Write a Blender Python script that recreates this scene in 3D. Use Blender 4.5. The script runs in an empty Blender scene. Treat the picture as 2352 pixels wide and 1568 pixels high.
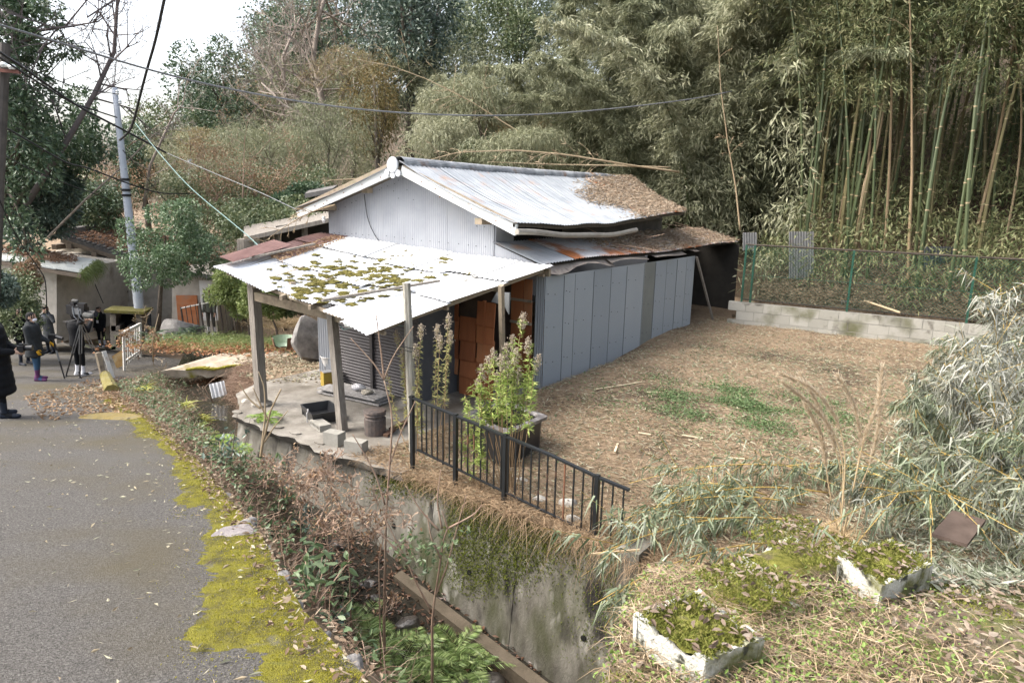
import bpy, bmesh, math, random
import numpy as np
from mathutils import Vector, Matrix, Quaternion

# ------------------------------------------------------------------ camera, world, sun, exposure
SC = bpy.context.scene
COL = SC.collection
FPX, CX, CY = 1568.0, 1176.0, 784.0          # photo measured on a 2352 x 1568 grid
PITCH, ROLL = math.radians(12.13), math.radians(1.3)
CAM = np.array([0.0, 0.0, 1.75])
_f = np.array([0, math.cos(PITCH), -math.sin(PITCH)])
_r0 = np.array([1.0, 0, 0]); _u0 = np.cross(_r0, _f)
_r = math.cos(ROLL) * _r0 + math.sin(ROLL) * _u0
_u = -math.sin(ROLL) * _r0 + math.cos(ROLL) * _u0
cd = bpy.data.cameras.new('camera'); cam = bpy.data.objects.new('camera', cd); COL.objects.link(cam)
cd.sensor_width = 36; cd.lens = 24; cd.clip_start = 0.05; cd.clip_end = 600
cam.matrix_world = Matrix(((_r[0], _u[0], -_f[0], CAM[0]), (_r[1], _u[1], -_f[1], CAM[1]), (_r[2], _u[2], -_f[2], CAM[2]), (0, 0, 0, 1)))
SC.camera = cam
SUN_EL, SUN_AZ = math.radians(50), math.radians(-95)      # azimuth from +Y, clockwise
w = bpy.data.worlds.new('World'); SC.world = w; w.use_nodes = True
nt = w.node_tree; bgn = nt.nodes['Background']
sky = nt.nodes.new('ShaderNodeTexSky'); sky.sky_type = 'NISHITA'; sky.sun_disc = False
sky.sun_elevation = SUN_EL; sky.sun_rotation = SUN_AZ
sky.air_density = 1.0; sky.dust_density = 6.0; sky.ozone_density = 0.6
hs = nt.nodes.new('ShaderNodeHueSaturation'); hs.inputs['Saturation'].default_value = 0.55
nt.links.new(sky.outputs[0], hs.inputs['Color']); nt.links.new(hs.outputs[0], bgn.inputs[0])
bgn.inputs[1].default_value = 0.15
sl = bpy.data.lights.new('sun', 'SUN'); sl.energy = 0.75; sl.angle = math.radians(25); sl.color = (1.0, 0.975, 0.94)
sun = bpy.data.objects.new('sun', sl); COL.objects.link(sun)
sd = Vector((math.sin(SUN_AZ) * math.cos(SUN_EL), math.cos(SUN_AZ) * math.cos(SUN_EL), math.sin(SUN_EL)))
sun.rotation_euler = sd.to_track_quat('Z', 'Y').to_euler()
SC.view_settings.view_transform = 'Standard'; SC.view_settings.look = 'None'
SC.view_settings.exposure = 1.8; SC.view_settings.gamma = 1.0
SC.render.engine = 'CYCLES'
SC.cycles.use_denoising = True
SC.cycles.max_bounces = 6; SC.cycles.diffuse_bounces = 3; SC.cycles.transparent_max_bounces = 6

# ------------------------------------------------------------------ pixels to directions, stream frame (s along the stream, t across it)
def ray(x, y): return _f + (x - CX) / FPX * _r - (y - CY) / FPX * _u
def PZ(x, y, z):                      # pixel on a level plane
    d = ray(x, y); return CAM + d * (z - CAM[2]) / d[2]
def PY(x, y, dist):                   # pixel at a distance along +Y
    d = ray(x, y); return CAM + d * dist / d[1]
_d = ray(2405, 475)[:2]; DD = _d / np.linalg.norm(_d); LL = np.array([-DD[1], DD[0]])
W0 = PZ(1400, 1260, -2.0)[:2]
D3 = np.array([DD[0], DD[1], 0]); L3 = np.array([LL[0], LL[1], 0]); UP = np.array([0, 0, 1.0])
def ST(s, t, z=0.0): return np.array([W0[0] + LL[0] * s + DD[0] * t, W0[1] + LL[1] * s + DD[1] * t, z])
def st_of(p): q = np.asarray(p)[:2] - W0; return float(q @ LL), float(q @ DD)
def PT(x, y, t):                      # pixel on the vertical plane across = t
    d = ray(x, y); k = (t - (CAM[:2] - W0) @ DD) / (d[:2] @ DD); return CAM + d * k
def PS(x, y, s):
    d = ray(x, y); k = (s - (CAM[:2] - W0) @ LL) / (d[:2] @ LL); return CAM + d * k
rng = np.random.default_rng(7); random.seed(7)
def sm(x): x = np.clip(x, 0, 1); return x * x * (3 - 2 * x)

# ------------------------------------------------------------------ materials
MATS = {}
def mat(name, cols, rough=0.8, scale=6.0, bump=0.0, bscale=40.0, spec=0.3, metal=0.0, detail=6.0, island=0.0, stretch=None, trans=0.0, objrand=0.0, spots=None):
    """cols: 1-4 colours mixed by noise; island: share of per-piece random mixed in; spots: (colour, scale, lo, hi) stains"""
    if name in MATS: return MATS[name]
    m = bpy.data.materials.new(name); m.use_nodes = True; N = m.node_tree.nodes; K = m.node_tree.links
    b = N['Principled BSDF']; b.inputs['Roughness'].default_value = rough; b.inputs['Metallic'].default_value = metal
    b.inputs['Specular IOR Level'].default_value = spec
    tc = N.new('ShaderNodeTexCoord'); vec = tc.outputs['Object']
    if stretch:
        mp = N.new('ShaderNodeMapping'); mp.inputs['Scale'].default_value = stretch; K.new(vec, mp.inputs[0]); vec = mp.outputs[0]
    if objrand:
        oi0 = N.new('ShaderNodeObjectInfo'); va = N.new('ShaderNodeVectorMath'); K.new(vec, va.inputs[0]); K.new(oi0.outputs['Location'], va.inputs[1]); vec = va.outputs[0]
    nz = N.new('ShaderNodeTexNoise'); nz.inputs['Scale'].default_value = scale; nz.inputs['Detail'].default_value = detail; nz.inputs['Roughness'].default_value = 0.62
    K.new(vec, nz.inputs['Vector'])
    cr = N.new('ShaderNodeValToRGB'); e = cr.color_ramp.elements
    if len(cols) == 1: cols = [cols[0], tuple(c * 0.85 for c in cols[0])]
    for i, c in enumerate(cols):
        pos = i / (len(cols) - 1) if (island or objrand) else 0.3 + 0.4 * i / (len(cols) - 1)
        el = e[i] if i < 2 else e.new(pos)
        el.position = pos
        el.color = (*c, 1)
    fac = nz.outputs[0]
    if island:
        g = N.new('ShaderNodeNewGeometry'); mx = N.new('ShaderNodeMix'); mx.inputs['Factor'].default_value = island
        K.new(nz.outputs[0], mx.inputs[2]); K.new(g.outputs['Random Per Island'], mx.inputs[3]); fac = mx.outputs[0]
    if objrand:
        oi = N.new('ShaderNodeObjectInfo'); mx = N.new('ShaderNodeMix'); mx.inputs['Factor'].default_value = objrand
        K.new(fac, mx.inputs[2]); K.new(oi.outputs['Random'], mx.inputs[3]); fac = mx.outputs[0]
    K.new(fac, cr.inputs[0]); col = cr.outputs[0]
    for sp in (spots or []):
        c2, s2, lo, hi = sp
        n2 = N.new('ShaderNodeTexNoise'); n2.inputs['Scale'].default_value = s2; n2.inputs['Detail'].default_value = 5; K.new(vec if len(cols) else vec, n2.inputs['Vector'])
        mr = N.new('ShaderNodeMapRange'); mr.inputs[1].default_value = lo; mr.inputs[2].default_value = hi; K.new(n2.outputs[0], mr.inputs[0])
        mm = N.new('ShaderNodeMix'); mm.data_type = 'RGBA'; K.new(mr.outputs[0], mm.inputs[0]); K.new(col, mm.inputs[6]); mm.inputs[7].default_value = (*c2, 1); col = mm.outputs[2]
    K.new(col, b.inputs['Base Color'])
    if bump:
        n3 = N.new('ShaderNodeTexNoise'); n3.inputs['Scale'].default_value = bscale; n3.inputs['Detail'].default_value = 8; K.new(vec, n3.inputs['Vector'])
        bp = N.new('ShaderNodeBump'); bp.inputs['Strength'].default_value = bump; bp.inputs['Distance'].default_value = 0.02
        K.new(n3.outputs[0], bp.inputs['Height']); K.new(bp.outputs[0], b.inputs['Normal'])
    if trans:
        out = N['Material Output']; tr = N.new('ShaderNodeBsdfTranslucent'); K.new(col, tr.inputs[0])
        ms = N.new('ShaderNodeMixShader'); ms.inputs[0].default_value = trans; K.new(b.outputs[0], ms.inputs[1]); K.new(tr.outputs[0], ms.inputs[2]); K.new(ms.outputs[0], out.inputs[0])
    MATS[name] = m; return m

# ------------------------------------------------------------------ mesh building
OFF = {}
class MB:
    def __init__(self): self.v = []; self.f = []; self.m = []; self.n = 0
    def add(self, verts, faces, mi=0):
        verts = np.asarray(verts, float).reshape(-1, 3); self.v.append(verts)
        for q in faces: self.f.append(tuple(i + self.n for i in q)); self.m.append(mi)
        self.n += len(verts); return self
    def box(self, c, ax, ay, az, mi=0):           # centre and three half-axis vectors
        c, ax, ay, az = map(np.asarray, (c, ax, ay, az))
        v = [c + i * ax + j * ay + k * az for i in (-1, 1) for j in (-1, 1) for k in (-1, 1)]
        return self.add(v, [(0, 1, 3, 2), (4, 6, 7, 5), (0, 4, 5, 1), (2, 3, 7, 6), (0, 2, 6, 4), (1, 5, 7, 3)], mi)
    def beam(self, a, b, wd, ht, up=UP, mi=0):    # squared timber from a to b
        a, b = np.asarray(a, float), np.asarray(b, float); d = b - a; n = np.linalg.norm(d); d /= n
        s = np.cross(d, up); 
        if np.linalg.norm(s) < 1e-4: s = np.array([1.0, 0, 0])
        s /= np.linalg.norm(s); u = np.cross(s, d)
        return self.box((a + b) / 2, d * n / 2, s * wd / 2, u * ht / 2, mi)
    def tube(self, pts, rad, n=8, mi=0, cap=True):
        pts = np.asarray(pts, float); m = len(pts); rad = np.broadcast_to(np.asarray(rad, float), (m,))
        tg = np.gradient(pts, axis=0); tg /= np.linalg.norm(tg, axis=1)[:, None] + 1e-9
        ref = np.array([0, 0, 1.0]) if abs(tg[0][2]) < 0.9 else np.array([1.0, 0, 0])
        u = np.cross(tg[0], ref); u /= np.linalg.norm(u); vs = []
        for i in range(m):
            u = u - tg[i] * (u @ tg[i]); u /= np.linalg.norm(u) + 1e-9; w_ = np.cross(tg[i], u)
            a = np.arange(n) * 2 * math.pi / n
            vs.append(pts[i] + rad[i] * (np.cos(a)[:, None] * u + np.sin(a)[:, None] * w_))
        fs = [(i * n + j, i * n + (j + 1) % n, (i + 1) * n + (j + 1) % n, (i + 1) * n + j) for i in range(m - 1) for j in range(n)]
        if cap: fs += [tuple(range(n - 1, -1, -1)), tuple((m - 1) * n + j for j in range(n))]
        return self.add(np.concatenate(vs), fs, mi)
    def lathe(self, c, prof, n=20, mi=0, sx=1, sy=1, axis=None):   # prof: (radius, height)
        c = np.asarray(c, float); a = np.arange(n) * 2 * math.pi / n; vs = []
        for r, h in prof: vs.append(np.stack([np.cos(a) * r * sx, np.sin(a) * r * sy, np.full(n, h)], 1))
        V = np.concatenate(vs)
        if axis is not None:
            q = Vector((0, 0, 1)).rotation_difference(Vector(axis)); R = np.array(q.to_matrix()); V = V @ R.T
        m = len(prof)
        fs = [(i * n + j, i * n + (j + 1) % n, (i + 1) * n + (j + 1) % n, (i + 1) * n + j) for i in range(m - 1) for j in range(n)]
        fs += [tuple(range(n - 1, -1, -1)), tuple((m - 1) * n + j for j in range(n))]
        return self.add(V + c, fs, mi)
    def prism(self, poly, ext, mi=0):             # polygon and an extrusion vector
        p = np.asarray(poly, float); n = len(p); ext = np.asarray(ext, float)
        return self.add(np.concatenate([p, p + ext]), [tuple(range(n)), tuple(range(2 * n - 1, n - 1, -1))] + [(j, n + j, n + (j + 1) % n, (j + 1) % n) for j in range(n)], mi)
    def grid(self, fn, us, vs, mi=0):             # fn(u, v) -> point
        P = np.array([[fn(a, b) for b in vs] for a in us]); nu, nv = len(us), len(vs)
        return self.add(P.reshape(-1, 3), [(i * nv + j, (i + 1) * nv + j, (i + 1) * nv + j + 1, i * nv + j + 1) for i in range(nu - 1) for j in range(nv - 1)], mi)
    def build(self, name, mats, parent=None, smooth=False, kind=None):
        me = bpy.data.meshes.new(name)
        V = np.concatenate(self.v) if self.v else np.zeros((0, 3))
        off = OFF.get(parent.name, np.zeros(3)) if parent else np.zeros(3)
        me.from_pydata((V - off).tolist(), [], self.f)
        if not isinstance(mats, (list, tuple)): mats = [mats]
        for m in mats: me.materials.append(m)
        if len(mats) > 1: me.polygons.foreach_set('material_index', self.m)
        if smooth: me.polygons.foreach_set('use_smooth', [True] * len(me.polygons))
        me.update()
        return link(name, me, parent, off, kind)
def link(name, me, parent=None, off=None, kind=None):
    o = bpy.data.objects.new(name, me); COL.objects.link(o)
    if parent: o.parent = parent; OFF[o.name] = off
    if kind: o['kind'] = kind
    return o
def fast_mesh(name, V, F, mats, parent=None, smooth=False, kind=None, mi=None):   # F: (n, 3 or 4) int array
    me = bpy.data.meshes.new(name); V = np.ascontiguousarray(V, np.float32); F = np.ascontiguousarray(F, np.int32)
    off = OFF.get(parent.name, np.zeros(3)) if parent else np.zeros(3)
    me.vertices.add(len(V)); me.vertices.foreach_set('co', (V - off.astype(np.float32)).ravel())
    k = F.shape[1]; me.loops.add(F.size); me.loops.foreach_set('vertex_index', F.ravel())
    me.polygons.add(len(F)); me.polygons.foreach_set('loop_start', np.arange(len(F), dtype=np.int32) * k)
    if not isinstance(mats, (list, tuple)): mats = [mats]
    for m in mats: me.materials.append(m)
    if mi is not None: me.polygons.foreach_set('material_index', np.ascontiguousarray(mi, np.int32))
    me.polygons.foreach_set('use_smooth', np.full(len(F), smooth, bool)); me.update(calc_edges=True)
    return link(name, me, parent, off, kind)
def thing(name, label, cat, loc=(0, 0, 0), group=None):
    o = bpy.data.objects.new(name, None); COL.objects.link(o); o.location = tuple(map(float, loc)); o.empty_display_size = 0.1
    OFF[o.name] = np.asarray(loc, float); o['kind'] = 'thing'; tag(o, label, cat, group); return o
def tag(o, label, cat=None, group=None):
    o['label'] = label
    if cat: o['category'] = cat
    if group: o['group'] = group
    return o
def copy_tree(o, parent=None):
    c = o.copy(); COL.objects.link(c); c.parent = parent
    for ch in list(o.children): copy_tree(ch, c)
    return c
def centre(o):                     # put a single-mesh thing's origin at its own base
    me = o.data; n = len(me.vertices); a = np.empty(n * 3, np.float32); me.vertices.foreach_get('co', a); a = a.reshape(-1, 3)
    b = np.array([a[:, 0].mean(), a[:, 1].mean(), a[:, 2].min()], np.float32); me.vertices.foreach_set('co', (a - b).ravel()); me.update()
    o.location = tuple(map(float, b)); return o

# ------------------------------------------------------------------ terrain
TR_S = [-6, -4, -.2, 1.1, 3.9, 7.35, 11.2, 12.5, 14, 16, 17.5, 90]; TR_T = [-6.0, -5.2, -4.08, -3.52, -2.55, -1.5, -.55, .7, 1.7, 3.3, 4.93, 4.98]
TW_S = [-6, 6.9, 7.5, 9.07, 10.2, 12.3, 14, 16, 17.5, 90]; TW_T = [0, 0, .4, 1.4, 1.7, 2.75, 3.6, 4.6, 4.95, 5.0]
def t_road(s): return np.interp(s, TR_S, TR_T)
def t_wall(s): return np.interp(s, TW_S, TW_T)
def t_left(s): return np.interp(s, [-6, 2.9, 3.8, 7, 8, 9.8, 11.2, 12.7, 14, 16, 17.5, 90], [-1.5, -1.25, -.9, -.65, -.1, .75, .9, 1.9, 2.4, 3.7, 4.94, 4.99])
def z_bed(s): return np.interp(s, [-6, .58, 2.5, 3.8, 5.2, 7, 12, 17.5], [-4.2, -3.85, -3.42, -3.12, -2.98, -2.9, -2.85, -2.8])
def z_road(y): return np.where(y < 29, -.175 * y, -5.375 + .3 * (1 - np.exp(-(np.maximum(y, 29) - 29) * .175 / .3)) * -1)
def wob(x, y, k=1.0): return (np.sin(x * 1.7 * k + 1.3) * np.cos(y * 2.1 * k + .4) + .6 * np.sin(x * 3.9 * k + y * 2.7 * k) + .4 * np.cos(y * 5.3 * k - x * 4.1 * k)) * .5
def hill_t0(s): return np.interp(s, [-10, 3.0, 3.8, 9, 12, 40], [13.25, 13.25, 17.6, 17.6, 17, 20])
def z_yard(s, t):
    s, t = np.broadcast_arrays(np.asarray(s, float), np.asarray(t, float))
    x = W0[0] + LL[0] * s + DD[0] * t; y = W0[1] + LL[1] * s + DD[1] * t
    inyard = 1 - sm((s - 3.5) / .8)
    z = -2.0 + .4 * (1 - np.exp(-np.maximum(t, 0) / 5)) * np.maximum(inyard, sm((t - 6) / 4))
    z = z - .4 * sm((s - 8.3) / 3.5)
    wv = sm((s - 13) / 5) * (1 - sm((t - 5.5) / 7)); z = z * (1 - wv) + z_road(y) * wv
    up = -.2 * np.maximum(y, -2)
    k = 1 - sm((y - 4.2) / 2.4); k = k * (s < 8)
    z = z * (1 - k) + up * k
    h = np.maximum(t - hill_t0(s), 0)
    z = z + np.where(h > 0, .62 * sm(h / .25) + np.interp(s, [4, 18], [.46, .3]) * h, 0) - np.maximum(h - 45, 0) * .4
    # the far side of the valley climbs gently too
    z = z + .06 * np.maximum(s - 24, 0)
    return z + .035 * wob(x, y) * np.clip(t * 2, 0, 1) * (1 + .6 * np.clip(h, 0, 6)) * np.where((s > 3.9) & (s < 9) & (t < 5), 0, 1)
def ground_z(p):
    s, t = st_of(p)
    if t > t_wall(s) or (y_end(s, t)): return float(z_yard(s, t))
    if t < t_road(s): return float(z_road(p[1]))
    tl, tr = float(t_left(s)), float(t_road(s)); zb = float(z_bed(s)); ze = float(z_road(ST(s, tr)[1]))
    if t > tl: return zb
    return ze + (zb - ze) * float(bank_prof((t - tr) / (tl - tr), s))
def y_end(s, t): return s < -.65 + .33 * min(t, 0) and t > t_road(s)
def bank_prof(u, s=0.0):
    g = sm((np.asarray(s) - 1.6) / 2.0); return (1 - g) * (.10 * sm(u / .2) + .72 * sm((u - .06) / .5) + .18 * np.clip(u, 0, 1)) + g * (.2 * sm(u / .5) + .8 * sm((u - .5) / .5))

def rows(name, slist, tfun, zfun, n, m, kind='structure'):
    V = []
    for s in slist:
        tt = tfun(s, n); P = np.stack([W0[0] + LL[0] * s + DD[0] * tt, W0[1] + LL[1] * s + DD[1] * tt, np.zeros(n)], 1)
        P[:, 2] = zfun(s, tt, P); V.append(P)
    V = np.concatenate(V); a = np.arange(len(slist) - 1)[:, None] * n + np.arange(n - 1)[None]; a = a.ravel()
    F = np.stack([a, a + 1, a + n + 1, a + n], 1)
    return fast_mesh(name, V, F, m, smooth=True, kind=kind)

m_asphalt = mat('asphalt', [(.034, .031, .028), (.088, .082, .074), (.175, .164, .15)], .9, 75, 1.0, 150, detail=4, spots=[((.085, .07, .036), .7, .46, .78), ((.10, .096, .09), .4, .55, .8)])
m_soil = mat('bank_soil', [(.07, .05, .03), (.13, .095, .06), (.17, .13, .085)], .95, 9, .8, 60)
m_yard = mat('straw_soil', [(.12, .085, .055), (.19, .138, .09), (.26, .195, .13)], .95, 14, .8, 90, spots=[((.06, .042, .028), .55, .5, .68)])
m_bed = mat('stream_bed', [(.03, .022, .014), (.08, .06, .04), (.13, .1, .075)], .5, 7, .8, 40)
s_all = np.concatenate([np.arange(-6, 16, .2), np.arange(16, 44, 1.0)])
rows('road', s_all, lambda s, n: np.linspace(-26, float(t_road(s)), n), lambda s, t, P: z_road(P[:, 1]) + .012 * wob(P[:, 0], P[:, 1], .6) + .10 * np.maximum(-t - 14, 0) * (s > 6), 90, m_asphalt)
def bank_z(s, t, P):
    tr, tl = float(t_road(s)), float(t_left(s)); ze = float(z_road(ST(s, tr)[1])); zb = float(z_bed(s)); u = (t - tr) / (tl - tr)
    return ze - .006 + (zb - ze) * bank_prof(u, s) + .07 * wob(P[:, 0], P[:, 1], 1.6) * np.sin(np.pi * u)
rows('stream_bank', s_all[s_all < 17.3], lambda s, n: np.linspace(float(t_road(s)) - .05, float(t_left(s)), n), bank_z, 22, m_soil)
rows('stream_bed', s_all[s_all < 17.3], lambda s, n: np.linspace(float(t_left(s)) - .02, float(t_wall(s)) + .03, n), lambda s, t, P: z_bed(s) + .05 * wob(P[:, 0], P[:, 1], 3.0) - .02, 14, m_bed)
# yard, then the hillside behind it; along the stream the yard starts at the wall or bank edge
def t_split(s): return float(hill_t0(s)) - .1
def yard_t(s, n): return np.linspace(float(t_wall(s)) + .02, t_split(s), n)
def hill_t(s, n): return t_split(s) - .01 + 100 * np.linspace(0, 1, n) ** 2.2
s_y = np.concatenate([np.arange(-70, -12, 3.0), np.arange(-12, 12, .22), np.arange(12, 90, 1.5)])
def yz(s, t, P):
    z = z_yard(s, t)
    if s > 7.1 and s < 17.3: z = np.where(t < float(t_wall(s)) + .04, z_bed(s) - .1, z)
    return z
rows('yard_ground', s_y, yard_t, yz, 75, m_yard)
m_hill = mat('hill_litter', [(.035, .026, .017), (.075, .055, .035), (.12, .09, .058)], .95, 5, .9, 30)
rows('hillside', s_y, hill_t, yz, 80, m_hill)
# the crossing the photographer stands on: closes the channel at its near end
def cross_fn():
    mb = MB(); ts = np.linspace(-6.5, 0.02, 26)
    us = np.linspace(0, 1, 22)
    def fn(u, t):
        se = -.65 + .33 * t * 1.0 + .12 * math.sin(t * 3.1)
        if u < .75: s = -9 + (se + 9) * (u / .75) ** .6; p = ST(s, t); z = float(z_yard(s, t)) + .03 * wob(p[0], p[1], 1.5) - .10 * (u / .75) ** 8
        else: k = (u - .75) / .25; s = se + .15 * math.sin(k * 3); p = ST(s, t); z0 = float(z_yard(se, t)) - .1; z = z0 + (-4.0 - z0) * k
        return np.array([p[0], p[1], z])
    mb.grid(fn, us, ts); return mb.build('mound_ground', mat('mound_soil', [(.07, .06, .03), (.13, .105, .065), (.2, .165, .11)], .95, 10, .9, 50, spots=[((.09, .10, .025), 2.2, .46, .6)]), smooth=True, kind='structure')
cross_fn()
# water
m_water = bpy.data.materials.new('stream_water'); m_water.use_nodes = True
b = m_water.node_tree.nodes['Principled BSDF']; b.inputs['Base Color'].default_value = (.05, .045, .035, 1); b.inputs['Roughness'].default_value = .04; b.inputs['IOR'].default_value = 1.33
b.inputs['Transmission Weight'].default_value = .35
n1 = m_water.node_tree.nodes.new('ShaderNodeTexNoise'); n1.inputs['Scale'].default_value = 5; n1.inputs['Detail'].default_value = 4
b1 = m_water.node_tree.nodes.new('ShaderNodeBump'); b1.inputs['Strength'].default_value = .8; b1.inputs['Distance'].default_value = .08
m_water.node_tree.links.new(n1.outputs[0], b1.inputs['Height']); m_water.node_tree.links.new(b1.outputs[0], b.inputs['Normal'])
rows('stream_water', s_all[s_all < 17.2], lambda s, n: np.linspace(float(t_left(s)) - .12, float(t_wall(s)), n), lambda s, t, P: z_bed(s) + .035 + .006 * wob(P[:, 0], P[:, 1], 4.0), 12, m_water)
# ------------------------------------------------------------------ retaining wall, slab, bridge
m_conc = mat('wall_concrete', [(.085, .078, .062), (.155, .145, .12), (.23, .218, .185)], .9, 2.6, .6, 40, stretch=(2.2, 2.2, .7), spots=[((.05, .055, .02), .7, .52, .66), ((.03, .027, .024), 1.2, .58, .68), ((.3, .29, .255), 2.2, .6, .72)])
m_slab = mat('slab_concrete', [(.13, .118, .10), (.2, .185, .16), (.27, .252, .222)], .92, 3.2, .6, 40, spots=[((.085, .07, .052), 1.0, .48, .72), ((.3, .285, .25), 2.6, .62, .74)])
TG = 4.57
rw = thing('retaining_wall', 'stained mossy concrete retaining wall rising from the stream below the black railing', 'wall', ST(3.5, 0, -4.1))
def wall_face(s, k):      # k 0 bottom .. 1 top, slightly battered
    zt = -2.02; zb = float(z_bed(s)) - .15; return ST(s, -.22 * (1 - k) + .02 * math.sin(s * 2 + k * 3) * .3, zb + (zt - zb) * k)
cuts = [-1.4, -.25, 1.2, 2.62, 4.2, 5.7, 7.25]
for a, b_ in zip(cuts[:-1], cuts[1:]):
    mb = MB(); ss = np.linspace(a + .004, b_ - .004, 10); ks = np.linspace(0, 1, 12)
    mb.grid(lambda s, k: wall_face(s, k), ss, ks)
    mb.grid(lambda s, k: ST(s, .02 + .3 * k, -2.02), ss, [0, 1])
    for se in (a + .004, b_ - .004):
        mb.grid(lambda s, k: wall_face(se, k) + D3 * s * (.3 + .2 * (1 - k)), [0, 1], ks)
    mb.build('panel', m_conc, rw)
for s in (.2, 1.9, 3.3, 5.0, 6.5):
    mb = MB(); p = wall_face(s, .45); mb.tube([p - D3 * .015, p + D3 * .05], .035, 10); mb.build('weep_hole', mat('dark_hole', [(.01, .01, .008)], .9), rw)
mb = MB(); mb.prism([ST(-.2, -.62, z_bed(-.2) + .14), ST(2.9, -.5, z_bed(2.9) + .12), ST(2.9, -.36, z_bed(2.9) + .14), ST(-.2, -.46, z_bed(-.2) + .16)], (0, 0, -.4))
mb.build('toe_kerb', mat('toe_brown', [(.075, .06, .04), (.13, .105, .075)], .9, 4, .5, 40), rw)
# floor slab of the porch with a broken overhanging lip
fl = thing('porch_slab', 'cracked grey concrete slab under the porch with a broken edge over the stream', 'slab', ST(6, 2, -2.1))
mb = MB(); sl_ = np.linspace(3.2, 8.6, 40); lip = [-.26 + .04 * math.sin(s * 5) + .025 * math.sin(s * 13) + random.uniform(-.025, .025) + max(0, s - 7.0) * .95 + max(0, 4.3 - s) * .22 for s in sl_]
top = [ST(s, l, -1.985) for s, l in zip(sl_, lip)]; bot = [ST(s, l * .6, -2.11) for s, l in zip(sl_, lip)]; bk = [ST(s, 4.6, -1.985) for s in sl_]
n = len(sl_); mb.add(top + bot + bk, [(i, i + 1, n + i + 1, n + i) for i in range(n - 1)] + [(2 * n + i, 2 * n + i + 1, i + 1, i) for i in range(n - 1)])
mb.build('floor', m_slab, fl)
for i, s in enumerate((5.6, 6.05, 4.95, 6.6, 7.2)):
    mb = MB(); c = ST(s, -.08 + .05 * random.random(), -1.983); k = 7
    pts = [c + L3 * math.cos(a) * random.uniform(.08, .14) + D3 * math.sin(a) * random.uniform(.05, .09) for a in np.arange(k) * 2 * math.pi / k]
    mb.prism(pts, (0, 0, .02)); mb.build('broken_flake', m_slab, fl)
# bridge slab
bz = -2.4
br = thing('footbridge', 'low mossy concrete slab footbridge across the stream', 'bridge', PZ(460, 850, bz))
A = PZ(366, 853, bz); B = PZ(606, 838, bz)
mb = MB(); us = np.linspace(0, 1, 24); pr = []
near_t = [A + (B - A) * u + np.array([0, .06 * math.sin(u * 9), .02 * math.sin(u * 21)]) for u in us]
far_t = [p + np.array([.6, 1.7, .02]) for p in near_t]; near_b = [p + np.array([0, .03, -.2 + .03 * math.sin(i * 1.7)]) for i, p in enumerate(near_t)]; far_b = [p - np.array([0, 0, .17]) for p in far_t]
n = 24; mb.add(near_t + far_t + near_b + far_b, [(i, i + 1, n + i + 1, n + i) for i in range(n - 1)] + [(2 * n + i, 2 * n + i + 1, i + 1, i) for i in range(n - 1)] + [(3 * n + i, 3 * n + i + 1, 2 * n + i + 1, 2 * n + i) for i in range(n - 1)] + [(n + i, n + i + 1, 3 * n + i + 1, 3 * n + i) for i in range(n - 1)])
mb.build('deck', mat('bridge_concrete', [(.24, .2, .15), (.36, .3, .23), (.44, .39, .31)], .95, 3, .6, 40, spots=[((.16, .14, .02), 2.2, .56, .68)]), br)
mb = MB()
for i in range(n - 1):
    if 5 < i < 20: mb.box(near_t[i] + np.array([0, .04, .006]), (B - A) / n * .55, np.array([.0, .06 + .03 * random.random(), 0]), (0, 0, .018))
mb.build('moss_edge', mat('moss_dark', [(.1, .1, .01), (.22, .2, .02), (.3, .26, .04)], 1, 30, .9, 120), br)
for px in ():
    c = PZ(px, 858, -2.55); mb = MB(); mb.box(c + np.array([.45 + (.25 if px > 500 else -.25), 1.35, -.6]), np.array([.25, .1, 0]), np.array([.45, 1.1, 0]), (0, 0, .6)); mb.build('abutment', m_conc, br)

# ------------------------------------------------------------------ the house
m_cor = mat('corrugated_grey', [(.23, .245, .27), (.275, .29, .315), (.31, .325, .35)], .45, 1.2, .04, 20, spec=.4, spots=[((.3, .3, .3), .9, .55, .9)])
m_barge = mat('white_fascia', [(.48, .50, .50), (.56, .58, .57)], .5, 2.5, .03, 20, spots=[((.36, .26, .18), 3, .66, .76)])
m_roof = mat('galvanised_roof', [(.19, .208, .225), (.25, .268, .285), (.32, .335, .345)], .42, 2.0, .05, 30, spec=.4, metal=.15, stretch=(1, 1, 1), spots=[((.3, .17, .1), 1.4, .58, .74), ((.34, .35, .36), .6, .5, .8)])
m_rust = mat('rusty_roof', [(.28, .28, .29), (.42, .41, .4), (.33, .16, .08)], .6, 2.2, .1, 30, metal=.1, spots=[((.3, .11, .04), 1.3, .5, .64)])
m_ridge = mat('ridge_metal', [(.1, .11, .12), (.24, .25, .26), (.4, .42, .43)], .55, 3, .1, 30, spots=[((.2, .1, .05), 2, .6, .75)])
m_white = mat('white_roof_sheet', [(.56, .575, .58), (.68, .69, .695), (.76, .765, .765)], .5, 2.5, .04, 30, spots=[((.34, .33, .29), 1.5, .54, .74), ((.25, .24, .2), 5, .64, .72)])
m_redbrown = mat('red_brown_sheet', [(.26, .15, .125), (.34, .205, .175)], .6, 3, .05, 30)
m_maroon = mat('maroon_sheet', [(.1, .05, .045), (.17, .1, .085)], .6, 3, .05, 30)
m_timber = mat('weathered_timber', [(.13, .11, .09), (.2, .18, .155), (.27, .245, .21)], .9, 5, .4, 60, stretch=(6, 6, .6))
m_oldwood = mat('old_wood', [(.15, .12, .085), (.28, .23, .17), (.2, .18, .12)], .9, 5, .3, 50)
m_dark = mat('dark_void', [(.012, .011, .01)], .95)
m_nail = mat('nail_head', [(.1, .1, .11)], .5, metal=.5)
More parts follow.
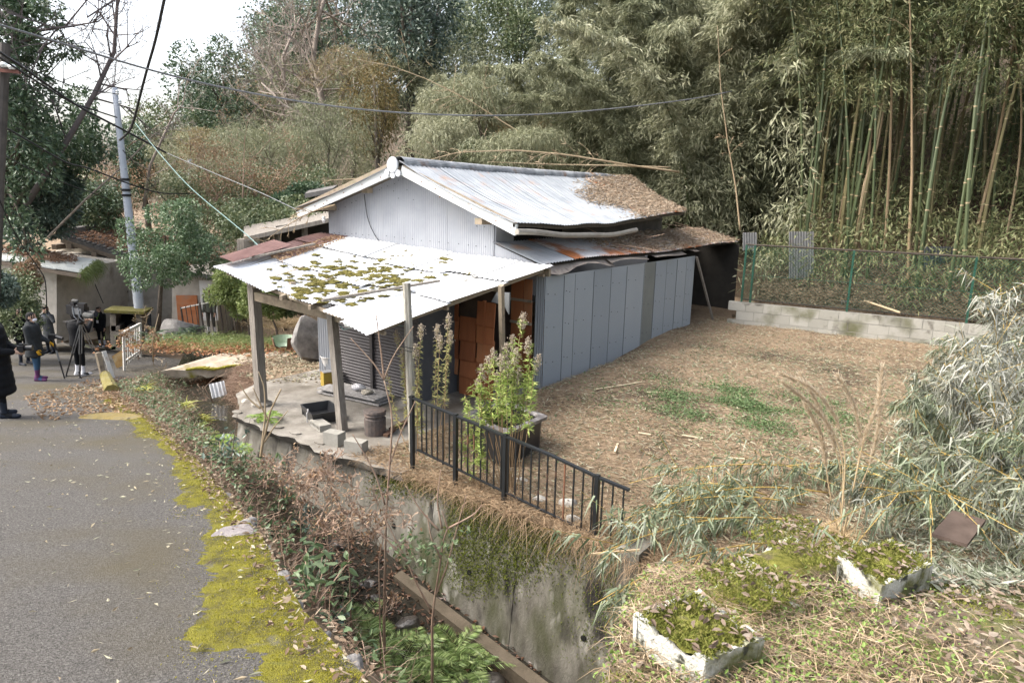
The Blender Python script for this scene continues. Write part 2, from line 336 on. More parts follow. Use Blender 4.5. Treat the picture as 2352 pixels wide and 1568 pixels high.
def corr(mb, o, eu, ev, lu, lv, pitch=.058, amp=.006, nrm=None, nv=1, seg=4, bend=None):
    """corrugated sheet: waves along eu, ribs along ev"""
    nu = max(2, int(lu / pitch * seg)); us = np.linspace(0, lu, nu + 1); vs = np.linspace(0, lv, nv + 1)
    if nrm is None: nrm = np.cross(eu, ev); nrm = nrm / np.linalg.norm(nrm)
    P = np.array([[o + eu * u + ev * v + nrm * (amp * math.sin(u / pitch * 2 * math.pi) + (bend(u, v) if bend else 0)) for v in vs] for u in us])
    k = nv + 1; mb.add(P.reshape(-1, 3), [(i * k + j, (i + 1) * k + j, (i + 1) * k + j + 1, i * k + j + 1) for i in range(nu) for j in range(nv)])
hb = ST(6.5, 7.5, -2.0)
hs_ = thing('corrugated_house', 'run-down single-storey house clad in grey corrugated metal with a moss-spotted white porch roof', 'house', hb)
TB = TG - .45
q = lambda x, y: PT(x, y, TB)
# gable wall, sheet by sheet, clipped to the gable outline
wl, wr = PT(757, 566, TG), PT(1134, 598, TG)
sL, sR = st_of(wl)[0], st_of(wr)[0]; zb_ = min(wl[2], wr[2]) - .25
ap = PT(910, 396, TG); sA = st_of(ap)[0]; zA = ap[2]
el = PT(690, 492, TG); er = PT(1182, 535, TG)
def gz(s):   # underside of the roof along the gable
    if s > sA: return zA + (el[2] - zA) * (s - sA) / (st_of(el)[0] - sA)
    return zA + (er[2] - zA) * (sA - s) / (sA - st_of(er)[0])
nsh = 8
for i in range(nsh):
    s0 = sL + (sR - sL) * i / nsh; s1 = sL + (sR - sL) * (i + 1) / nsh + (.03 if False else -.03 if i < nsh - 1 else 0)
    mb = MB(); ss = np.linspace(s0, s1, 50)
    lift = .004 * (i % 2)
    P = []
    for s in ss:
        w_ = .006 * math.sin(s / .058 * 2 * math.pi) - lift
        P += [ST(s, TG + w_, zb_), ST(s, TG + w_, gz(s) - .02)]
    mb.add(P, [(2 * j, 2 * j + 2, 2 * j + 3, 2 * j + 1) for j in range(49)]); mb.build('gable_sheet', m_cor, hs_)
mb = MB()
for zx, zy in [(340, 660), (375, 660), (422, 665), (473, 666), (505, 664), (555, 674), (603, 676), (655, 680), (737, 683), (800, 692), (873, 699), (938, 707), (1005, 718), (1072, 722), (1140, 730), (1210, 737), (1290, 743), (1365, 753), (1423, 760), (1496, 765), (1428, 608), (1487, 613), (330, 503), (373, 480), (422, 462), (473, 430), (505, 415), (830, 395), (945, 405), (793, 340), (700, 318), (747, 302), (685, 330), (800, 285), (865, 248), (895, 330), (830, 258)]:
    p = PT(666.4 + .3 * zx, 337 + .3 * zy, TG - .012); mb.lathe(p, [(.012, 0), (.009, .008)], 6, axis=-D3)
mb.build('nail_heads', m_nail, hs_, kind='stuff')
# little cladding triangle on the right of the gable and the corner strip
mb = MB(); ss = np.linspace(sR, st_of(PT(1236, 610, TG))[0], 40); P = []
for s in ss:
    k = (s - sR) / (ss[-1] - sR); ztop = PT(1134, 560, TG)[2] * (1 - k) + PT(1236, 608, TG)[2] * k; w_ = .006 * math.sin(s / .058 * 2 * math.pi)
    P += [ST(s, TG + w_ + .01, zb_ - .3), ST(s, TG + w_ + .01, ztop)]
mb.add(P, [(2 * j, 2 * j + 2, 2 * j + 3, 2 * j + 1) for j in range(39)]); mb.build('gable_sheet', m_cor, hs_)
SA_ = st_of(PZ(1243, 872, -1.78))[0]
# barge boards
def board(pts, name='barge_board', th=.05, m=m_barge):
    mb = MB(); mb.prism([q(*p) for p in pts], D3 * th); return mb.build(name, m, hs_)
board([(681, 486), (684, 500), (905, 401), (896, 384)])
board([(918, 401), (1182, 541), (1187, 516), (924, 380)])
mb = MB()
for zx, zy in [(100, 488), (190, 455), (282, 414), (255, 437), (410, 352), (550, 290), (693, 235), (1005, 268), (1110, 322), (1240, 393), (1390, 478), (1575, 568), (1690, 618), (1145, 385)]:
    p = PT(666.4 + .3 * zx, 337 + .3 * zy, TB - .002); mb.lathe(p, [(.016, 0), (.012, .008)], 6, axis=-D3)
mb.build('rust_nails', mat('rust_nail', [(.2, .1, .05)], .8), hs_, kind='stuff')
# round ridge-end plate
mb = MB(); c = q(906, 379); mb.lathe(c - D3 * .04, [(.165, 0), (.165, .02), (.15, .04)], 24, axis=-D3); 
lobes = [q(893, 396), q(918, 398), q(906, 402)]
for p in lobes: mb.lathe(p - D3 * .03, [(.07, 0), (.07, .03)], 14, axis=-D3)
mb.build('ridge_end_plate', mat('plate_grey', [(.5, .52, .54), (.42, .44, .46)], .45, 3), hs_)
# roof geometry
RZ = q(921, 372); s_r = st_of(RZ)[0]; z_r = RZ[2]
ER = q(1187, 514); s_e = st_of(ER)[0]; z_e = ER[2]
EL = q(681, 480); s_l = st_of(EL)[0]; z_l = EL[2]
def len_to(px, s, z):     # distance t at which the line (s, z) reaches column px
    best = None
    for t in np.arange(4, 16, .02):
        v = ST(s, t, z) - CAM; x = CX + FPX * (v @ _r) / (v @ _f)
        if x > px: return t
    return 15
T_ridge = len_to(1450, s_r, z_r); T_eave = len_to(1575, s_e, z_e)
def roofR(u, v):          # u 0..1 ridge to eave, v 0..1 gable to back
    t1 = T_ridge + (T_eave - T_ridge) * u; t = TB - .06 + (t1 - TB) * v
    s = s_r + (s_e - s_r) * u; z = z_r + (z_e - z_r) * u
    sag = -.10 * math.sin(math.pi * min(v * 1.25, 1)) * u ** 2 + .16 * v * v * u + (-.05 * math.sin(math.pi * v)) * (1 - u) + .012 * math.sin(v * 23) * u
    z += sag - .09 * math.sin(math.pi * u)       # slightly hollow slope
    return ST(s, t, z)
def roofL(u, v):
    t1 = T_ridge - .3; t = TB - .06 + (t1 - TB) * v; s = s_r + (s_l - s_r) * u; z = z_r + (z_l - z_r) * u - .06 * math.sin(math.pi * u) - .05 * math.sin(math.pi * v) * (1 - u)
    return ST(s, t, z)
def roof_sheets(fn, nv, name, m, pitch=.1, rowsu=((0, 1.0),), per=None, lenv=8.0, th=.006, ov=.012, jit=.0, lift=.012):
    for a, b_ in rowsu:
        for i in range(nv):
            v0, v1 = i / nv, (i + 1) / nv + ov
            nw = max(4, int((v1 - v0) * lenv / pitch) * 4); j0 = random.uniform(-jit, jit); j1 = random.uniform(-jit, jit)
            us = np.linspace(a + (j0 if a > 0 else 0), b_ + j1, 12); vs = np.linspace(v0, min(v1, 1.005), nw)
            P = np.array([[fn(u, v) + UP * (.012 * math.sin(v * lenv / pitch * 2 * math.pi) + lift * (i % 2) + .02 * (1 - a) + (0 if a > 0 else .0)) for v in vs] for u in us])
            mb = MB(); k = len(vs); mb.add(P.reshape(-1, 3), [(x * k + y, (x + 1) * k + y, (x + 1) * k + y + 1, x * k + y + 1) for x in range(len(us) - 1) for y in range(k - 1)])
            mb.build(name, m if not callable(per) else per(i), hs_)
roof_sheets(roofR, 10, 'roof_sheet', m_roof, per=lambda i: m_roof if i < 7 else m_rust, lenv=T_eave - TB)
roof_sheets(roofL, 8, 'roof_sheet', m_roof, lenv=T_ridge - TB)
# under-roof boarding, so the sheets have thickness at the eaves
mb = MB()
for fn in (roofR, roofL):
    mb.grid(lambda u, v: fn(u, v) - UP * .06, np.linspace(0, .985, 10), np.linspace(.01, 1, 20))
    for i in range(20):
        a, b_ = fn(.985, i / 20), fn(.985, (i + 1) / 20); mb.add([a - UP * .01, b_ - UP * .01, b_ - UP * .075, a - UP * .075], [(0, 1, 2, 3)])
mb.build('roof_boarding', mat('rotten_board', [(.03, .025, .02), (.09, .075, .055), (.05, .042, .03)], .95, 9, .8, 60), hs_)
# dark edge strip along the left rake
mb = MB(); mb.prism([q(683, 474), q(681, 485), q(893, 385), q(890, 376)], D3 * .04); mb.build('rake_strip', m_oldwood, hs_)
mb = MB(); mb.prism([q(926, 379), q(926, 384), q(1180, 514), q(1187, 512)], D3 * .04); mb.build('rake_strip', m_oldwood, hs_)
# ridge cap
for k, (a, b_) in enumerate(((0, .36), (.35, .66), (.655, .83), (.825, 1.0))):
    mb = MB(); vs = np.linspace(a, b_, 8)
    ang = np.linspace(-.15, math.pi + .15, 29)
    def fn(v, a_):
        c = roofR(0, v); r_ = .175 + .006 * math.sin(a_ * 26) + .006 * (k % 2); dz = -.12 * sm((v - .8) / .2)
        return c + L3 * r_ * math.cos(a_) + UP * (r_ * math.sin(a_) * .9 - .05 + dz)
    mb.grid(fn, vs, ang); mb.build('ridge_cap', m_ridge, hs_)
# gutter
mb = MB(); pts = [roofR(1.0, v) - UP * (.14 + .10 * sm(v * 2)) - L3 * .05 for v in np.linspace(.0, .62, 14)]
mb.tube(pts, .055, 8); mb.build('gutter', mat('gutter_grey', [(.22, .2, .17), (.32, .3, .26)], .6, 4), hs_)
# upper side wall under the eave: dark opening with a rail
sU = sR + .02
mb = MB(); mb.add([ST(sU, TG + .02, z_e - .95), ST(sU, 12.2, z_e - .95), ST(sU, 12.2, z_e + .1), ST(sU, TG + .02, z_e + .1)], [(0, 1, 2, 3)])
mb.build('upper_wall', mat('upper_wall_board', [(.07, .065, .06), (.12, .11, .1)], .9, 4), hs_)
mb = MB(); mb.box(ST(sU - .03, TG + 1.5, z_e - .35), L3 * .02, D3 * .9, UP * .28); mb.build('upper_window', m_dark, hs_)
mb = MB(); mb.box(ST(sU - .03, TG + .32, z_e - .25), L3 * .02, D3 * .3, UP * .3); mb.build('upper_sheet', m_cor, hs_)
# lower roof of the side aisle
a0 = PT(1133, 556, TG - .05); a1 = PT(1234, 606, TG - .05)
s_a0, z_a0, s_a1, z_a1 = st_of(a0)[0], a0[2], st_of(a1)[0], a1[2]
TEND = len_to(1694, SA_, PS(1694, 574, SA_)[2])
def aisle(u, v):
    t = TG - .08 + (TEND + .15 - TG) * v; s = s_a0 + (s_a1 - s_a0 - .12) * u; z = z_a0 + (z_a1 - z_a0) * u + .03 * math.sin(v * 9) * u - .02
    return ST(s, t, z)
roof_sheets(aisle, 9, 'lower_roof_sheet', m_rust, per=lambda i: m_roof if i == 0 else m_rust, lenv=TEND - TG)
mb = MB(); mb.grid(lambda u, v: aisle(u, v) - UP * .05, np.linspace(0, .97, 8), np.linspace(0.01, 1, 16)); mb.build('roof_boarding', MATS['rotten_board'], hs_)
# torn trim strips below the lower roof edge
for k, (v0, v1, drop) in enumerate(((.0, .26, .14), (.24, .42, .06), (.45, .62, .05), (.66, .7, .1))):
    mb = MB(); vs = np.linspace(v0, v1, 8)
    P = [aisle(1.0, v) + L3 * .12 - UP * .03 for v in vs] + [aisle(1.0, v) - L3 * (.1 + .05 * math.sin(v * 40)) - UP * (.07 + drop * (.5 + .5 * math.sin(v * 31 + k))) for v in vs]
    mb.add(P, [(i, i + 1, 9 + i, 8 + i) for i in range(7)]); mb.build('torn_trim', mat('trim_brown', [(.12, .1, .085), (.24, .21, .18), (.17, .13, .11)], .8, 6), hs_)
# side wall panels
zt0 = PS(1274, 636, SA_)[2]
edges = [PS(x, 640, SA_) for x in (1272, 1296, 1321, 1364, 1403, 1439, 1478, 1504, 1529, 1553, 1574, 1592)]
te = [st_of(p)[1] for p in edges]; te[0] = TG + .01
tone = [mat('side_panel', [(.225, .248, .265), (.262, .285, .30), (.30, .32, .33)], .5, 1.5, .03, 20, objrand=.55, spec=.35), mat('side_panel_olive', [(.15, .157, .143), (.19, .195, .175)], .55, 1.5, .03, 20)]
for i in range(len(te) - 1):
    mb = MB(); t0, t1 = te[i], te[i + 1]; ln = t1 - t0
    corr(mb, ST(SA_ - .006 * (i % 2), t0, -2.15), D3, UP, ln + .02, zt0 + 2.15 + .03, pitch=.032, amp=.0028, nrm=-L3, nv=1, seg=4)
    mb.build('side_panel', tone[1] if i == 6 else tone[0], hs_)
    if i: mb = MB(); mb.box(ST(SA_ - .006, t0, (zt0 - 2.1) / 2), D3 * .005, L3 * .005, UP * (zt0 + 2.1) / 2); mb.build('seam', mat('seam_dark', [(.13, .142, .15)], .7), hs_)
mb = MB()
for i in range(len(te) - 1):
    for zz in (-1.45, -.75, -.1):
        mb.lathe(ST(SA_ - .012, te[i] + .08, zz), [(.012, 0), (.008, .008)], 6, axis=-L3)
        mb.lathe(ST(SA_ - .012, (te[i] + te[i + 1]) / 2, zz - .03), [(.012, 0), (.008, .008)], 6, axis=-L3)
mb.build('nail_heads', m_nail, hs_, kind='stuff')
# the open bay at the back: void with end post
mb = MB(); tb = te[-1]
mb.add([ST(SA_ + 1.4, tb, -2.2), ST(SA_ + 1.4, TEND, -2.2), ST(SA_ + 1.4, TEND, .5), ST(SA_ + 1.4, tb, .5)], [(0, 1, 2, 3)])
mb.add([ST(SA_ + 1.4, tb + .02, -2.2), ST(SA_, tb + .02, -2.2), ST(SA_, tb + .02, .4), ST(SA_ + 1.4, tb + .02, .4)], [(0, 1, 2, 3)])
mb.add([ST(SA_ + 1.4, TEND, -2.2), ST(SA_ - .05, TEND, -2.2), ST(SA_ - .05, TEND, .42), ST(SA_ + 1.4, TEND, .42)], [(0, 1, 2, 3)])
mb.build('open_bay', mat('bay_shade_wall', [(.025, .023, .02), (.04, .036, .03)], .95, 4), hs_)  # near-black colour stands in for the deep shade inside the bay
mb = MB(); mb.beam(PS(1640, 745, SA_ - .25), PS(1600, 590, SA_ - .1), .05, .05); mb.build('bay_prop', m_timber, hs_)
# back and left walls (seen only from elsewhere)
mb = MB(); mb.add([ST(SA_ + 1.41, TEND + .02, -2.2), ST(sL, TEND + .02, -2.2), ST(sL, TEND + .02, .6), ST(SA_ + 1.41, TEND + .02, .6)], [(0, 1, 2, 3)]); mb.add([ST(sL, TG, -2.2), ST(sL, TEND, -2.2), ST(sL, TEND, z_l), ST(sL, TG, z_l)], [(0, 1, 2, 3)])
mb.build('back_wall', m_cor, hs_)
# corner strip in the gable plane beside the shingles
s_c1 = st_of(PT(1231, 640, TG))[0]
mb = MB(); corr(mb, ST(SA_ + .0, TG - .012, -2.2), L3, UP, s_c1 - SA_, zt0 + 2.2 + .08, pitch=.058, amp=.011, nrm=-D3, nv=1, seg=6); mb.build('corner_sheet', tone[0], hs_)
mb = MB(); mb.box(ST((SA_ + s_c1) / 2 + .1, TG - .06, zt0 + .12), L3 * .35, D3 * .03, UP * .07); mb.build('lintel', m_oldwood, hs_)

# ------------------------------------------------------------------ porch (lean-to)
TE = -.15
cER, cEL, cBR, cBL = PT(850, 770, TE), PT(492, 619, TE), PT(1265, 611, TG - .03), PT(742, 541, TG - .03)
def porch(u, v):     # u 0 eave .. 1 house, v 0 right .. 1 left
    p = (cER * (1 - v) + cEL * v) * (1 - u) + (cBR * (1 - v) + cBL * v) * u
    return p + UP * (.05 * math.sin(v * 7 + 1) * (1 - u) ** 2 + .03 * math.sin(u * 5 + v * 4) - .05 * math.sin(math.pi * v) * u)
ncol = 8; bands = [(.66, 1.005), (.32, .70), (-.0, .36)]
plen = np.linalg.norm(cER - cEL)
for bi, (u0, u1) in enumerate(bands):
    for i in range(ncol):
        if bi == 2 and i in (0,): u0_, u1_ = -.02, u1
        else: u0_, u1_ = u0 + random.uniform(-.03, .03) * (bi < 2), u1 + random.uniform(-.02, .02) * (bi > 0)
        if bi == 2: u0_ = [-.02, .0, .085, .035, .055, .0, -.0, .0][i]
        v0, v1 = i / ncol - .012, (i + 1) / ncol + .012
        nw = int((v1 - v0) * plen / .076 * 5); us = np.linspace(u0_, u1_, 9); vs = np.linspace(v0, v1, nw)
        lift = .03 * (2 - bi) * 0 + (.055 if bi == 0 else .028 if bi == 1 else 0) + .012 * (i % 2)
        tw = random.uniform(-.02, .02)
        P = np.array([[porch(u, v) + UP * (.010 * math.sin(v * plen / .076 * 2 * math.pi) + lift - .02 * (u - u0_) + tw * (v - v0) * 3) for v in vs] for u in us])
        mb = MB(); k = len(vs); mb.add(P.reshape(-1, 3), [(x * k + y, (x + 1) * k + y, (x + 1) * k + y + 1, x * k + y + 1) for x in range(len(us) - 1) for y in range(k - 1)])
        o = mb.build('porch_roof_sheet', [m_white, m_maroon][i == 7 and bi < 2] if not (i == 7 and bi == 2) else m_white, hs_)
        if i == 7 and bi < 2: o['label'] = 'maroon-brown porch roof sheet at the outer edge'
# red-brown sheet thrown over the outer edge
mb = MB(); P = [[porch(u, v) + UP * (.12 + .008 * math.sin(v * 600) + .03 * math.sin(u * 4)) for v in np.linspace(.93 - .03 * u, 1.03, 40)] for u in np.linspace(.06, .5, 8)]
P = np.array(P); mb.add(P.reshape(-1, 3), [(x * 40 + y, (x + 1) * 40 + y, (x + 1) * 40 + y + 1, x * 40 + y + 1) for x in range(7) for y in range(39)])
tag(mb.build('loose_sheet', m_redbrown, hs_), 'loose red-brown sheet on the porch roof edge')
# battens lying on the roof
for (u0, v0, u1, v1) in ((.03, .30, .47, .13), (.2, .93, .62, .86)):
    mb = MB(); mb.beam(porch(u0, v0) + UP * .11, porch(u1, v1) + UP * .13, .06, .035); mb.build('roof_batten', m_timber, hs_)
# rafters and purlins below
for v in (.02, .2, .38, .56, .74, .93):
    mb = MB(); mb.beam(porch(.03, v) - UP * .05, porch(.99, v) - UP * .05, .05, .07); mb.build('rafter', m_oldwood, hs_)
for u in (.06, .35, .65, .95):
    mb = MB(); mb.beam(porch(u, .0) - UP * .10, porch(u, .97) - UP * .10, .05, .05); mb.build('purlin', m_oldwood, hs_)
# posts
P1 = PZ(601, 930, -1.99); P2 = PZ(787, 990, -1.99)
mb = MB(); tp = porch(.1, .73); top1 = np.array([P1[0] - .03, P1[1] + .02, porch(.1, .72)[2] - .12])
mb.beam(P1, top1, .16, .15, up=D3); o = mb.build('porch_post', m_timber, hs_)
mb = MB(); mb.lathe(P1 - UP * .05, [(.2, 0), (.19, .09), (.12, .13)], 9); mb.build('post_base', m_slab, hs_)
top2 = PT(762, 742, .62); mb = MB(); mb.beam(P2, top2 + UP * .25, .13, .12, up=D3); mb.build('porch_post', m_timber, hs_)
s1_, t1_ = st_of(P1); zb1 = PT(600, 680, t1_)[2]
mb = MB(); mb.beam(ST(s1_ + .1, t1_ - .03, zb1), ST(4.6, t1_ + .3, zb1 - .22), .09, .15); mb.build('tie_beam', m_oldwood, hs_)
mb = MB(); mb.beam(ST(6.35, t1_ + .1, zb1 - .02), ST(6.35, t1_ + .1, zb1 + .3), .07, .09, up=D3); mb.build('strut', m_oldwood, hs_)
mb = MB(); mb.beam(ST(s1_ + .55, t1_ + .2, zb1 + .15), ST(s1_ - .1, t1_ + .1, zb1 + .17), .05, .06); mb.build('stub_beam', m_oldwood, hs_)
p3b = PT(1158, 880, 3.0); p3t = porch(.36, .01); mb = MB(); mb.beam(np.array([p3b[0], p3b[1], -2.0]), PT(1151, 655, 2.0), .07, .07, up=D3); mb.build('porch_post', m_oldwood, hs_)
# shutter room
TS = 2.35
sx0, sx1 = st_of(PT(962, 860, TS))[0], st_of(PT(742, 850, TS))[0]
zt = .05
mb = MB(); nsl = 34; h = (zt + 2.0) / nsl; P = []
s_sh = st_of(PT(766, 850, TS))[0]
for a, b_ in ((sx0, (sx0 + s_sh) / 2 - .03), ((sx0 + s_sh) / 2 + .03, s_sh)):
    mb = MB()
    for k in range(nsl):
        z0 = -1.99 + k * h; mb.add([ST(a, TS, z0), ST(b_, TS, z0), ST(b_, TS - .018, z0 + h * .55), ST(a, TS - .018, z0 + h * .55), ST(a, TS, z0 + h), ST(b_, TS, z0 + h)], [(0, 1, 2, 3), (3, 2, 5, 4)])
    o = mb.build('roller_shutter', mat('shutter_brown', [(.055, .05, .052), (.075, .068, .07)], .55, 3), hs_)
mb = MB(); mb.box(ST((sx0 + s_sh) / 2, TS - .03, -1), L3 * .035, D3 * .03, UP * 1.02); mb.build('shutter_mullion', mat('shutter_frame', [(.06, .055, .055)], .5), hs_)
mb = MB(); corr(mb, ST(s_sh, TS, -1.99), L3, UP, sx1 - s_sh + .12, 2.2, pitch=.07, amp=.012, nrm=-D3, seg=6); corr(mb, ST(sx1 + .12, TS, -1.99), D3, UP, 2.2, 2.2, pitch=.07, amp=.012, nrm=L3, seg=4); mb.build('corner_sheet', m_cor, hs_)
mb = MB(); mb.add([ST(sx0, TS, -1.99), ST(sx0, 3.4, -1.99), ST(sx0, 3.4, .1), ST(sx0, TS, .1)], [(0, 1, 2, 3)]); mb.build('room_side_wall', mat('charcoal_board', [(.06, .063, .068), (.085, .088, .093)], .7, 3), hs_)
# shingle wall: every board its own piece
m_sh = mat('cedar_board', [(.13, .045, .02), (.24, .085, .035), (.33, .125, .05), (.26, .16, .09)], .75, 3, .35, 30, stretch=(5, 5, .5), objrand=.55)
TSH = 3.35
mb = MB(); mb.add([ST(SA_ + .35, TSH + .03, -2), ST(sx0 + .05, TSH + .03, -2), ST(sx0 + .05, TSH + .03, .3), ST(SA_ + .35, TSH + .03, .3)], [(0, 1, 2, 3)]); mb.build('backing_wall', mat('dark_backing', [(.05, .035, .028), (.075, .055, .04)], .9, 4), hs_)
shx0, shx1 = st_of(PT(1140, 760, TSH))[0], st_of(PT(1020, 760, TSH))[0]
def shingle(s0, s1, z0, z1, t, tilt=0.0):
    mb = MB(); mb.box(ST((s0 + s1) / 2, t - .012, (z0 + z1) / 2), L3 * abs(s1 - s0) / 2, D3 * .009 - UP * tilt, UP * (z1 - z0) / 2 + D3 * tilt); mb.build('shingle_board', m_sh, hs_)
xs = np.linspace(shx0, shx1, 4)
for r_ in range(5):
    zz1 = -.15 - r_ * .36
    for i in range(3):
        a, b_ = xs[i] + random.uniform(.0, .03), xs[i + 1] - random.uniform(.0, .03)
        if r_ == 0 and i == 1: continue
        if r_ == 4 and i > 1: continue
        shingle(a, b_, zz1 - .42 + random.uniform(-.04, .03), zz1 + random.uniform(-.02, .02), TSH - .012 * (4 - r_) * .3 - .02, random.uniform(0, .02))
mb = MB(); corr(mb, ST(shx1 - .05, TSH - .02, -1.99), L3, UP, .75, .55, pitch=.07, amp=.012, nrm=-D3, seg=5); mb.build('low_sheet', m_cor, hs_)
# taller boards on the house front beside the corner
TF = TG - .05; g0, g1 = s_c1 + .01, st_of(PT(1176, 700, TF))[0]
for j, (y0, y1) in enumerate(((640, 686), (690, 741), (742, 800), (800, 860))):
    z1 = PT(1205, y0, TF)[2]; z0 = PT(1205, y1, TF)[2]
    for a, b_ in ((g0, (g0 * .6 + g1 * .4)), (g0 * .6 + g1 * .4, g1)):
        shingle(a + .008, b_ - .008, z0 - .03, z1, TF - .006 * (4 - j), .004)
for y in (689, 741):
    mb = MB(); zc = PT(1205, y, TF)[2]; mb.box(ST((g0 + g1) / 2, TF - .05, zc), L3 * (g1 - g0) / 2, D3 * .015, UP * .025); mb.build('wall_batten', m_oldwood, hs_)
mb = MB(); mb.add([ST(g1, TG, -2), ST(sx0 + 1.0, TG, -2), ST(sx0 + 1.0, TG, .4), ST(g1, TG, .4)], [(0, 1, 2, 3)]); mb.build('backing_wall', MATS['dark_backing'], hs_)
mb = MB(); mb.beam(PT(1113, 690, TSH - .05), PT(1113, 790, TSH - .05), .05, .05, up=D3); mb.build('jamb', m_sh, hs_)
# tin hood over a small opening
hc = [PT(x, y, 2.6) for x, y in ((1128, 693), (1140, 672), (1170, 672), (1168, 722), (1157, 700))]
mb = MB(); mb.prism(hc, D3 * .03); mb.build('vent_hood', mat('hood_tin', [(.1, .108, .11), (.15, .155, .155)], .5, 3), hs_)
# leaf: meter bracket and cable on the gable
mb = MB(); pts = [PT(666.4 + .3 * zx, 337 + .3 * zy, TG - .04) for zx, zy in ((568, 365), (575, 430), (590, 530), (615, 610), (650, 680), (700, 745), (735, 790))]
mb.tube(pts, .008, 5); mb.build('gable_cable', mat('black_cable', [(.02, .02, .022)], .6), hs_)
mb = MB(); c = PT(843, 437, TG - .12); mb.box(c, L3 * .1, D3 * .08, UP * .06); mb.build('purlin_end', m_oldwood, hs_)
for x, y in ((752, 477), (1114, 508)):
    mb = MB(); mb.box(PT(x, y, TG - .2), L3 * .09, D3 * .2, UP * .06); mb.build('purlin_end', m_oldwood, hs_)
mb = MB(); c = PT(743, 497, TB + .1); mb.lathe(c, [(.03, 0), (.045, .03), (.03, .06), (.045, .09), (.03, .12), (.02, .15)], 10, axis=-UP); mb.build('insulator', mat('porcelain', [(.7, .72, .7)], .25, spec=.5), hs_)

# ------------------------------------------------------------------ foliage helpers
def unit(v): return v / (np.linalg.norm(v, axis=-1, keepdims=True) + 1e-9)
def leaf_quads(P, Dv, L, Wd, r=rng, fold=.15):
    n = len(P); Dv = unit(Dv); side = unit(np.cross(Dv, r.normal(size=(n, 3)))); L = np.broadcast_to(L, (n,))[:, None]; Wd = np.broadcast_to(Wd, (n,))[:, None]
    nr = np.cross(side, Dv) * fold * Wd
    V = np.stack([P, P + Dv * L * .42 + side * Wd * .5 + nr, P + Dv * L, P + Dv * L * .42 - side * Wd * .5 + nr], 1).reshape(-1, 3)
    return V, np.arange(4 * n).reshape(n, 4)
def oval_leaves(P, Dv, L, Wd, r=rng, curl=.35):
    n = len(P); Dv = unit(Dv); side = unit(np.cross(Dv, UP + r.normal(size=(n, 3)) * .35)); nr = np.cross(side, Dv); L = np.broadcast_to(L, (n,))[:, None]; Wd = np.broadcast_to(Wd, (n,))[:, None]; c = r.normal(0, curl, (n, 1)) * L * .35; e = np.abs(r.normal(0, curl, (n, 1))) * Wd * .7
    V = np.stack([P + nr * c, P + Dv * L * .3 + side * Wd * .46 + nr * e, P + Dv * L * .68 + side * Wd * .4 + nr * e, P + Dv * L + nr * c, P + Dv * L * .68 - side * Wd * .4 + nr * e, P + Dv * L * .3 - side * Wd * .46 + nr * e], 1).reshape(-1, 3)
    b = np.arange(n)[:, None] * 6; F = np.concatenate([b + [0, 1, 2, 3], b + [0, 3, 4, 5]], 0); return V, F
def join(parts):
    V, F, k = [], [], 0
    for v, f in parts: V.append(v); F.append(f + k); k += len(v)
    return np.concatenate(V), np.concatenate(F)
def sticks(A, B, ra, rb, n=4):       # many tapered sticks at once
    A, B = np.asarray(A, float), np.asarray(B, float); m = len(A); d = unit(B - A); ref = np.where(np.abs(d[:, 2:3]) < .9, [[0, 0, 1.0]], [[1.0, 0, 0]])
    u = unit(np.cross(d, ref)); w_ = np.cross(d, u); ang = np.arange(n) * 2 * math.pi / n
    ra = np.broadcast_to(ra, (m,)); rb = np.broadcast_to(rb, (m,))
    ring = np.cos(ang)[None, :, None] * u[:, None] + np.sin(ang)[None, :, None] * w_[:, None]
    V = np.concatenate([A[:, None] + ring * ra[:, None, None], B[:, None] + ring * rb[:, None, None]], 1).reshape(-1, 3)
    base = np.arange(m)[:, None] * 2 * n; j = np.arange(n)[None]
    F = np.stack([base + j, base + (j + 1) % n, base + n + (j + 1) % n, base + n + j], -1).reshape(-1, 4)
    return V, F
def ribbons(P, Dv, L, Wd, droop, r=rng, seg=3):   # bent blades: P base, Dv start direction
    n = len(P); Dv = unit(Dv); side = unit(np.cross(Dv, r.normal(size=(n, 3)))); L = np.broadcast_to(L, (n,))[:, None]; Wd = np.broadcast_to(Wd, (n,))[:, None]; droop = np.broadcast_to(droop, (n,))[:, None]
    V = []
    for k in range(seg + 1):
        u = k / seg; c = P + Dv * L * u - UP * droop * L * u * u; w_ = Wd * (1 - u) ** .7 * .5 + .0004
        V += [c + side * w_, c - side * w_]
    V = np.stack(V, 1).reshape(-1, 3); b = np.arange(n)[:, None] * 2 * (seg + 1); j = np.arange(seg)[None] * 2
    F = np.stack([b + j, b + j + 1, b + j + 3, b + j + 2], -1).reshape(-1, 4)
    return V, F
# leaf materials
def leafmat(name, cols, rough=.55, trans=.25, spec=.35, island=.75, objrand=0): return mat(name, cols, rough, 1.2, 0, 10, spec=spec, island=island, trans=trans, detail=2, objrand=objrand)
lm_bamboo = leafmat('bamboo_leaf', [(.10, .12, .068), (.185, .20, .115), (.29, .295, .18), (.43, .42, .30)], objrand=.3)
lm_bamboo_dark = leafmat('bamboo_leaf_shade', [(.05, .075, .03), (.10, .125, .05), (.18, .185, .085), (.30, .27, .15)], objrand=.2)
lm_bamboo_tan = leafmat('bamboo_leaf_tan', [(.17, .12, .055), (.27, .2, .1), (.22, .2, .1), (.36, .29, .17)])
lm_ever = leafmat('evergreen_leaf', [(.03, .06, .032), (.055, .10, .05), (.10, .15, .075), (.18, .24, .14)], .4, .15, .5)
lm_ever2 = leafmat('evergreen_leaf_olive', [(.05, .078, .036), (.09, .125, .055), (.15, .18, .085), (.24, .25, .14)], .45, .18, .45)
lm_bluegreen = leafmat('bluish_leaf', [(.03, .055, .045), (.055, .09, .065), (.1, .14, .1), (.2, .25, .19)], .35, .12, .55)
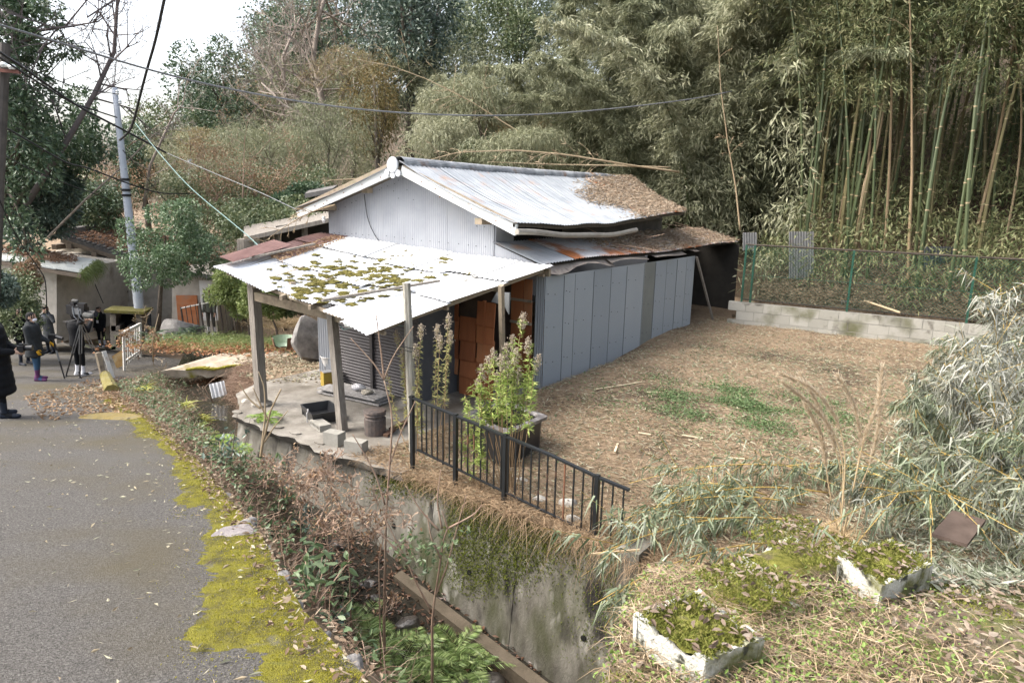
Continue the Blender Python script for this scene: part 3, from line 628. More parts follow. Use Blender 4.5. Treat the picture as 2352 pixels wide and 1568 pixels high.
lm_brown = leafmat('dry_leaf', [(.13, .075, .04), (.24, .15, .085), (.34, .24, .15), (.42, .33, .24)], .75, .15, .2)
lm_cedar = leafmat('cedar_leaf', [(.06, .06, .022), (.12, .1, .035), (.19, .13, .05), (.1, .11, .04)], .7, .1, .2)
lm_fresh = leafmat('fresh_leaf', [(.09, .13, .035), (.15, .2, .06), (.23, .28, .1), (.2, .22, .1)], .5, .3)
m_bark = mat('bark', [(.06, .05, .04), (.12, .1, .08), (.17, .145, .12)], .95, 12, .6, 40)
m_twig = mat('twig_grey', [(.19, .155, .13), (.27, .225, .19), (.33, .285, .245)], .9, 5)
m_twig_br = mat('twig_brown', [(.17, .115, .08), (.26, .18, .13), (.33, .26, .19)], .9, 6)
m_culm_g = mat('culm_green', [(.03, .046, .017), (.052, .07, .028), (.085, .098, .043)], .45, 1.5, objrand=.5, spec=.4)
m_culm_y = mat('culm_yellow', [(.08, .072, .03), (.12, .104, .045), (.105, .10, .05)], .5, 2, objrand=.5, spec=.4)
m_culm_t = mat('culm_tan', [(.19, .135, .075), (.29, .22, .135), (.37, .30, .20)], .6, 2, objrand=.4)

# ------------------------------------------------------------------ bamboo
def bamboo_proto(kind, seed, H, lean, leaf_from, nbr, lper, lm, mculm, ll=.15, lw=.017, rad=.045):
    r = np.random.default_rng(seed); root = bpy.data.objects.new('bamboo', None); COL.objects.link(root); root['kind'] = 'thing'
    n = 26; u = np.linspace(0, 1, n); az = 0.0
    pts = np.stack([lean * H * u ** 2.4, .01 * H * np.sin(u * 5 + seed), H * u * (1 - .16 * lean * u ** 2) - max(lean - .3, 0) * H * .55 * u ** 4], 1)
    mb = MB(); mb.tube(pts, rad * (1 - .8 * u) + .004, 7)
    for k in range(1, 15):          # node rings
        i = k * n // 18; mb.tube([pts[i] - (pts[i + 1] - pts[i]) * .03, pts[i] + (pts[i + 1] - pts[i]) * .03], rad * (1 - .8 * u[i]) * 1.14 + .004, 7, mi=1)
    mb.build('culm', [mculm, m_culm_t], root, smooth=False)
    A, B, LP, LD = [], [], [], []
    for b_ in range(nbr):
        uu = leaf_from + (1 - leaf_from) * (b_ + r.random()) / nbr; i = min(int(uu * (n - 1)), n - 2); base = pts[i] + (pts[i + 1] - pts[i]) * (uu * (n - 1) - i)
        a = r.uniform(0, 2 * math.pi); ln = (.6 + .9 * (1 - uu)) * r.uniform(.6, 1.3) * (H / 10) ** .5; d = np.array([math.cos(a), math.sin(a), r.uniform(.1, .7)])
        prev = base
        for k in range(1, 4):
            q_ = base + d * ln * k / 3 - UP * ln * .55 * (k / 3) ** 2; A.append(prev); B.append(q_)
            m = lper // 3; c = prev + (q_ - prev) * r.random((m, 1)) + r.normal(size=(m, 3)) * .10 * ln; LP.append(c)
            LD.append(np.stack([d[0] * .6 + r.normal(size=m) * .6, d[1] * .6 + r.normal(size=m) * .6, -.75 + r.normal(size=m) * .45], 1)); prev = q_
    LP, LD = np.concatenate(LP), np.concatenate(LD)
    V, F = leaf_quads(LP, LD, ll * r.uniform(.6, 1.25, len(LP)), lw * r.uniform(.8, 1.3, len(LP)), r)
    V2, F2 = sticks(A, B, .007, .003, 3)
    Va, Fa = join([(V, F), (V2, F2)])
    mi = np.concatenate([np.zeros(len(F), int), np.ones(len(F2), int)])
    fast_mesh('foliage', Va, Fa, [lm, mculm], root, kind='stuff', mi=mi)
    return root
def scatter_bamboo(protos, spots, label, group, sc=(.85, 1.15), az=None):
    for k, (x, y) in enumerate(spots):
        pr = protos[k % len(protos)]
        o = pr if not pr.get('placed') else copy_tree(pr)
        pr['placed'] = 1
        o.location = (x, y, ground_z((x, y)) - .1); a = random.uniform(0, 2 * math.pi) if az is None else az + random.gauss(0, .6)
        s_ = random.uniform(*sc); o.rotation_euler = (random.gauss(0, .03), random.gauss(0, .03), a); o.scale = (s_, s_, s_ * random.uniform(.92, 1.1))
        tag(o, label, 'bamboo', group)
def cleanup(protos):
    for p in protos:
        if 'placed' in p: del p['placed']
# grove behind the chain-link fence: upright culms
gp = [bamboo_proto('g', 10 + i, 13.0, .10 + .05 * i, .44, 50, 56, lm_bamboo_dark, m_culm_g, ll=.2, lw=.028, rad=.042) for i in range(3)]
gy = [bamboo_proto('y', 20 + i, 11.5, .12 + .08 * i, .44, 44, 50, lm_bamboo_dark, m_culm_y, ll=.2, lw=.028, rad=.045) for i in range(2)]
gt = [bamboo_proto('t', 30 + i, 9.0, .08 + .2 * i, .8, 6, 9, lm_bamboo_tan, m_culm_t, rad=.035) for i in range(2)]
random.seed(21)
def grove(n, s0, s1, t0, t1, pw=1.3):
    out = []
    for _ in range(n):
        t = t0 + (t1 - t0) * random.random() ** pw; s = random.uniform(s0, s1) - (t - t0) * random.uniform(.0, .55)
        out.append(tuple(ST(s, t)[:2]))
    return out
scatter_bamboo(gp, grove(150, -9.0, 3.4, 14.4, 26), 'green bamboo culm standing in the dark grove behind the chain-link fence', 'green bamboos of the grove')
scatter_bamboo(gy, grove(46, -8.0, 3.6, 14.8, 25), 'yellowing bamboo culm standing in the dark grove behind the chain-link fence', 'yellowing bamboos of the grove')
scatter_bamboo(gt, grove(12, -6.0, 3.6, 15, 21), 'dead tan bamboo culm standing in the dark grove behind the chain-link fence', 'dead bamboos of the grove')
# hillside bamboo behind the house, arching forward over the roof
ga = [bamboo_proto('a', 40 + i, 10.5, .42 + .12 * i, .16, 84, 90, lm_bamboo, m_culm_g, ll=.24, lw=.036) for i in range(4)]
def slope_spots(n, s0, s1, h0, h1):
    out = []
    for _ in range(n):
        s = random.uniform(s0, s1); t = float(hill_t0(s)) + random.uniform(h0, h1); out.append(tuple(ST(s, t)[:2]))
    return out
toward = math.atan2(-DD[1], -DD[0])
scatter_bamboo(ga, slope_spots(95, 4.2, 13, .3, 18), 'arching leafy bamboo on the hillside behind the house roof', 'arching bamboos behind the house', (.75, 1.15), toward)
scatter_bamboo(ga[:2], slope_spots(34, 12, 24, 2, 16), 'arching leafy bamboo on the hillside left of the house gable', 'arching bamboos beyond the gable', (.6, .9), toward)
gn = [bamboo_proto('n', 60 + i, 8.5, .55, .2, 60, 78, lm_bamboo_tan, m_culm_t, ll=.2, lw=.026) for i in range(1)]
scatter_bamboo(gn, slope_spots(12, 5, 17, 2, 16), 'withered tan arching bamboo among the green ones on the hillside', 'withered bamboos on the hillside', (.7, 1.1), toward)
cleanup(gp + gy + gt + ga + gn)

# ------------------------------------------------------------------ trees
def crown_mesh(c, rx, ry, rz, nl, lsz, lm, root, seed, lobes=16, lobe_r=.42, droop=-.2, lw=.45, name='crown'):
    r = np.random.default_rng(seed); LC = []; nl = int(nl * .76); lsz = lsz * 1.13
    for _ in range(lobes):
        v = unit(r.normal(size=3)); v *= r.uniform(.35, .95); LC.append(c + v * np.array([rx, ry, rz]))
    LC = np.array(LC); per = nl // lobes; LP, LDv = [], []
    for q_ in LC:
        d = unit(r.normal(size=(per, 3))); rad = r.uniform(.55, 1.05, (per, 1)) ** .7; sc = np.array([rx, ry, rz]) * lobe_r * r.uniform(.7, 1.25)
        LP.append(q_ + d * rad * sc); LDv.append(d * .8 + r.normal(size=(per, 3)) * .6 + np.array([0, 0, droop]))
    LP, LDv = np.concatenate(LP), np.concatenate(LDv)
    V, F = leaf_quads(LP, LDv, lsz * r.uniform(.6, 1.3, len(LP)), lsz * lw * r.uniform(.7, 1.2, len(LP)), r)
    fast_mesh(name, V, F, lm, root, kind='stuff'); return LC
def tree(name, label, px, py, rpx, rpy, dist, nl, lsz, lm, seed, group=None, bark=m_bark, lobes=16, lw=.45, droop=-.2, lobe_r=.42, trunk=.16, base=None):
    c = PY(px, py, dist); k = dist / FPX * 1.02; rx, rz = rpx * k, rpy * k; ry = (rx + rz) / 2
    if base is None: base = np.array([c[0] + random.uniform(-.3, .3), c[1] + random.uniform(-.3, .3), 0]); base[2] = min(ground_z(base), c[2] - rz * .3)
    root = thing(name, label, 'tree', base, group)
    LC = crown_mesh(c, rx, ry, rz, nl, lsz, lm, root, seed, lobes, lobe_r, droop, lw)
    mb = MB(); r = np.random.default_rng(seed + 1); mid = base + (c - base) * .55 + r.normal(size=3) * .15
    mb.tube([base - UP * .2, base + (mid - base) * .5 + r.normal(size=3) * .08, mid, c + UP * rz * .4], [trunk * 1.2, trunk, trunk * .75, trunk * .2], 8)
    for q_ in LC[:12]:
        st = mid + (c - mid) * r.uniform(0, .9); md = (st + q_) / 2 + r.normal(size=3) * .1 * rx; mb.tube([st, md, q_], [trunk * .4, trunk * .25, trunk * .08], 5)
    mb.build('trunk', bark, root, smooth=True); return root
def bare_tree(name, label, pts_px, dist, rpx, nseg, mtw, seed, r0=.1, group=None, depth=5, leaf=None, spread=.6, nleaf=0, cat='tree', droop=0.0):
    """trunk follows a pixel path at a distance; branches divide from it"""
    r = np.random.default_rng(seed); path = [PY(x, y, dist + i * .05) for i, (x, y) in enumerate(pts_px)]
    if dist < 10: path.insert(0, np.array([path[0][0], path[0][1], ground_z(path[0]) - .05]))
    root = thing(name, label, cat, path[0], group); mb = MB(); n = len(path); mb.tube(path, np.linspace(r0, r0 * .3, n), 7); mb.build('trunk', mtw, root, smooth=True)
    A, B, RA, RB = [], [], [], []; size = rpx * dist / FPX; tips = []
    def grow(p, d, ln, rad, k):
        q_ = p + d * ln; A.append(p); B.append(q_); RA.append(rad); RB.append(rad * .7)
        if k == 0 or len(A) > nseg: tips.append(q_); return
        for _ in range(2 if r.random() < .75 else 3):
            d2 = unit(d + r.normal(size=3) * spread + np.array([0, 0, .12 - droop])); grow(q_ - d * ln * r.uniform(0, .4), d2, ln * r.uniform(.6, .85), rad * .62, k - 1)
    while len(A) < nseg:
        i = r.integers(max(1, n // 3), n); u = r.random(); p = path[i - 1] + (path[i] - path[i - 1]) * u; d = unit(unit(path[i] - path[i - 1]) * .5 + r.normal(size=3) * .8 + np.array([0, 0, .2]))
        grow(p, d, size * r.uniform(.22, .4), r0 * .34, depth)
    V, F = sticks(A, B, np.maximum(RA, .004), np.maximum(RB, .003), 3)
    fast_mesh('branches', V, F, mtw, root, kind='stuff')
    if leaf:
        lz = .09 if dist > 10 else .04; T = np.array(tips); T = T[r.integers(0, len(T), nleaf)] + r.normal(size=(nleaf, 3)) * size * .06
        V, F = oval_leaves(T, r.normal(size=(nleaf, 3)) + [0, 0, -.5], lz, lz * .45, r); fast_mesh('leaves', V, F, leaf, root, kind='stuff')
    return root
random.seed(5)
HG = 'trees on the hillside'
tree('evergreen_tree', 'dark bushy evergreen on the skyline beside the bright sky', 515, 235, 100, 140, 44, 15000, .20, lm_ever, 101, trunk=.25, lobes=26, lobe_r=.36)
tree('evergreen_tree', 'rounded evergreen lower on the skyline with pale twigs below it', 405, 320, 95, 90, 42, 9000, .19, lm_ever2, 102, lobes=20)
tree('evergreen_tree', 'small evergreen at the foot of the skyline trees behind the grey pole', 318, 385, 60, 95, 38, 6000, .18, lm_ever, 103, lobes=16)
tree('evergreen_tree', 'tall blue-green evergreen with glossy leaves above the house ridge', 945, 70, 110, 150, 38, 17000, .22, lm_bluegreen, 104, trunk=.3, lobes=24, lobe_r=.38)
tree('evergreen_tree', 'dense dark evergreen behind the bare grey tree', 700, 120, 130, 140, 50, 13000, .22, lm_ever, 105, trunk=.3, lobes=22)
tree('cedar_tree', 'brownish cedar with feathery drooping foliage above the house ridge', 860, 235, 62, 120, 33, 12000, .16, lm_cedar, 106, lw=.16, droop=-.9, lobes=20)
tree('evergreen_tree', 'olive evergreen among the bamboo high on the slope', 1180, 90, 120, 110, 42, 12000, .2, lm_ever2, 107, lobes=20)
tree('golden_shrub', 'tawny feathery shrub crown below the bare grey tree', 800, 150, 110, 45, 37, 9000, .16, lm_bamboo_tan, 108, lw=.14, droop=-.9, lobes=16)
tree('golden_shrub', 'tawny feathery shrub crown right of the leaning grey pole', 470, 345, 70, 40, 34, 7000, .15, lm_bamboo_tan, 109, lw=.14, droop=-.9, lobes=14)
for i, (x, y, rx, ry, d) in enumerate(((620, 330, 115, 65, 32), (760, 300, 90, 90, 31), (545, 400, 100, 60, 30), (440, 440, 80, 60, 29))):
    tree('feathery_shrub', ['broad pale feathery shrub below the bare trees left of the gable', 'tall pale feathery shrub rising close behind the gable', 'pale feathery shrub above the ivy-smothered shed', 'pale feathery shrub beside the distant crossarm pole'][i], x, y, rx, ry, d, 8500, .17, lm_bamboo, 120 + i, None, lw=.13, droop=-1.0, lobes=18, trunk=.06)
for i, (x, y, rx, ry, d) in enumerate(((1010, 250, 80, 60, 30), (1120, 230, 110, 70, 29), (1010, 320, 90, 50, 27), (1200, 330, 120, 45, 26))):
    tree('feathery_shrub', ['drooping pale thicket under the slanting dead bamboo', 'large drooping pale thicket above the middle of the house ridge', 'low drooping thicket just behind the round ridge end', 'low drooping thicket along the back of the house ridge'][i], x, y, rx, ry, d, 9000, .19, lm_bamboo, 140 + i, None, lw=.13, droop=-1.1, lobes=18, trunk=.05)
tree('evergreen_shrub', 'ivy-like evergreen mound smothering the ruined shed', 640, 505, 110, 48, 25, 12000, .13, lm_ever2, 151, lobes=18, lw=.6, trunk=.05)
tree('evergreen_shrub', 'evergreen mound growing against the left roof edge of the house', 690, 448, 70, 28, 26, 7000, .12, lm_ever, 152, lobes=12, lw=.6, trunk=.05)
bare_tree('bare_tree', 'large bare grey-brown tree on the skyline with fine twigs', [(760, 330), (740, 230), (720, 130), (735, 30), (760, -40)], 40, 260, 2600, m_twig, 161, .22, leaf=lm_brown, nleaf=900)
bare_tree('bare_tree', 'bare grey tree with spreading twigs left of the cedar', [(700, 340), (655, 230), (650, 130), (690, 40)], 42, 230, 2000, m_twig, 162, .16, leaf=lm_brown, nleaf=700)
bare_tree('bare_tree', 'pale bare tree with low spreading branches above the feathery shrubs', [(800, 330), (720, 280), (650, 240), (600, 190)], 36, 200, 1500, m_twig, 163, .10)
bare_tree('bare_shrub', 'small bare forked shrub left of the white gable', [(555, 520), (558, 440), (560, 380)], 26, 170, 700, m_twig_br, 164, .05, leaf=lm_brown, nleaf=500, cat='shrub')
bare_tree('bare_shrub', 'tangle of brown bare shrub with rusty leaves beside the ivy mound', [(470, 520), (500, 450), (470, 400)], 27, 160, 800, m_twig_br, 165, .05, leaf=lm_brown, nleaf=900, cat='shrub')
bare_tree('bare_shrub', 'brown twiggy shrub behind the young tree by the pole', [(640, 520), (610, 450), (640, 390)], 27, 150, 700, m_twig_br, 166, .05, leaf=lm_brown, nleaf=700, cat='shrub')
bare_tree('bare_tree', 'slender bare tree behind the grey pole', [(330, 480), (345, 380), (400, 260), (420, 240)], 28, 150, 600, m_twig, 167, .07)
bare_tree('bare_shrub', 'brown twiggy thicket behind the old house roof', [(300, 520), (270, 430), (260, 350)], 36, 200, 1200, m_twig_br, 168, .08, leaf=lm_brown, nleaf=600, cat='shrub')
# left edge trees against the sky
tree('evergreen_tree', 'tall dark evergreen at the road edge with sky showing through', 20, 300, 110, 290, 23, 13000, .16, lm_ever, 171, trunk=.2, lobes=30, lobe_r=.28, base=np.array([-22.5, 29.0, -5.3]))
tree('evergreen_tree', 'dark evergreen with spreading lower boughs above the old house', 130, 330, 130, 130, 27, 12000, .16, lm_ever, 172, trunk=.16, lobes=28, lobe_r=.25, base=np.array([-23.5, 35.5, -5.4]))
tree('evergreen_tree', 'glossy blue-green evergreen hanging over the old house porch roof', 60, 455, 150, 100, 26.5, 15000, .17, lm_bluegreen, 173, trunk=.12, lobes=40, lobe_r=.24, base=np.array([-23.0, 31.0, -5.4]))
tree('evergreen_tree', 'sparse high evergreen boughs at the top of the roadside tree', 70, 60, 130, 90, 24, 6500, .14, lm_ever, 174, trunk=.1, lobes=26, lobe_r=.22, base=np.array([-22.8, 30.0, -5.4]))
tree('evergreen_tree', 'green evergreen filling the gap above the old house ridge', 200, 480, 90, 90, 33, 8000, .17, lm_ever2, 176, trunk=.12, lobes=18)
bare_tree('bare_tree', 'leaning bare tree with a long curved branch against the white sky', [(60, 470), (150, 330), (215, 220), (262, 120), (270, 0), (262, -60)], 24, 230, 1500, mat('bark_violet', [(.1, .085, .085), (.16, .135, .13)], .9, 6), 177, .11)
bare_tree('bare_tree', 'bare twiggy tree at the top left over the power lines', [(-40, 220), (20, 120), (90, 70), (170, 60)], 23, 240, 1600, MATS['bark_violet'], 178, .10)
bare_tree('dead_branch', 'long bare bough reaching past the grey pole', [(110, 545), (200, 455), (290, 375), (352, 310), (400, 280)], 24, 130, 260, m_twig, 179, .04, cat='branch')
# young tree by the pole
tree('young_tree', 'young leafy broadleaf tree with a forked dark trunk beside the grey pole', 385, 570, 112, 105, 20, 17000, .085, leafmat('young_leaf', [(.05, .09, .045), (.09, .15, .07), (.15, .22, .11), (.25, .32, .2)], .35, .2, .5), 181, trunk=.07, lobes=36, lobe_r=.24, lw=.5, base=PZ(362, 745, -2.55))
# fallen dead bamboos lying over the slope and the ridge
def dead_bamboo(label, path, dist0, dist1, seed, side=1, nb=26, bl=70, rad=.035, cat='bamboo'):
    r = np.random.default_rng(seed); n = len(path); P = np.array([PY(x, y, dist0 + (dist1 - dist0) * i / (n - 1)) for i, (x, y) in enumerate(path)])
    tt = np.linspace(0, n - 1, 24); P = np.stack([np.interp(tt, np.arange(n), P[:, k]) for k in range(3)], 1)
    root = thing('dead_bamboo', label, cat, P[0]); mb = MB(); mb.tube(P, np.linspace(rad, rad * .2, 24), 6); mb.build('culm', m_culm_t, root, smooth=True)
    A, B = [], []
    for k in range(nb):
        i = r.integers(6, 23); b_ = P[i]; d = unit(P[i] - P[i - 1]); L_ = bl * dist0 / FPX * r.uniform(.5, 1.1)
        d2 = unit(d * .8 + np.cross(d, r.normal(size=3)) * .8 + np.array([0, 0, r.uniform(-.5, .7)])); p = b_
        for j in range(3):
            q_ = p + d2 * L_ / 3; A.append(p); B.append(q_); d2 = unit(d2 + np.array([0, 0, -.25])); p = q_
            if j == 1:
                for _ in range(2): A.append(q_); B.append(q_ + unit(d2 + r.normal(size=3) * .5) * L_ * .25)
    V, F = sticks(A, B, .008, .004, 4); fast_mesh('side_branches', V, F, m_culm_t, root, kind='stuff')
dead_bamboo('long pale leafless bamboo slanting across the dark trees above the ridge', [(1300, 362), (1170, 290), (1080, 232), (980, 182), (900, 152), (820, 137)], 27, 28, 191, bl=95)
dead_bamboo('pale leafless bamboo arching low over the house ridge', [(1560, 395), (1450, 380), (1300, 355), (1180, 345), (1050, 350), (960, 375), (890, 400)], 21.5, 20, 192, nb=34, bl=55)
dead_bamboo('pale bamboo lying level behind the house ridge', [(1540, 385), (1400, 380), (1280, 378), (1120, 372)], 22.5, 22, 193, nb=10, bl=40)
dead_bamboo('leafless bamboo twigs poking out past the left roof slope', [(960, 400), (880, 408), (800, 412), (740, 415)], 20.5, 21, 194, nb=16, bl=50)
dead_bamboo('bent grey bamboo fan hanging beside the gable corner', [(770, 470), (720, 485), (680, 505), (640, 530), (600, 560)], 15.6, 15.2, 195, nb=18, bl=50, rad=.02)
dead_bamboo('tan bamboo leaning in the grove left of the fence', [(1700, 530), (1690, 430), (1672, 330), (1655, 200), (1648, 60)], 20.5, 21, 196, nb=8, bl=40, rad=.028)
dead_bamboo('crooked orange-brown dead trunk in the bamboo grove', [(1968, 560), (1985, 430), (2015, 330), (2028, 260), (2005, 215), (1988, 200)], 20, 20.3, 197, nb=4, bl=50, rad=.07)
dead_bamboo('tall thick pale green bamboo standing just behind the fence', [(2084, 720), (2088, 560), (2095, 400), (2094, 200), (2090, 20), (2088, -60)], 18.3, 18.4, 198, nb=6, bl=60, rad=.05)

# leaf mass of the thicket that fills the slope: nobody could count it
def thicket(name, label, n, s0, s1, h0, h1, z0, z1, lm, lsz, lw, seed, clump=900):
    r = np.random.default_rng(seed); cs = r.uniform(s0, s1, clump); hh = h0 + (h1 - h0) * r.random(clump) ** 1.2; ct = np.array([float(hill_t0(a)) for a in cs]) + hh
    C = np.stack([W0[0] + LL[0] * cs + DD[0] * ct, W0[1] + LL[1] * cs + DD[1] * ct, z_yard(cs, ct) + z0 + (z1 - z0) * r.random(clump) ** 1.5], 1)
    k = r.integers(0, clump, n); sz = (.35 + .5 * r.random(clump))[k][:, None]; d = unit(r.normal(size=(n, 3))) * r.random((n, 1)) ** .5
    P = C[k] + d * sz * np.array([1.2, 1.2, .9]); Dv = d * .7 + r.normal(size=(n, 3)) * .5 + np.array([0, 0, -.7])
    V, F = leaf_quads(P, Dv, lsz * r.uniform(.6, 1.3, n), lw * r.uniform(.7, 1.3, n), r)
    o = fast_mesh(name, V, F, lm, kind='stuff'); tag(o, label, 'foliage'); return o
thicket('bamboo_thicket', 'mass of bamboo foliage covering the slope behind the house', 90000, 2.5, 15, .2, 22, .2, 6.5, lm_bamboo, .27, .046, 301, 1300)
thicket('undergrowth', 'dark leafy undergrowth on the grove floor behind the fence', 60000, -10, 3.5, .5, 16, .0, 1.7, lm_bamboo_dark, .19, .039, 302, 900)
thicket('forest_foliage', 'mass of mixed woodland foliage on the slope left of the gable', 26000, 14, 28, .5, 18, .2, 5.0, lm_ever2, .24, .09, 303, 900)
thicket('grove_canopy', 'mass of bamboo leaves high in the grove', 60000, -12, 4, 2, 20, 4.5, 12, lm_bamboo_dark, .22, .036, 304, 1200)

n = 24000; s = rng.uniform(-9, 3.6, n); t = 13.4 + 7 * rng.random(n) ** 1.3; P = np.stack([W0[0] + LL[0] * s + DD[0] * t, W0[1] + LL[1] * s + DD[1] * t, z_yard(s, t) + .02 + .05 * rng.random(n)], 1); a = rng.uniform(0, 6.28, n)
V, F = leaf_quads(P, np.stack([np.cos(a), np.sin(a), rng.normal(0, .3, n)], 1), rng.uniform(.07, .17, n), rng.uniform(.02, .05, n), rng, .3)
tag(fast_mesh('grove_litter', V, F, leafmat('grove_dead_leaf', [(.05, .035, .022), (.11, .08, .05), (.19, .145, .095), (.26, .22, .16)], .8, .1, .15), kind='stuff'), 'brown leaf litter on the grove floor behind the fence', 'leaves')

def sky_fill(name, label, boxes, n, lm, lsz, lw, seed, m=160, sp=1.4):
    q_ = np.random.default_rng(seed); Ps = []
    for (x0, x1, y0, y1, d0, d1) in boxes:
        C = np.array([PY(q_.uniform(x0, x1), q_.uniform(y0, y1), q_.uniform(d0, d1)) for _ in range(m)]); k = q_.integers(0, m, n // len(boxes)); Ps.append(C[k] + unit(q_.normal(size=(len(k), 3))) * q_.random((len(k), 1)) ** .4 * [sp, sp, sp * .8])
    P = np.concatenate(Ps); n = len(P); V, F = leaf_quads(P, q_.normal(size=(n, 3)) + [0, 0, -.6], lsz * q_.uniform(.6, 1.3, n), lw * q_.uniform(.7, 1.2, n), q_); return tag(fast_mesh(name, V, F, lm, kind='stuff'), label, 'foliage')
lm_far = leafmat('far_leaf', [(.07, .095, .07), (.12, .155, .11), (.19, .225, .165), (.28, .31, .25)], .5, .2, .3)
sky_fill('hilltop_foliage', 'pale woodland foliage along the hilltop behind the bare trees', [(640, 900, -40, 140, 52, 60), (880, 1200, -60, 120, 46, 54), (600, 760, 40, 220, 50, 56), (1180, 1640, -80, 90, 40, 50)], 42000, lm_far, .36, .125, 401)
sky_fill('slope_foliage', 'grey-green foliage on the slope between the bare trees and the house ridge', [(560, 800, 150, 330, 42, 48), (780, 1150, 120, 300, 36, 42), (430, 620, 210, 340, 46, 50)], 42000, lm_bamboo, .3, .056, 402)
# ------------------------------------------------------------------ block wall and chain-link fence
def ZA(px, py, p):        # height at which the pixel's ray passes above plan point p
    d = ray(px, py); return CAM[2] + d[2] / np.linalg.norm(d[:2]) * np.linalg.norm(np.asarray(p)[:2] - CAM[:2])
F0, F1 = PZ(1690, 741, -1.62), PZ(2200, 797, -1.62)
fu = unit((F1 - F0) * np.array([1, 1, 0])); fn_ = np.array([-fu[1], fu[0], 0]); FL = np.linalg.norm((F1 - F0)[:2]) + 2.2
zw = ZA(1690, 692, F0)
m_block = mat('concrete_block', [(.23, .225, .19), (.31, .30, .26), (.37, .36, .32)], .92, 4, .3, 60, objrand=.45, spots=[((.11, .11, .06), 1.3, .5, .68), ((.08, .07, .055), 2.5, .6, .72)])
bw = thing('block_wall', 'low pale concrete block wall under the green chain-link fence', 'wall', F0)
ch = (zw + 1.62) / 2.4; bl = .47; nb_ = int(FL / bl) + 1
bm = MB(); bm.box((0, 0, 0), fu * (bl / 2 - .006), fn_ * .075, UP * (ch / 2 - .006)); bm_o = None
for c in range(4):
    zc = zw - ch * (c + .5)
    for i in range(nb_ + 1):
        p = F0 + fu * (i * bl + (bl / 2 if c % 2 else 0)); 
        if i == 0 and c % 2: p = p
        loc = np.array([p[0], p[1], zc + random.uniform(-.002, .002)]) + fn_ * random.uniform(-.004, .004)
        if bm_o is None: bm_o = bm.build('block', m_block, bw).data; bpy.data.objects['block'].location = tuple(loc - F0 + F0 * 1); o = bpy.data.objects['block']; me = o.data; me.transform(Matrix.Translation(Vector(F0))); o.location = tuple(loc - F0)
        else: o = link('block', bm_o, bw); o.location = tuple(loc - F0)
mb = MB(); mb.box(F0 + fu * FL / 2 + UP * (zw - F0[2] - ch * 2), fu * FL / 2, fn_ * .068, UP * ch * 2); mb.build('mortar', mat('mortar', [(.25, .24, .21)], .95), bw)
m_fence = mat('fence_green', [(.012, .055, .036), (.022, .085, .055)], .45, 4, spec=.4)
m_frust = mat('rail_rust', [(.035, .03, .024), (.065, .05, .038)], .8, 6)
cf = thing('chain_link_fence', 'green chain-link fence with rusty top rail on the block wall', 'fence', F0 + UP * (zw - F0[2]))
zf = ZA(1700, 561, F0); nrm = fn_
def FP(k, z): return np.array([F0[0] + fu[0] * k, F0[1] + fu[1] * k, z])
for k in (.1, .33, 2.75, 5.35, 7.4):
    mb = MB(); mb.beam(FP(k, zw - .05), FP(k, zf), .05, .05, up=fu); mb.build('post', m_fence, cf)
for z, m_ in ((zf, m_frust), (zw + .08, m_frust), ((zf * .48 + zw * .52), m_fence)):
    mb = MB(); mb.tube([FP(.08, z), FP(FL, z)], .024 if m_ is m_frust else .006, 8); mb.build('rail', m_, cf)
A, B = [], []; hgt = zf - zw - .1; sp = .085
for i in range(int((FL + hgt) / sp)):
    for sg in (1, -1):
        k0 = i * sp - hgt * (sg > 0); k1 = k0 + hgt * sg if sg > 0 else k0 - hgt; z0, z1 = zw + .09, zf - .02
        a, b_ = (k0, z0), (k0 + hgt, z1)
        if sg < 0: a, b_ = (i * sp, z0), (i * sp - hgt, z1)
        pts = []
        lo, hi = sorted((a, b_)); 
        if hi[0] < .1 or lo[0] > FL: continue
        def clip(p, q_):
            (k, z), (k2, z2) = p, q_
            if k < .1: z = z + (z2 - z) * (.1 - k) / (k2 - k); k = .1
            if k > FL: z = z + (z2 - z) * (FL - k) / (k2 - k); k = FL
            return FP(k, z) - nrm * .028
        A.append(clip(lo, hi)); B.append(clip(hi, lo))
V, F = sticks(A, B, .0035, .0035, 3); fast_mesh('wire_mesh', V, F, m_fence, cf, kind='stuff')
# scrap sheets standing in the grove
m_scrap = mat('scrap_sheet', [(.17, .17, .165), (.23, .23, .225)], .55, 3, spots=[((.2, .14, .1), 2, .6, .75)])
m_scrap_d = mat('scrap_sheet_dark', [(.06, .066, .072), (.09, .097, .105)], .6, 3)
def scrap(label, cs, dist, m_, am=.012):
    P = [PY(x, y, dist) for x, y in cs]; o0, eu, ev = P[0], P[1] - P[0], P[3] - P[0]; mb = MB(); lu, lv = np.linalg.norm(eu), np.linalg.norm(ev)
    corr(mb, o0, eu / lu, ev / lv, lu, lv, pitch=.076, amp=am, seg=5); o = mb.build('corrugated_sheet', m_); tag(centre(o), label, 'metal sheet')
scrap('pale bent corrugated sheet standing among bamboo behind the fence', [(1812, 640), (1868, 640), (1876, 524), (1812, 532)], 19.6, m_scrap)
scrap('small grey sheet beside the end of the house, behind the fence corner', [(1706, 575), (1738, 575), (1742, 530), (1706, 534)], 20.2, m_scrap)
scrap('tall dark corrugated sheet behind the fence near the pale bush', [(2122, 690), (2195, 690), (2195, 562), (2122, 566)], 18.6, m_scrap_d)
scrap('low dark sheet leaning behind the fence beside the thick bamboo', [(2035, 735), (2110, 740), (2110, 688), (2035, 684)], 17.9, m_scrap_d)
scrap('dark blue-grey sheet lying low behind the last fence post', [(2115, 745), (2190, 750), (2190, 694), (2115, 690)], 17.5, m_scrap_d)
scrap('short ribbed galvanised sheet lying behind the fence middle', [(1932, 708), (1992, 712), (1992, 694), (1932, 690)], 18.0, m_scrap)
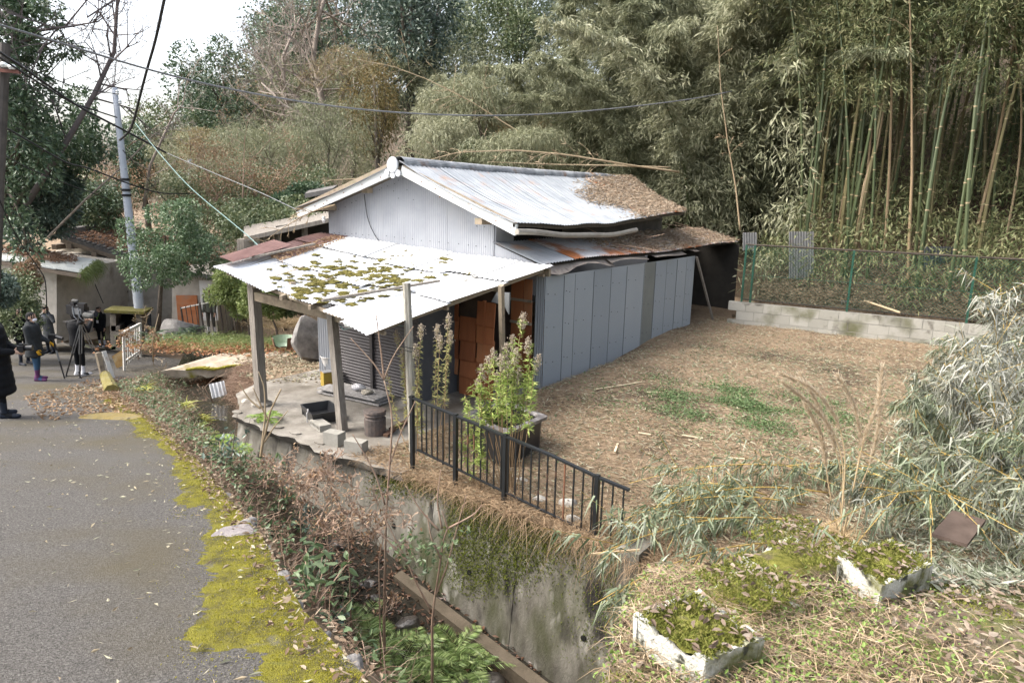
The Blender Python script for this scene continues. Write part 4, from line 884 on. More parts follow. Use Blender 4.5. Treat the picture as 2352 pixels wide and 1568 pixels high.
mb = MB(); mb.tube([PZ(2068, 718, -.85), PZ(1985, 690, -.7)], [.03, .025], 7); tag(centre(mb.build('fallen_stick', m_culm_t)), 'pale stick resting on the block wall behind the fence', 'stick')

# ------------------------------------------------------------------ black railing along the stream
m_rail = mat('black_paint', [(.008, .009, .010), (.014, .016, .017)], .45, 6, spec=.5, spots=[((.12, .06, .035), 4, .62, .72)])
TRL = .12
rz = lambda zx, zy: PT(940.8 + .275 * zx, 901.6 + .275 * zy, TRL)
rail_z = [(0, 25), (400, 190), (780, 345), (1180, 512), (1560, 690), (1835, 803)]
r0_ = rz(0, 25); rl = thing('black_railing', 'low black metal railing with thin bars on top of the retaining wall', 'railing', np.array([r0_[0], r0_[1], -2.0]))
pts = [rz(*p) for p in rail_z]
def rail_at(zx):
    return rz(zx, np.interp(zx, [p[0] for p in rail_z], [p[1] for p in rail_z]))
for a, b_ in zip(pts[:-1], pts[1:]):
    mb = MB(); mb.beam(a - UP * .012, b_ - UP * .012, .045, .025); mb.build('top_rail', m_rail, rl)
for zx in (100, 140, 185, 232, 280, 333, 435, 488, 540, 597, 652, 710, 770, 830, 890, 955, 1020, 1087, 1157, 1227, 1300, 1377, 1455, 1535, 1617, 1703, 1792):
    a = rail_at(zx); mb = MB(); mb.beam(a - UP * .02, np.array([a[0], a[1], a[2] - .74 + random.uniform(-.03, .03)]), .016, .016, up=D3)
    o = mb.build('bar', m_rail if zx != 1300 else mat('bar_rust', [(.2, .09, .045), (.12, .06, .04)], .8, 9), rl)
    if zx == 1300: o['label'] = 'rusty bar'
for zx in (20, 385, 800, 1570):
    a = rail_at(zx); mb = MB(); mb.beam(a + UP * .015, np.array([a[0], a[1], -2.06]), .05, .05, up=D3); mb.build('post', m_rail, rl)
a, b_ = rail_at(60), rail_at(1800); mb = MB(); mb.beam(a - UP * .72, b_ - UP * .72, .03, .02); mb.build('bottom_rail', m_rail, rl)
# wing block at the wall's near end, stones along the wall head
mb = MB(); c = PZ(1436, 1290, -2.05); mb.box(c + np.array([.12, .05, -.12]), L3 * .12, D3 * .18, UP * .3); tag(centre(mb.build('wing_wall', m_conc)), 'squared concrete block end of the retaining wall under the bamboo leaves', 'wall')['kind'] = 'thing'
def rock(name, label, c, r_, m_, seed, flat=.7, cat='rock', group=None, sub=3, amp=.28, rot=None, cut=(.62, .85)):
    bm_ = bmesh.new(); bmesh.ops.create_icosphere(bm_, subdivisions=sub, radius=1); r = np.random.default_rng(seed); ph = r.uniform(0, 6, (5, 3)); fr = r.uniform(1.0, 2.6, (5, 3))
    cutn = unit(r.normal(size=(16, 3))); cutd = r.uniform(*cut, 16)
    for v in bm_.verts:
        p = np.array(v.co)
        for n_, d_ in zip(cutn, cutd):
            k = p @ n_ - d_
            if k > 0: p = p - n_ * k * .85
        p = p * (1 + amp * .4 * sum(math.sin(fr[i] @ p * 1.5 + ph[i][0]) for i in range(5)) / 5)
        v.co = p * np.asarray(r_)
    me = bpy.data.meshes.new(name); bm_.to_mesh(me); bm_.free(); me.materials.append(m_); o = link(name, me); o.location = tuple(c); 
    if rot: o.rotation_euler = rot
    tag(o, label, cat, group); o['kind'] = 'thing'; return o
m_rock = mat('rock_grey', [(.1, .095, .09), (.19, .18, .17), (.28, .27, .25)], .9, 4, .8, 25, spots=[((.4, .39, .36), 3, .62, .74)])
m_rock_l = mat('rock_pale', [(.26, .25, .22), (.36, .34, .3), (.42, .41, .37)], .9, 5, .7, 30, spots=[((.1, .11, .03), 3, .58, .7)])
m_rock_w = mat('rock_wet', [(.02, .018, .015), (.06, .052, .045), (.11, .1, .085)], .35, 5, .7, 30, spec=.6)
for i, (x, y, sz) in enumerate(((1165, 1085, .10), (1195, 1110, .12), (1240, 1150, .11), (1305, 1160, .14), (1318, 1195, .12), (1120, 1060, .09))):
    rock('edge_stone', 'pale stone half buried in straw at the foot of the black railing', PZ(x, y, -1.98), (sz, sz * .7, sz * .8), m_rock_l, 400 + i, group='stones under the railing')
# ------------------------------------------------------------------ bathtub
m_tub = mat('black_enamel', [(.016, .016, .017), (.026, .025, .025)], .35, 5, spec=.5)
m_tubrim = mat('tub_rim', [(.05, .045, .043), (.12, .11, .105), (.3, .29, .28)], .4, 8, spec=.5)
zr = -1.38; rim = [PZ(1064, 948, zr), PZ(1162, 996, zr), PZ(1260, 955, zr), PZ(1162, 917, zr)]
tc_ = sum(rim) / 4; tb_ = thing('bathtub', 'old black bathtub used as a planter behind the railing', 'bathtub', np.array([tc_[0], tc_[1], -1.97]))
def tub_ring(sc, z, rr=.12, n=6):
    out = []
    for i in range(4):
        p, a, b_ = rim[i], rim[i - 1], rim[(i + 1) % 4]; da, db = unit(a - p), unit(b_ - p)
        for k in range(n + 1):
            th = k / n * math.pi / 2; out.append(p + da * rr * (1 - math.sin(th)) + db * rr * (1 - math.cos(th)))
    return [np.array([tc_[0] + (q_[0] - tc_[0]) * sc, tc_[1] + (q_[1] - tc_[1]) * sc, z]) for q_ in out]
def rings(mb, rs, closed_end=False, mi=0):
    n = len(rs[0]); mb.add(np.concatenate(rs), [(i * n + j, i * n + (j + 1) % n, (i + 1) * n + (j + 1) % n, (i + 1) * n + j) for i in range(len(rs) - 1) for j in range(n)] + ([tuple((len(rs) - 1) * n + j for j in range(n))] if closed_end else []), mi)
mb = MB(); rings(mb, [tub_ring(.96, zr - .05, .14), tub_ring(.92, zr - .06, .14), tub_ring(.86, -2.0, .12)]); mb.build('shell', m_tub, tb_, smooth=False)
mb = MB(); rings(mb, [tub_ring(.96, zr - .05, .05), tub_ring(1.0, zr - .045, .05), tub_ring(1.0, zr, .05), tub_ring(.84, zr + .012, .18), tub_ring(.8, zr - .03, .2)]); mb.build('rim', m_tubrim, tb_)
mb = MB(); rings(mb, [tub_ring(.8, zr - .03, .2), tub_ring(.74, zr - .42, .18)], True); mb.build('basin', m_tub, tb_, smooth=False)
# ------------------------------------------------------------------ goldenrod
lm_gold = leafmat('goldenrod_leaf', [(.16, .24, .05), (.25, .34, .08), (.36, .42, .12), (.46, .45, .18)], .5, .3)
lm_goldy = leafmat('goldenrod_leaf_pale', [(.20, .25, .10), (.32, .33, .13), (.38, .34, .14), (.25, .17, .09)], .55, .3)
m_stem = mat('weed_stem', [(.2, .13, .07), (.3, .21, .12)], .8, 8)
m_plume = leafmat('plume', [(.3, .24, .18), (.42, .36, .28), (.5, .45, .37)], .9, .3, .1)
def goldenrod(bx, by, zb, tx, ty, t, lm, seed, label, group, leaf_from=.35, nleaf=110, ll=.085, plume=True):
    r = np.random.default_rng(seed); base = PT(bx, by, t); base[2] = zb; tip = PT(tx, ty, t + r.uniform(-.15, .25))
    root = thing('goldenrod', label, 'plant', base, group); n = 12; u = np.linspace(0, 1, n)[:, None]
    pts = base + (tip - base) * u + np.sin(u * math.pi) * r.normal(size=3) * .05; mb = MB(); mb.tube(pts, np.linspace(.007, .003, n), 5); mb.build('stem', m_stem, root)
    H = np.linalg.norm(tip - base); uu = r.uniform(leaf_from, .97, nleaf); P = np.stack([np.interp(uu, u[:, 0], pts[:, k]) for k in range(3)], 1); a = r.uniform(0, 6.28, nleaf)
    Dv = np.stack([np.cos(a), np.sin(a), r.uniform(-.35, .75, nleaf)], 1); L_ = ll * r.uniform(.6, 1.3, nleaf) * (1.15 - .6 * uu)
    V, F = ribbons(P, Dv, L_, L_ * .17, .45, r, 2); V2, F2 = leaf_quads(P, Dv, L_, L_ * .19, r); Vv, Ff = join([(V, F), (V2, F2)])
    fast_mesh('leaves', Vv, Ff, lm, root, kind='stuff')
    if plume:
        m = 260; uu = r.random(m); c = tip - unit(tip - base) * uu[:, None] * .2; P = c + r.normal(size=(m, 3)) * .016 * (.4 + 1.2 * np.sin(uu * 3))[:, None]
        V, F = leaf_quads(P, r.normal(size=(m, 3)) + [0, 0, .4], .024, .011, r); fast_mesh('plume', V, F, m_plume, root, kind='stuff')
    return root
cl = [(1202, 718), (1176, 770), (1132, 800), (1105, 838), (1150, 815), (1163, 790), (1186, 800), (1215, 775), (1238, 815), (1095, 870), (1120, 820), (1140, 855), (1168, 830), (1192, 845), (1210, 850), (1068, 905), (1080, 880), (1152, 870), (1225, 860), (1176, 880)]
for i, (x, y) in enumerate(cl):
    goldenrod(1172 + (x - 1160) * .2 + random.uniform(-12, 12), 1120, -2.0 + .05, x, y, .42, lm_gold, 500 + i, 'goldenrod stem in the dense green clump in front of the bathtub', 'goldenrods at the bathtub', .56, 85, .12, plume=i < 14)
for i, (x, y) in enumerate(((1030, 722), (1005, 745), (1036, 760), (1012, 770))):
    goldenrod(1000 + (x - 1010) * .5 + random.uniform(-15, 15), 1040, -2.0, x, y, .55, lm_goldy, 540 + i, 'tall withered goldenrod between the wooden post and the bathtub', 'tall withered goldenrods', .42, 90, .09)
for i, (x, y) in enumerate(((968, 745), (910, 760), (955, 790), (925, 800), (888, 850), (962, 830))):
    goldenrod(955 + (x - 940) * .5 + random.uniform(-10, 10), 1035, -2.0, x, y, .5, lm_goldy, 550 + i, 'goldenrod with yellowing leaves beside the wooden post', 'goldenrods at the wooden post', .3, 100, .09, plume=i < 4)
for i, (x, y) in enumerate(((1072, 915), (1090, 955), (1062, 985), (1100, 905))):
    goldenrod(1105 + random.uniform(-10, 10), 1115, -2.0, x, y, .2, lm_gold, 560 + i, 'small goldenrod leaning over the rail before the bathtub', 'small goldenrods at the rail', .25, 90, .10, plume=False)
# free-standing wooden post with a wire
pb = PT(950, 1030, .55); pb[2] = -2.0; ptp = PT(934, 650, .55)
wp = thing('wooden_post', 'weathered split wooden post standing before the porch with a wire tied round it', 'post', pb)
mb = MB(); mb.tube([pb, pb + (ptp - pb) * .35, pb + (ptp - pb) * .75, ptp], [.062, .066, .063, .058], 7); mb.build('shaft', mat('grey_split_wood', [(.2, .185, .15), (.33, .31, .26), (.42, .4, .35)], .9, 5, .7, 40, stretch=(7, 7, .6)), wp)
for k, h_ in enumerate((.62, .64)):
    mb = MB(); c = pb + (ptp - pb) * h_; a = np.linspace(0, 2 * math.pi, 17); mb.tube(np.stack([c[0] + .07 * np.cos(a), c[1] + .07 * np.sin(a), c[2] + .01 * np.sin(a * 2)], 1), .005, 5); mb.build('wire_loop', MATS['black_cable'], wp)
# ------------------------------------------------------------------ things on the porch floor
ZF = -1.983
m_cb = mat('cinder', [(.22, .212, .185), (.29, .28, .25)], .95, 8, .5, 60)
def cinder(label, c, e1, e2, l=.2, w_=.095, h=.05, holes=True, z0=ZF):
    root = thing('cinder_block', label, 'block', c); e1 = unit(np.asarray(e1)); e2 = np.cross(UP, e1); mb = MB()
    if holes:      # lying on its side, seven core ends visible along the long edge
        mb.box(c + UP * (h - .012), e1 * l, e2 * w_, UP * .012); mb.box(c - UP * (h - .012), e1 * l, e2 * w_, UP * .012)
        for k in range(8): mb.box(c + e1 * (-l + .012 + (2 * l - .024) * k / 7), e1 * .012, e2 * w_ * .98, UP * (h - .02))
    else: mb.box(c, e1 * l, e2 * w_, UP * h)
    mb.build('body', m_cb, root); return root
c = PZ(736, 975, ZF + .05); cinder('hollow concrete block lying flat with its cores facing the stream', c, L3 + .25 * D3, D3)
c = PZ(768, 1005, ZF + .1); cinder('solid concrete block standing at the foot of the leaning porch post', c, L3 - .2 * D3, D3, .14, .09, .1, False)
c = PZ(818, 1024, ZF + .09); cinder('solid concrete block on the wall edge nearer the goldenrods', c, L3 - .3 * D3, D3, .15, .09, .09, False)
# black plastic tray
c = PZ(738, 957, ZF + .02); tr = thing('plastic_tray', 'open black plastic tray beside the leaning porch post', 'tray', c); e1, e2 = unit(L3 + .35 * D3), unit(D3 - .35 * L3); m_pl = mat('black_plastic', [(.012, .013, .015), (.02, .021, .023)], .35, 5, spec=.5)
mb = MB(); mb.box(c + UP * .01, e1 * .3, e2 * .22, UP * .012); mb.build('floor', m_pl, tr)
for d_, w2, e in ((e1, .3, e2), (-e1, .3, e2), (e2, .22, e1), (-e2, .22, e1)):
    mb = MB(); ln = .235 if w2 == .3 else .315; mb.box(c + d_ * w2 + UP * .085, d_ * .012 + UP * 0, e * ln, UP * .085 + d_ * .02); mb.build('side', m_pl, tr)
mb = MB(); g = c - e1 * .02 - e2 * .24; a = np.linspace(0, math.pi, 9); mb.tube([g - e2 * .06 + UP * .02 - e1 * (.2), g - e2 * .06 + UP * .16 - e1 * .19, g - e2 * .02 + UP * .19 - e1 * .13, g + UP * .19 - e1 * .05], .012, 6); mb.build('handle', mat('pale_metal', [(.5, .5, .5)], .4, metal=.6), tr)
# stack of boards
c = PZ(805, 915, ZF); bs = unit(L3 * .9 - .12 * D3)
for k, (h_, off, ln, w_) in enumerate(((.03, 0, .75, .16), (.075, .05, .72, .14), (.115, -.03, .7, .16), (.05, .25, .6, .12), (.09, .3, .62, .1))):
    mb = MB(); mb.box(c + UP * h_ + D3 * (off + .05), bs * ln, np.cross(UP, bs) * w_, UP * .014); tag(centre(mb.build('plank', mat('plank_grey', [(.16, .15, .14), (.27, .26, .25), (.35, .34, .33)], .8, 4, .3, 50, stretch=(4, 4, 1)))), 'grey plank in the low stack in front of the shutter', 'plank', 'planks before the shutter')
rock('plastic_bag', 'crumpled clear plastic bag on the plank stack', c + np.array([.12, .1, .2]), (.14, .1, .08), mat('clear_plastic', [(.4, .39, .4), (.55, .54, .55)], .25, 9, .6, 30, spec=.6), 421, cat='bag', amp=.7, sub=3)
rock('plastic_bag', 'dirty beige bag crumpled at the right end of the planks', c + np.array([.33, -.1, .16]), (.13, .1, .05), mat('dirty_bag', [(.25, .22, .17), (.36, .33, .27)], .6, 9, .6, 30), 422, cat='bag', amp=.7, sub=3)
# bucket, paint tin, pot
c = PZ(752, 885, ZF); tn = thing('metal_can', 'square yellow and orange oil can standing by the corrugated corner', 'can', c); mb = MB(); mb.box(c + UP * .14, e1 * .1, e2 * .1, UP * .14); mb.build('body', mat('can_print', [(.35, .25, .03), (.28, .2, .04), (.3, .1, .03)], .5, 6), tn); mb = MB(); mb.box(c + UP * .285, e1 * .095, e2 * .095, UP * .006); mb.build('lid', mat('can_lid', [(.35, .35, .36)], .4, metal=.5), tn)
for k_, (px_, py_, r_, h_, lab) in enumerate(((760, 862, .19, .2, 'pale plastic washbasin stacked behind the oil can'), (772, 880, .12, .24, 'dark green bucket between the oil can and the shutter'))):
    c = PZ(px_, py_, ZF); bk_ = thing(['basin', 'bucket'][k_], lab, ['basin', 'bucket'][k_], c); c = c + UP * (.22 if k_ == 0 else 0); mb = MB(); mb.lathe(c, [(r_ * .75, 0), (r_, h_), (r_ * 1.06, h_), (r_ * 1.06, h_ - .02)], 18); mb.build('shell', mat(['basin_pale', 'bucket_green'][k_], [[(.42, .41, .4), (.5, .49, .47)], [(.02, .05, .045), (.03, .06, .05)]][k_], .5), bk_)
    mb = MB(); mb.lathe(c + UP * (h_ - .02), [(r_ * .96, 0), (r_ * .96, .004)], 18); mb.build('contents', mat('basin_fill', [(.45, .45, .46)], .4), bk_)
    if k_ == 0:
        mb = MB(); mb.lathe(c - UP * .22, [(r_ * .7, 0), (r_ * .74, .215)], 14); mb.build('stand', mat('stand_dark', [(.1, .1, .1)], .7), bk_)
# rusty stove drum at the right
c = PZ(862, 995, ZF); dr = thing('stove_drum', 'rusty dark metal stove drum among dry stems on the porch floor', 'drum', c); mb = MB(); mb.lathe(c, [(.17, 0), (.17, .26), (.155, .27), (.155, .31), (.175, .315), (.15, .36)], 18); mb.build('barrel', mat('drum_rust', [(.04, .035, .033), (.09, .075, .068), (.13, .09, .07)], .7, 6, .4, 30), dr)
mb = MB(); mb.lathe(c + UP * .36, [(.18, 0), (.17, .03), (.05, .05)], 16); mb.build('lid', MATS['drum_rust'], dr)
for k, (a_, b2) in enumerate((((898, 985), (960, 955)), ((885, 1000), (905, 985)))):
    mb = MB(); mb.beam(PZ(*a_, ZF + .03), PZ(*b2, ZF + .05), .08, .04); tag(centre(mb.build('timber_scrap', mat('burnt_wood', [(.08, .045, .03), (.15, .09, .06)], .9, 6))), ['reddish timber offcut on the porch floor beside the drum', 'short dark timber offcut leaning at the drum'][k], 'timber')
# big boulder and broken pot behind the porch
rock('boulder', 'large grey angular boulder leaning beside the corrugated corner of the porch room', PZ(720, 810, -2.0) + UP * .25, (.66, .5, .72), m_rock, 433, sub=4, amp=.25, rot=(.2, -.5, .5), cut=(.5, .75))
c = PZ(652, 800, -2.05); pt_ = thing('broken_pot', 'broken brown glazed pot with pale green inside lying by the boulder', 'pot', c)
mb = MB(); n = 20; prof = [(.16, .0), (.24, .1), (.27, .24), (.28, .3)]; prof_i = [(.26, .3), (.25, .24), (.21, .1), (.1, .03)]
def arc_lathe(mb, prof, a0, a1, mi):
    a = np.linspace(a0, a1, 18); P = np.array([[c + np.array([math.cos(x) * r_, math.sin(x) * r_, h_]) for x in a] for r_, h_ in prof]); k = 18
    mb.add(P.reshape(-1, 3), [(i * k + j, i * k + j + 1, (i + 1) * k + j + 1, (i + 1) * k + j) for i in range(len(prof) - 1) for j in range(k - 1)], mi)
arc_lathe(mb, prof, -.9, 4.0, 0); mb.build('outer_wall', mat('pot_brown', [(.13, .07, .045), (.2, .11, .07)], .5, 5), pt_)
mb = MB(); arc_lathe(mb, prof_i, -.9, 4.0, 0); mb.build('inner_glaze', mat('pot_green', [(.26, .34, .24), (.33, .4, .3)], .35, 5), pt_)
# ------------------------------------------------------------------ styrofoam planters
m_foam = mat('old_foam', [(.36, .35, .30), (.50, .49, .43), (.58, .57, .52)], .85, 9, .7, 50, spots=[((.13, .13, .05), 4, .47, .62), ((.05, .05, .035), 9, .58, .66)])
m_moss = mat('moss_soil', [(.06, .065, .012), (.16, .16, .03), (.26, .25, .06)], 1, 18, 1, 90, spots=[((.13, .1, .07), 4, .52, .66)])
ROOTS = []
def planter(label, cs, z, h=.19, broken=(), seed=0):
    r = np.random.default_rng(seed); R_ = [PZ(x, y, z) for x, y in cs]; root = thing('foam_planter', label, 'planter', sum(R_) / 4 - UP * h); cen = sum(R_) / 4
    for i in range(4):
        a, b_ = R_[i], R_[(i + 1) % 4]; n = 16; us = np.linspace(0, 1, n); inn = unit(cen - (a + b_) / 2); tops = []
        for u in us:
            dz = -abs(r.normal()) * .012 - (.015 + .045 * abs(math.sin(u * 7 + i))) * (i in broken) * (.3 < u < .85); tops.append(dz)
        P = []
        for u, dz in zip(us, tops):
            p = a + (b_ - a) * u; P += [p - UP * h - inn * -.015, p + UP * dz, p + UP * (dz - r.random() * .006) + inn * .032, p - UP * h + inn * .032]
        mb = MB(); mb.add(P, [f for j in range(n - 1) for f in ((4 * j, 4 * j + 4, 4 * j + 5, 4 * j + 1), (4 * j + 1, 4 * j + 5, 4 * j + 6, 4 * j + 2), (4 * j + 2, 4 * j + 6, 4 * j + 7, 4 * j + 3))] + [(0, 1, 2, 3), (4 * n - 1, 4 * n - 2, 4 * n - 3, 4 * n - 4)]); mb.build('side', m_foam, root)
    mb = MB(); mb.grid(lambda u, v: ((R_[0] * (1 - u) + R_[1] * u) * (1 - v) + (R_[3] * (1 - u) + R_[2] * u) * v) * np.array([1, 1, 0]) + UP * (z - .035 + .022 * wob(u * 5 + seed, v * 5, 1.3) + .03 * math.sin(u * 3.14) * math.sin(v * 3.14)), np.linspace(.03, .97, 18), np.linspace(.03, .97, 18)); mb.build('mossy_soil', m_moss, root, smooth=True)
    ROOTS.append(root); return R_
PL = []; 
PL.append((planter('white foam planter full of yellow moss, front corner broken', [(1454, 1407), (1621, 1512), (1758, 1461), (1590, 1352)], -.38, .2, (0,), 1), -.38))
PL.append((planter('half-buried foam planter with crumbled sides between two others', [(1590, 1356), (1742, 1448), (1856, 1396), (1706, 1303)], -.63, .1, (0, 1, 3), 2), -.50))
PL.append((planter('white foam planter with dead leaves nearest the grass plumes', [(1925, 1270), (2026, 1342), (2146, 1290), (2046, 1235)], -.62, .2, (3,), 3), -.62))
PL.append((planter('sunken foam planter overgrown with dry grass behind the others', [(1700, 1275), (1880, 1365), (1985, 1310), (1820, 1225)], -.84, .08, (0, 1, 2, 3), 4), -.66))
mb = MB(); mb.beam(PZ(2180, 1240, -1.0), PZ(2225, 1185, -1.02), .26, .03); tag(centre(mb.build('board', mat('board_brown', [(.06, .042, .033), (.11, .08, .064)], .85, 5))), 'brown board lying under the bamboo leaves behind the planters', 'board')
mb = MB(); mb.beam(PZ(1358, 1272, -1.9), PZ(1470, 1262, -1.75), .02, .02); tag(centre(mb.build('cut_stick', m_culm_t)), 'pale cut stick lying across the wing block', 'stick')
# ------------------------------------------------------------------ utility poles, wires
m_pole = mat('pole_grey', [(.34, .37, .41), (.42, .45, .49)], .6, 3)
pt0 = PY(263, 202, 23.6); pbs = PY(330, 795, 23.4); pl = thing('utility_pole', 'leaning slender grey concrete utility pole by the stone shelter', 'pole', pbs)
mb = MB(); u = np.linspace(0, 1, 10)[:, None]; pp = pbs + (pt0 - pbs) * u; mb.tube(pp, np.linspace(.18, .085, 10), 12); mb.build('shaft', m_pole, pl, smooth=True)
for k, h_ in enumerate((.62, .66, .60)):
    c = pbs + (pt0 - pbs) * h_; mb = MB(); mb.lathe(c - UP * .03, [(.15, 0), (.15, .08)], 14); mb.build('band', MATS['black_cable'], pl)
for k, (x, y) in enumerate(((270, 218), (276, 240))):
    c = PY(x, y, 23.5); mb = MB(); mb.lathe(c, [(.03, 0), (.06, .04), (.04, .07), (.06, .1), (.03, .15)], 10); mb.build('insulator', MATS['porcelain'], pl)
for k in range(12):
    c = pbs + (pt0 - pbs) * (.2 + .05 * k); mb = MB(); mb.tube([c, c + np.array([.12 * (-1) ** k, -.11, 0])], .009, 5); mb.build('step_bolt', MATS['black_cable'], pl)
mb = MB(); c = pbs + (pt0 - pbs) * .1 + np.array([-.08, -.16, 0]); mb.box(c, (.03, 0, 0), (0, .01, 0), (0, 0, .45)); mb.build('yellow_guard', mat('yellow_guard', [(.5, .3, .02), (.05, .05, .05)], .6, 2, stretch=(1, 1, 3)), pl)
fp_ = thing('utility_pole', 'distant grey pole with two crossarms behind the bare shrubs', 'pole', PY(445, 520, 31)); a = PY(445, 520, 31); b_ = PY(436, 365, 31)
mb = MB(); mb.tube([a, b_], [.13, .09], 10); mb.build('shaft', m_pole, fp_)
for y in (395, 409):
    c = PY(428, y, 30.8); mb = MB(); mb.box(c, (.35, 0, 0), (0, .04, 0), (0, 0, .03)); mb.build('crossarm', m_pole, fp_)
lp_ = thing('utility_pole', 'rusty bracketed pole hidden in the evergreen at the road edge', 'pole', np.array([-12.2, 15.4, -2.6])); 
mb = MB(); mb.tube([np.array([-12.2, 15.4, -2.7]), PY(12, 100, 15.4)], [.13, .1], 10); mb.build('shaft', mat('pole_dark', [(.06, .055, .05), (.1, .09, .08)], .8, 4), lp_)
mb = MB(); mb.beam(PY(-20, 160, 15.2), PY(46, 166, 15.2), .07, .07); mb.build('bracket', mat('bracket_rust', [(.14, .06, .045), (.2, .09, .07)], .8, 6), lp_)
for x, y in ((10, 155), (28, 160)):
    mb = MB(); mb.lathe(PY(x, y, 15.15), [(.05, 0), (.08, .05), (.05, .1)], 10); mb.build('insulator', MATS['porcelain'], lp_)
def cable(label, path, d0, d1, r_, m_=None, sag=False):
    n = len(path); P = np.array([PY(x, y, d0 + (d1 - d0) * i / (n - 1)) for i, (x, y) in enumerate(path)]); tt = np.linspace(0, n - 1, 40)
    # smooth the measured points
    Q = np.stack([np.interp(tt, np.arange(n), P[:, k]) for k in range(3)], 1)
    for _ in range(6): Q[1:-1] = (Q[:-2] + 2 * Q[1:-1] + Q[2:]) / 4
    mb = MB(); mb.tube(Q, r_, 6); return tag(centre(mb.build('power_cable', m_ or MATS['black_cable'], smooth=True)), label, 'cable')
m_gc = mat('grey_cable', [(.12, .125, .13), (.18, .185, .19)], .5)
m_tc = mat('teal_cable', [(.12, .2, .19), (.17, .26, .25)], .6)
cable('long grey power cable sagging across the hillside above the house roof', [(-20, 52), (120, 93), (260, 137), (420, 183), (600, 220), (784, 249), (980, 265), (1200, 268), (1400, 252), (1600, 228), (1680, 210)], 10, 20, .017, m_gc)
cable('thick twisted black cable running steeply up from the grey pole', [(384, -30), (376, 5), (357, 95), (336, 165), (318, 235), (303, 298), (275, 322)], 12, 19, .028)
cable('black cable from the top left ending in a sleeve beyond the grey pole', [(-20, 108), (60, 160), (175, 243), (298, 306), (381, 351)], 13, 20, .025)
cable('thin cable from the sleeve down to the left roof corner of the house', [(381, 351), (490, 397), (600, 443), (682, 482)], 20, 15.5, .01, m_gc)
cable('black cable from the top left fixed to the grey pole', [(-20, 120), (60, 172), (160, 235), (268, 270)], 13, 19, .018)
cable('thin wire from the top left to the grey pole tip', [(-20, 110), (70, 160), (170, 200), (265, 216)], 13, 19.2, .012)
cable('slack pale teal cable drooping from the pole over the porch roof', [(311, 283), (360, 346), (437, 434), (577, 546), (650, 622), (740, 705), (790, 757)], 19, 10.4, .011, m_tc)
cable('teal tie wire from the insulators to the wooden post', [(790, 757), (830, 745), (880, 742), (934, 750)], 10.4, 9.75, .008, m_tc)
cable('drooping black cable below the roadside evergreens', [(-20, 275), (60, 320), (154, 377), (200, 384), (280, 417), (367, 446), (440, 444)], 15, 27, .022)
cable('thin black wire crossing low in front of the old house', [(-20, 340), (60, 385), (160, 425), (245, 455)], 16, 25, .014)
cable('black service drop hanging to the old house wall', [(-10, 440), (25, 520), (55, 570), (85, 610), (105, 640), (108, 720)], 14, 19.5, .014)
cable('stay wire running from the pole down behind the young tree', [(282, 345), (330, 400), (365, 445), (420, 500)], 19.2, 24, .012)
mb = MB(); c = PT(802, 752, .05); 
for k in range(3): mb.lathe(c + L3 * (-.05 + .05 * k), [(.02, 0), (.04, .02), (.04, .04), (.02, .06)], 10)
tag(centre(mb.build('cable_insulators', MATS['porcelain'])), 'small white insulators where the teal cable rests on the porch roof edge', 'insulator')
# ------------------------------------------------------------------ ground cover
def hit(px, py, lo=1.5, hi=60):
    d = ray(px, py); prev = lo
    for k in np.arange(lo, hi, .06):
        p = CAM + d * k
        if p[2] < ground_z(p): return np.array([p[0], p[1], ground_z(p)])
    return CAM + d * hi
def gz_arr(P): return np.array([ground_z(p) for p in P])
lm_straw = leafmat('straw', [(.14, .096, .056), (.25, .183, .112), (.35, .268, .172), (.44, .37, .27)], .8, .1, .15)
lm_litter = leafmat('pale_litter', [(.16, .12, .08), (.28, .23, .15), (.36, .34, .25), (.24, .25, .15)], .75, .12, .2)
lm_weed = leafmat('weed_leaf', [(.06, .11, .04), (.11, .17, .065), (.18, .25, .11)], .5, .25)
r = np.random.default_rng(900)
def yard_pts(n, s0, s1, t0, t1, pw=1.0):
    s = r.uniform(s0, s1, n); t = t0 + (t1 - t0) * r.random(n) ** pw; z = z_yard(s, t)
    return np.stack([W0[0] + LL[0] * s + DD[0] * t, W0[1] + LL[1] * s + DD[1] * t, z], 1)
def flat_dir(n, tilt=.12): a = r.uniform(0, 6.28, n); return np.stack([np.cos(a), np.sin(a), r.normal(0, tilt, n)], 1)
P = np.concatenate([yard_pts(48000, -9, 4.05, .02, 13.2, 1.25), yard_pts(16000, -3, 4.0, 0, 4)]); n = len(P); P[:, 2] += r.random(n) ** 2 * .035 + .004
dn = .5 + .5 * np.sin(P[:, 0] * 1.1 + 2) * np.cos(P[:, 1] * .9); V, F = leaf_quads(P, flat_dir(n), r.uniform(.05, .2, n), r.uniform(.004, .009, n), r, 0)
tag(fast_mesh('straw_litter', V, F, lm_straw, kind='stuff'), 'dry straw and cut grass strewn over the yard', 'straw')
P = np.concatenate([yard_pts(26000, -9, 4.05, .05, 13.2, 1.1), yard_pts(9000, -7, -1, -1.5, 6)]); n = len(P); P[:, 2] += r.random(n) * .03 + .006
V, F = leaf_quads(P, flat_dir(n, .25), r.uniform(.05, .14, n), r.uniform(.010, .024, n), r, .3)
tag(fast_mesh('leaf_litter', V, F, lm_litter, kind='stuff'), 'pale dead bamboo leaves strewn over the yard', 'leaves')
P = yard_pts(14000, -9, 3, .2, 10); P = P[P[:, 0] * .5 - P[:, 1] * .22 + r.normal(0, .9, len(P)) > -1.2]; n = len(P); P[:, 2] += r.random(n) * .04 + .01; V, F = leaf_quads(P, flat_dir(n, .25), r.uniform(.06, .15, n), r.uniform(.010, .02, n), r, .3)
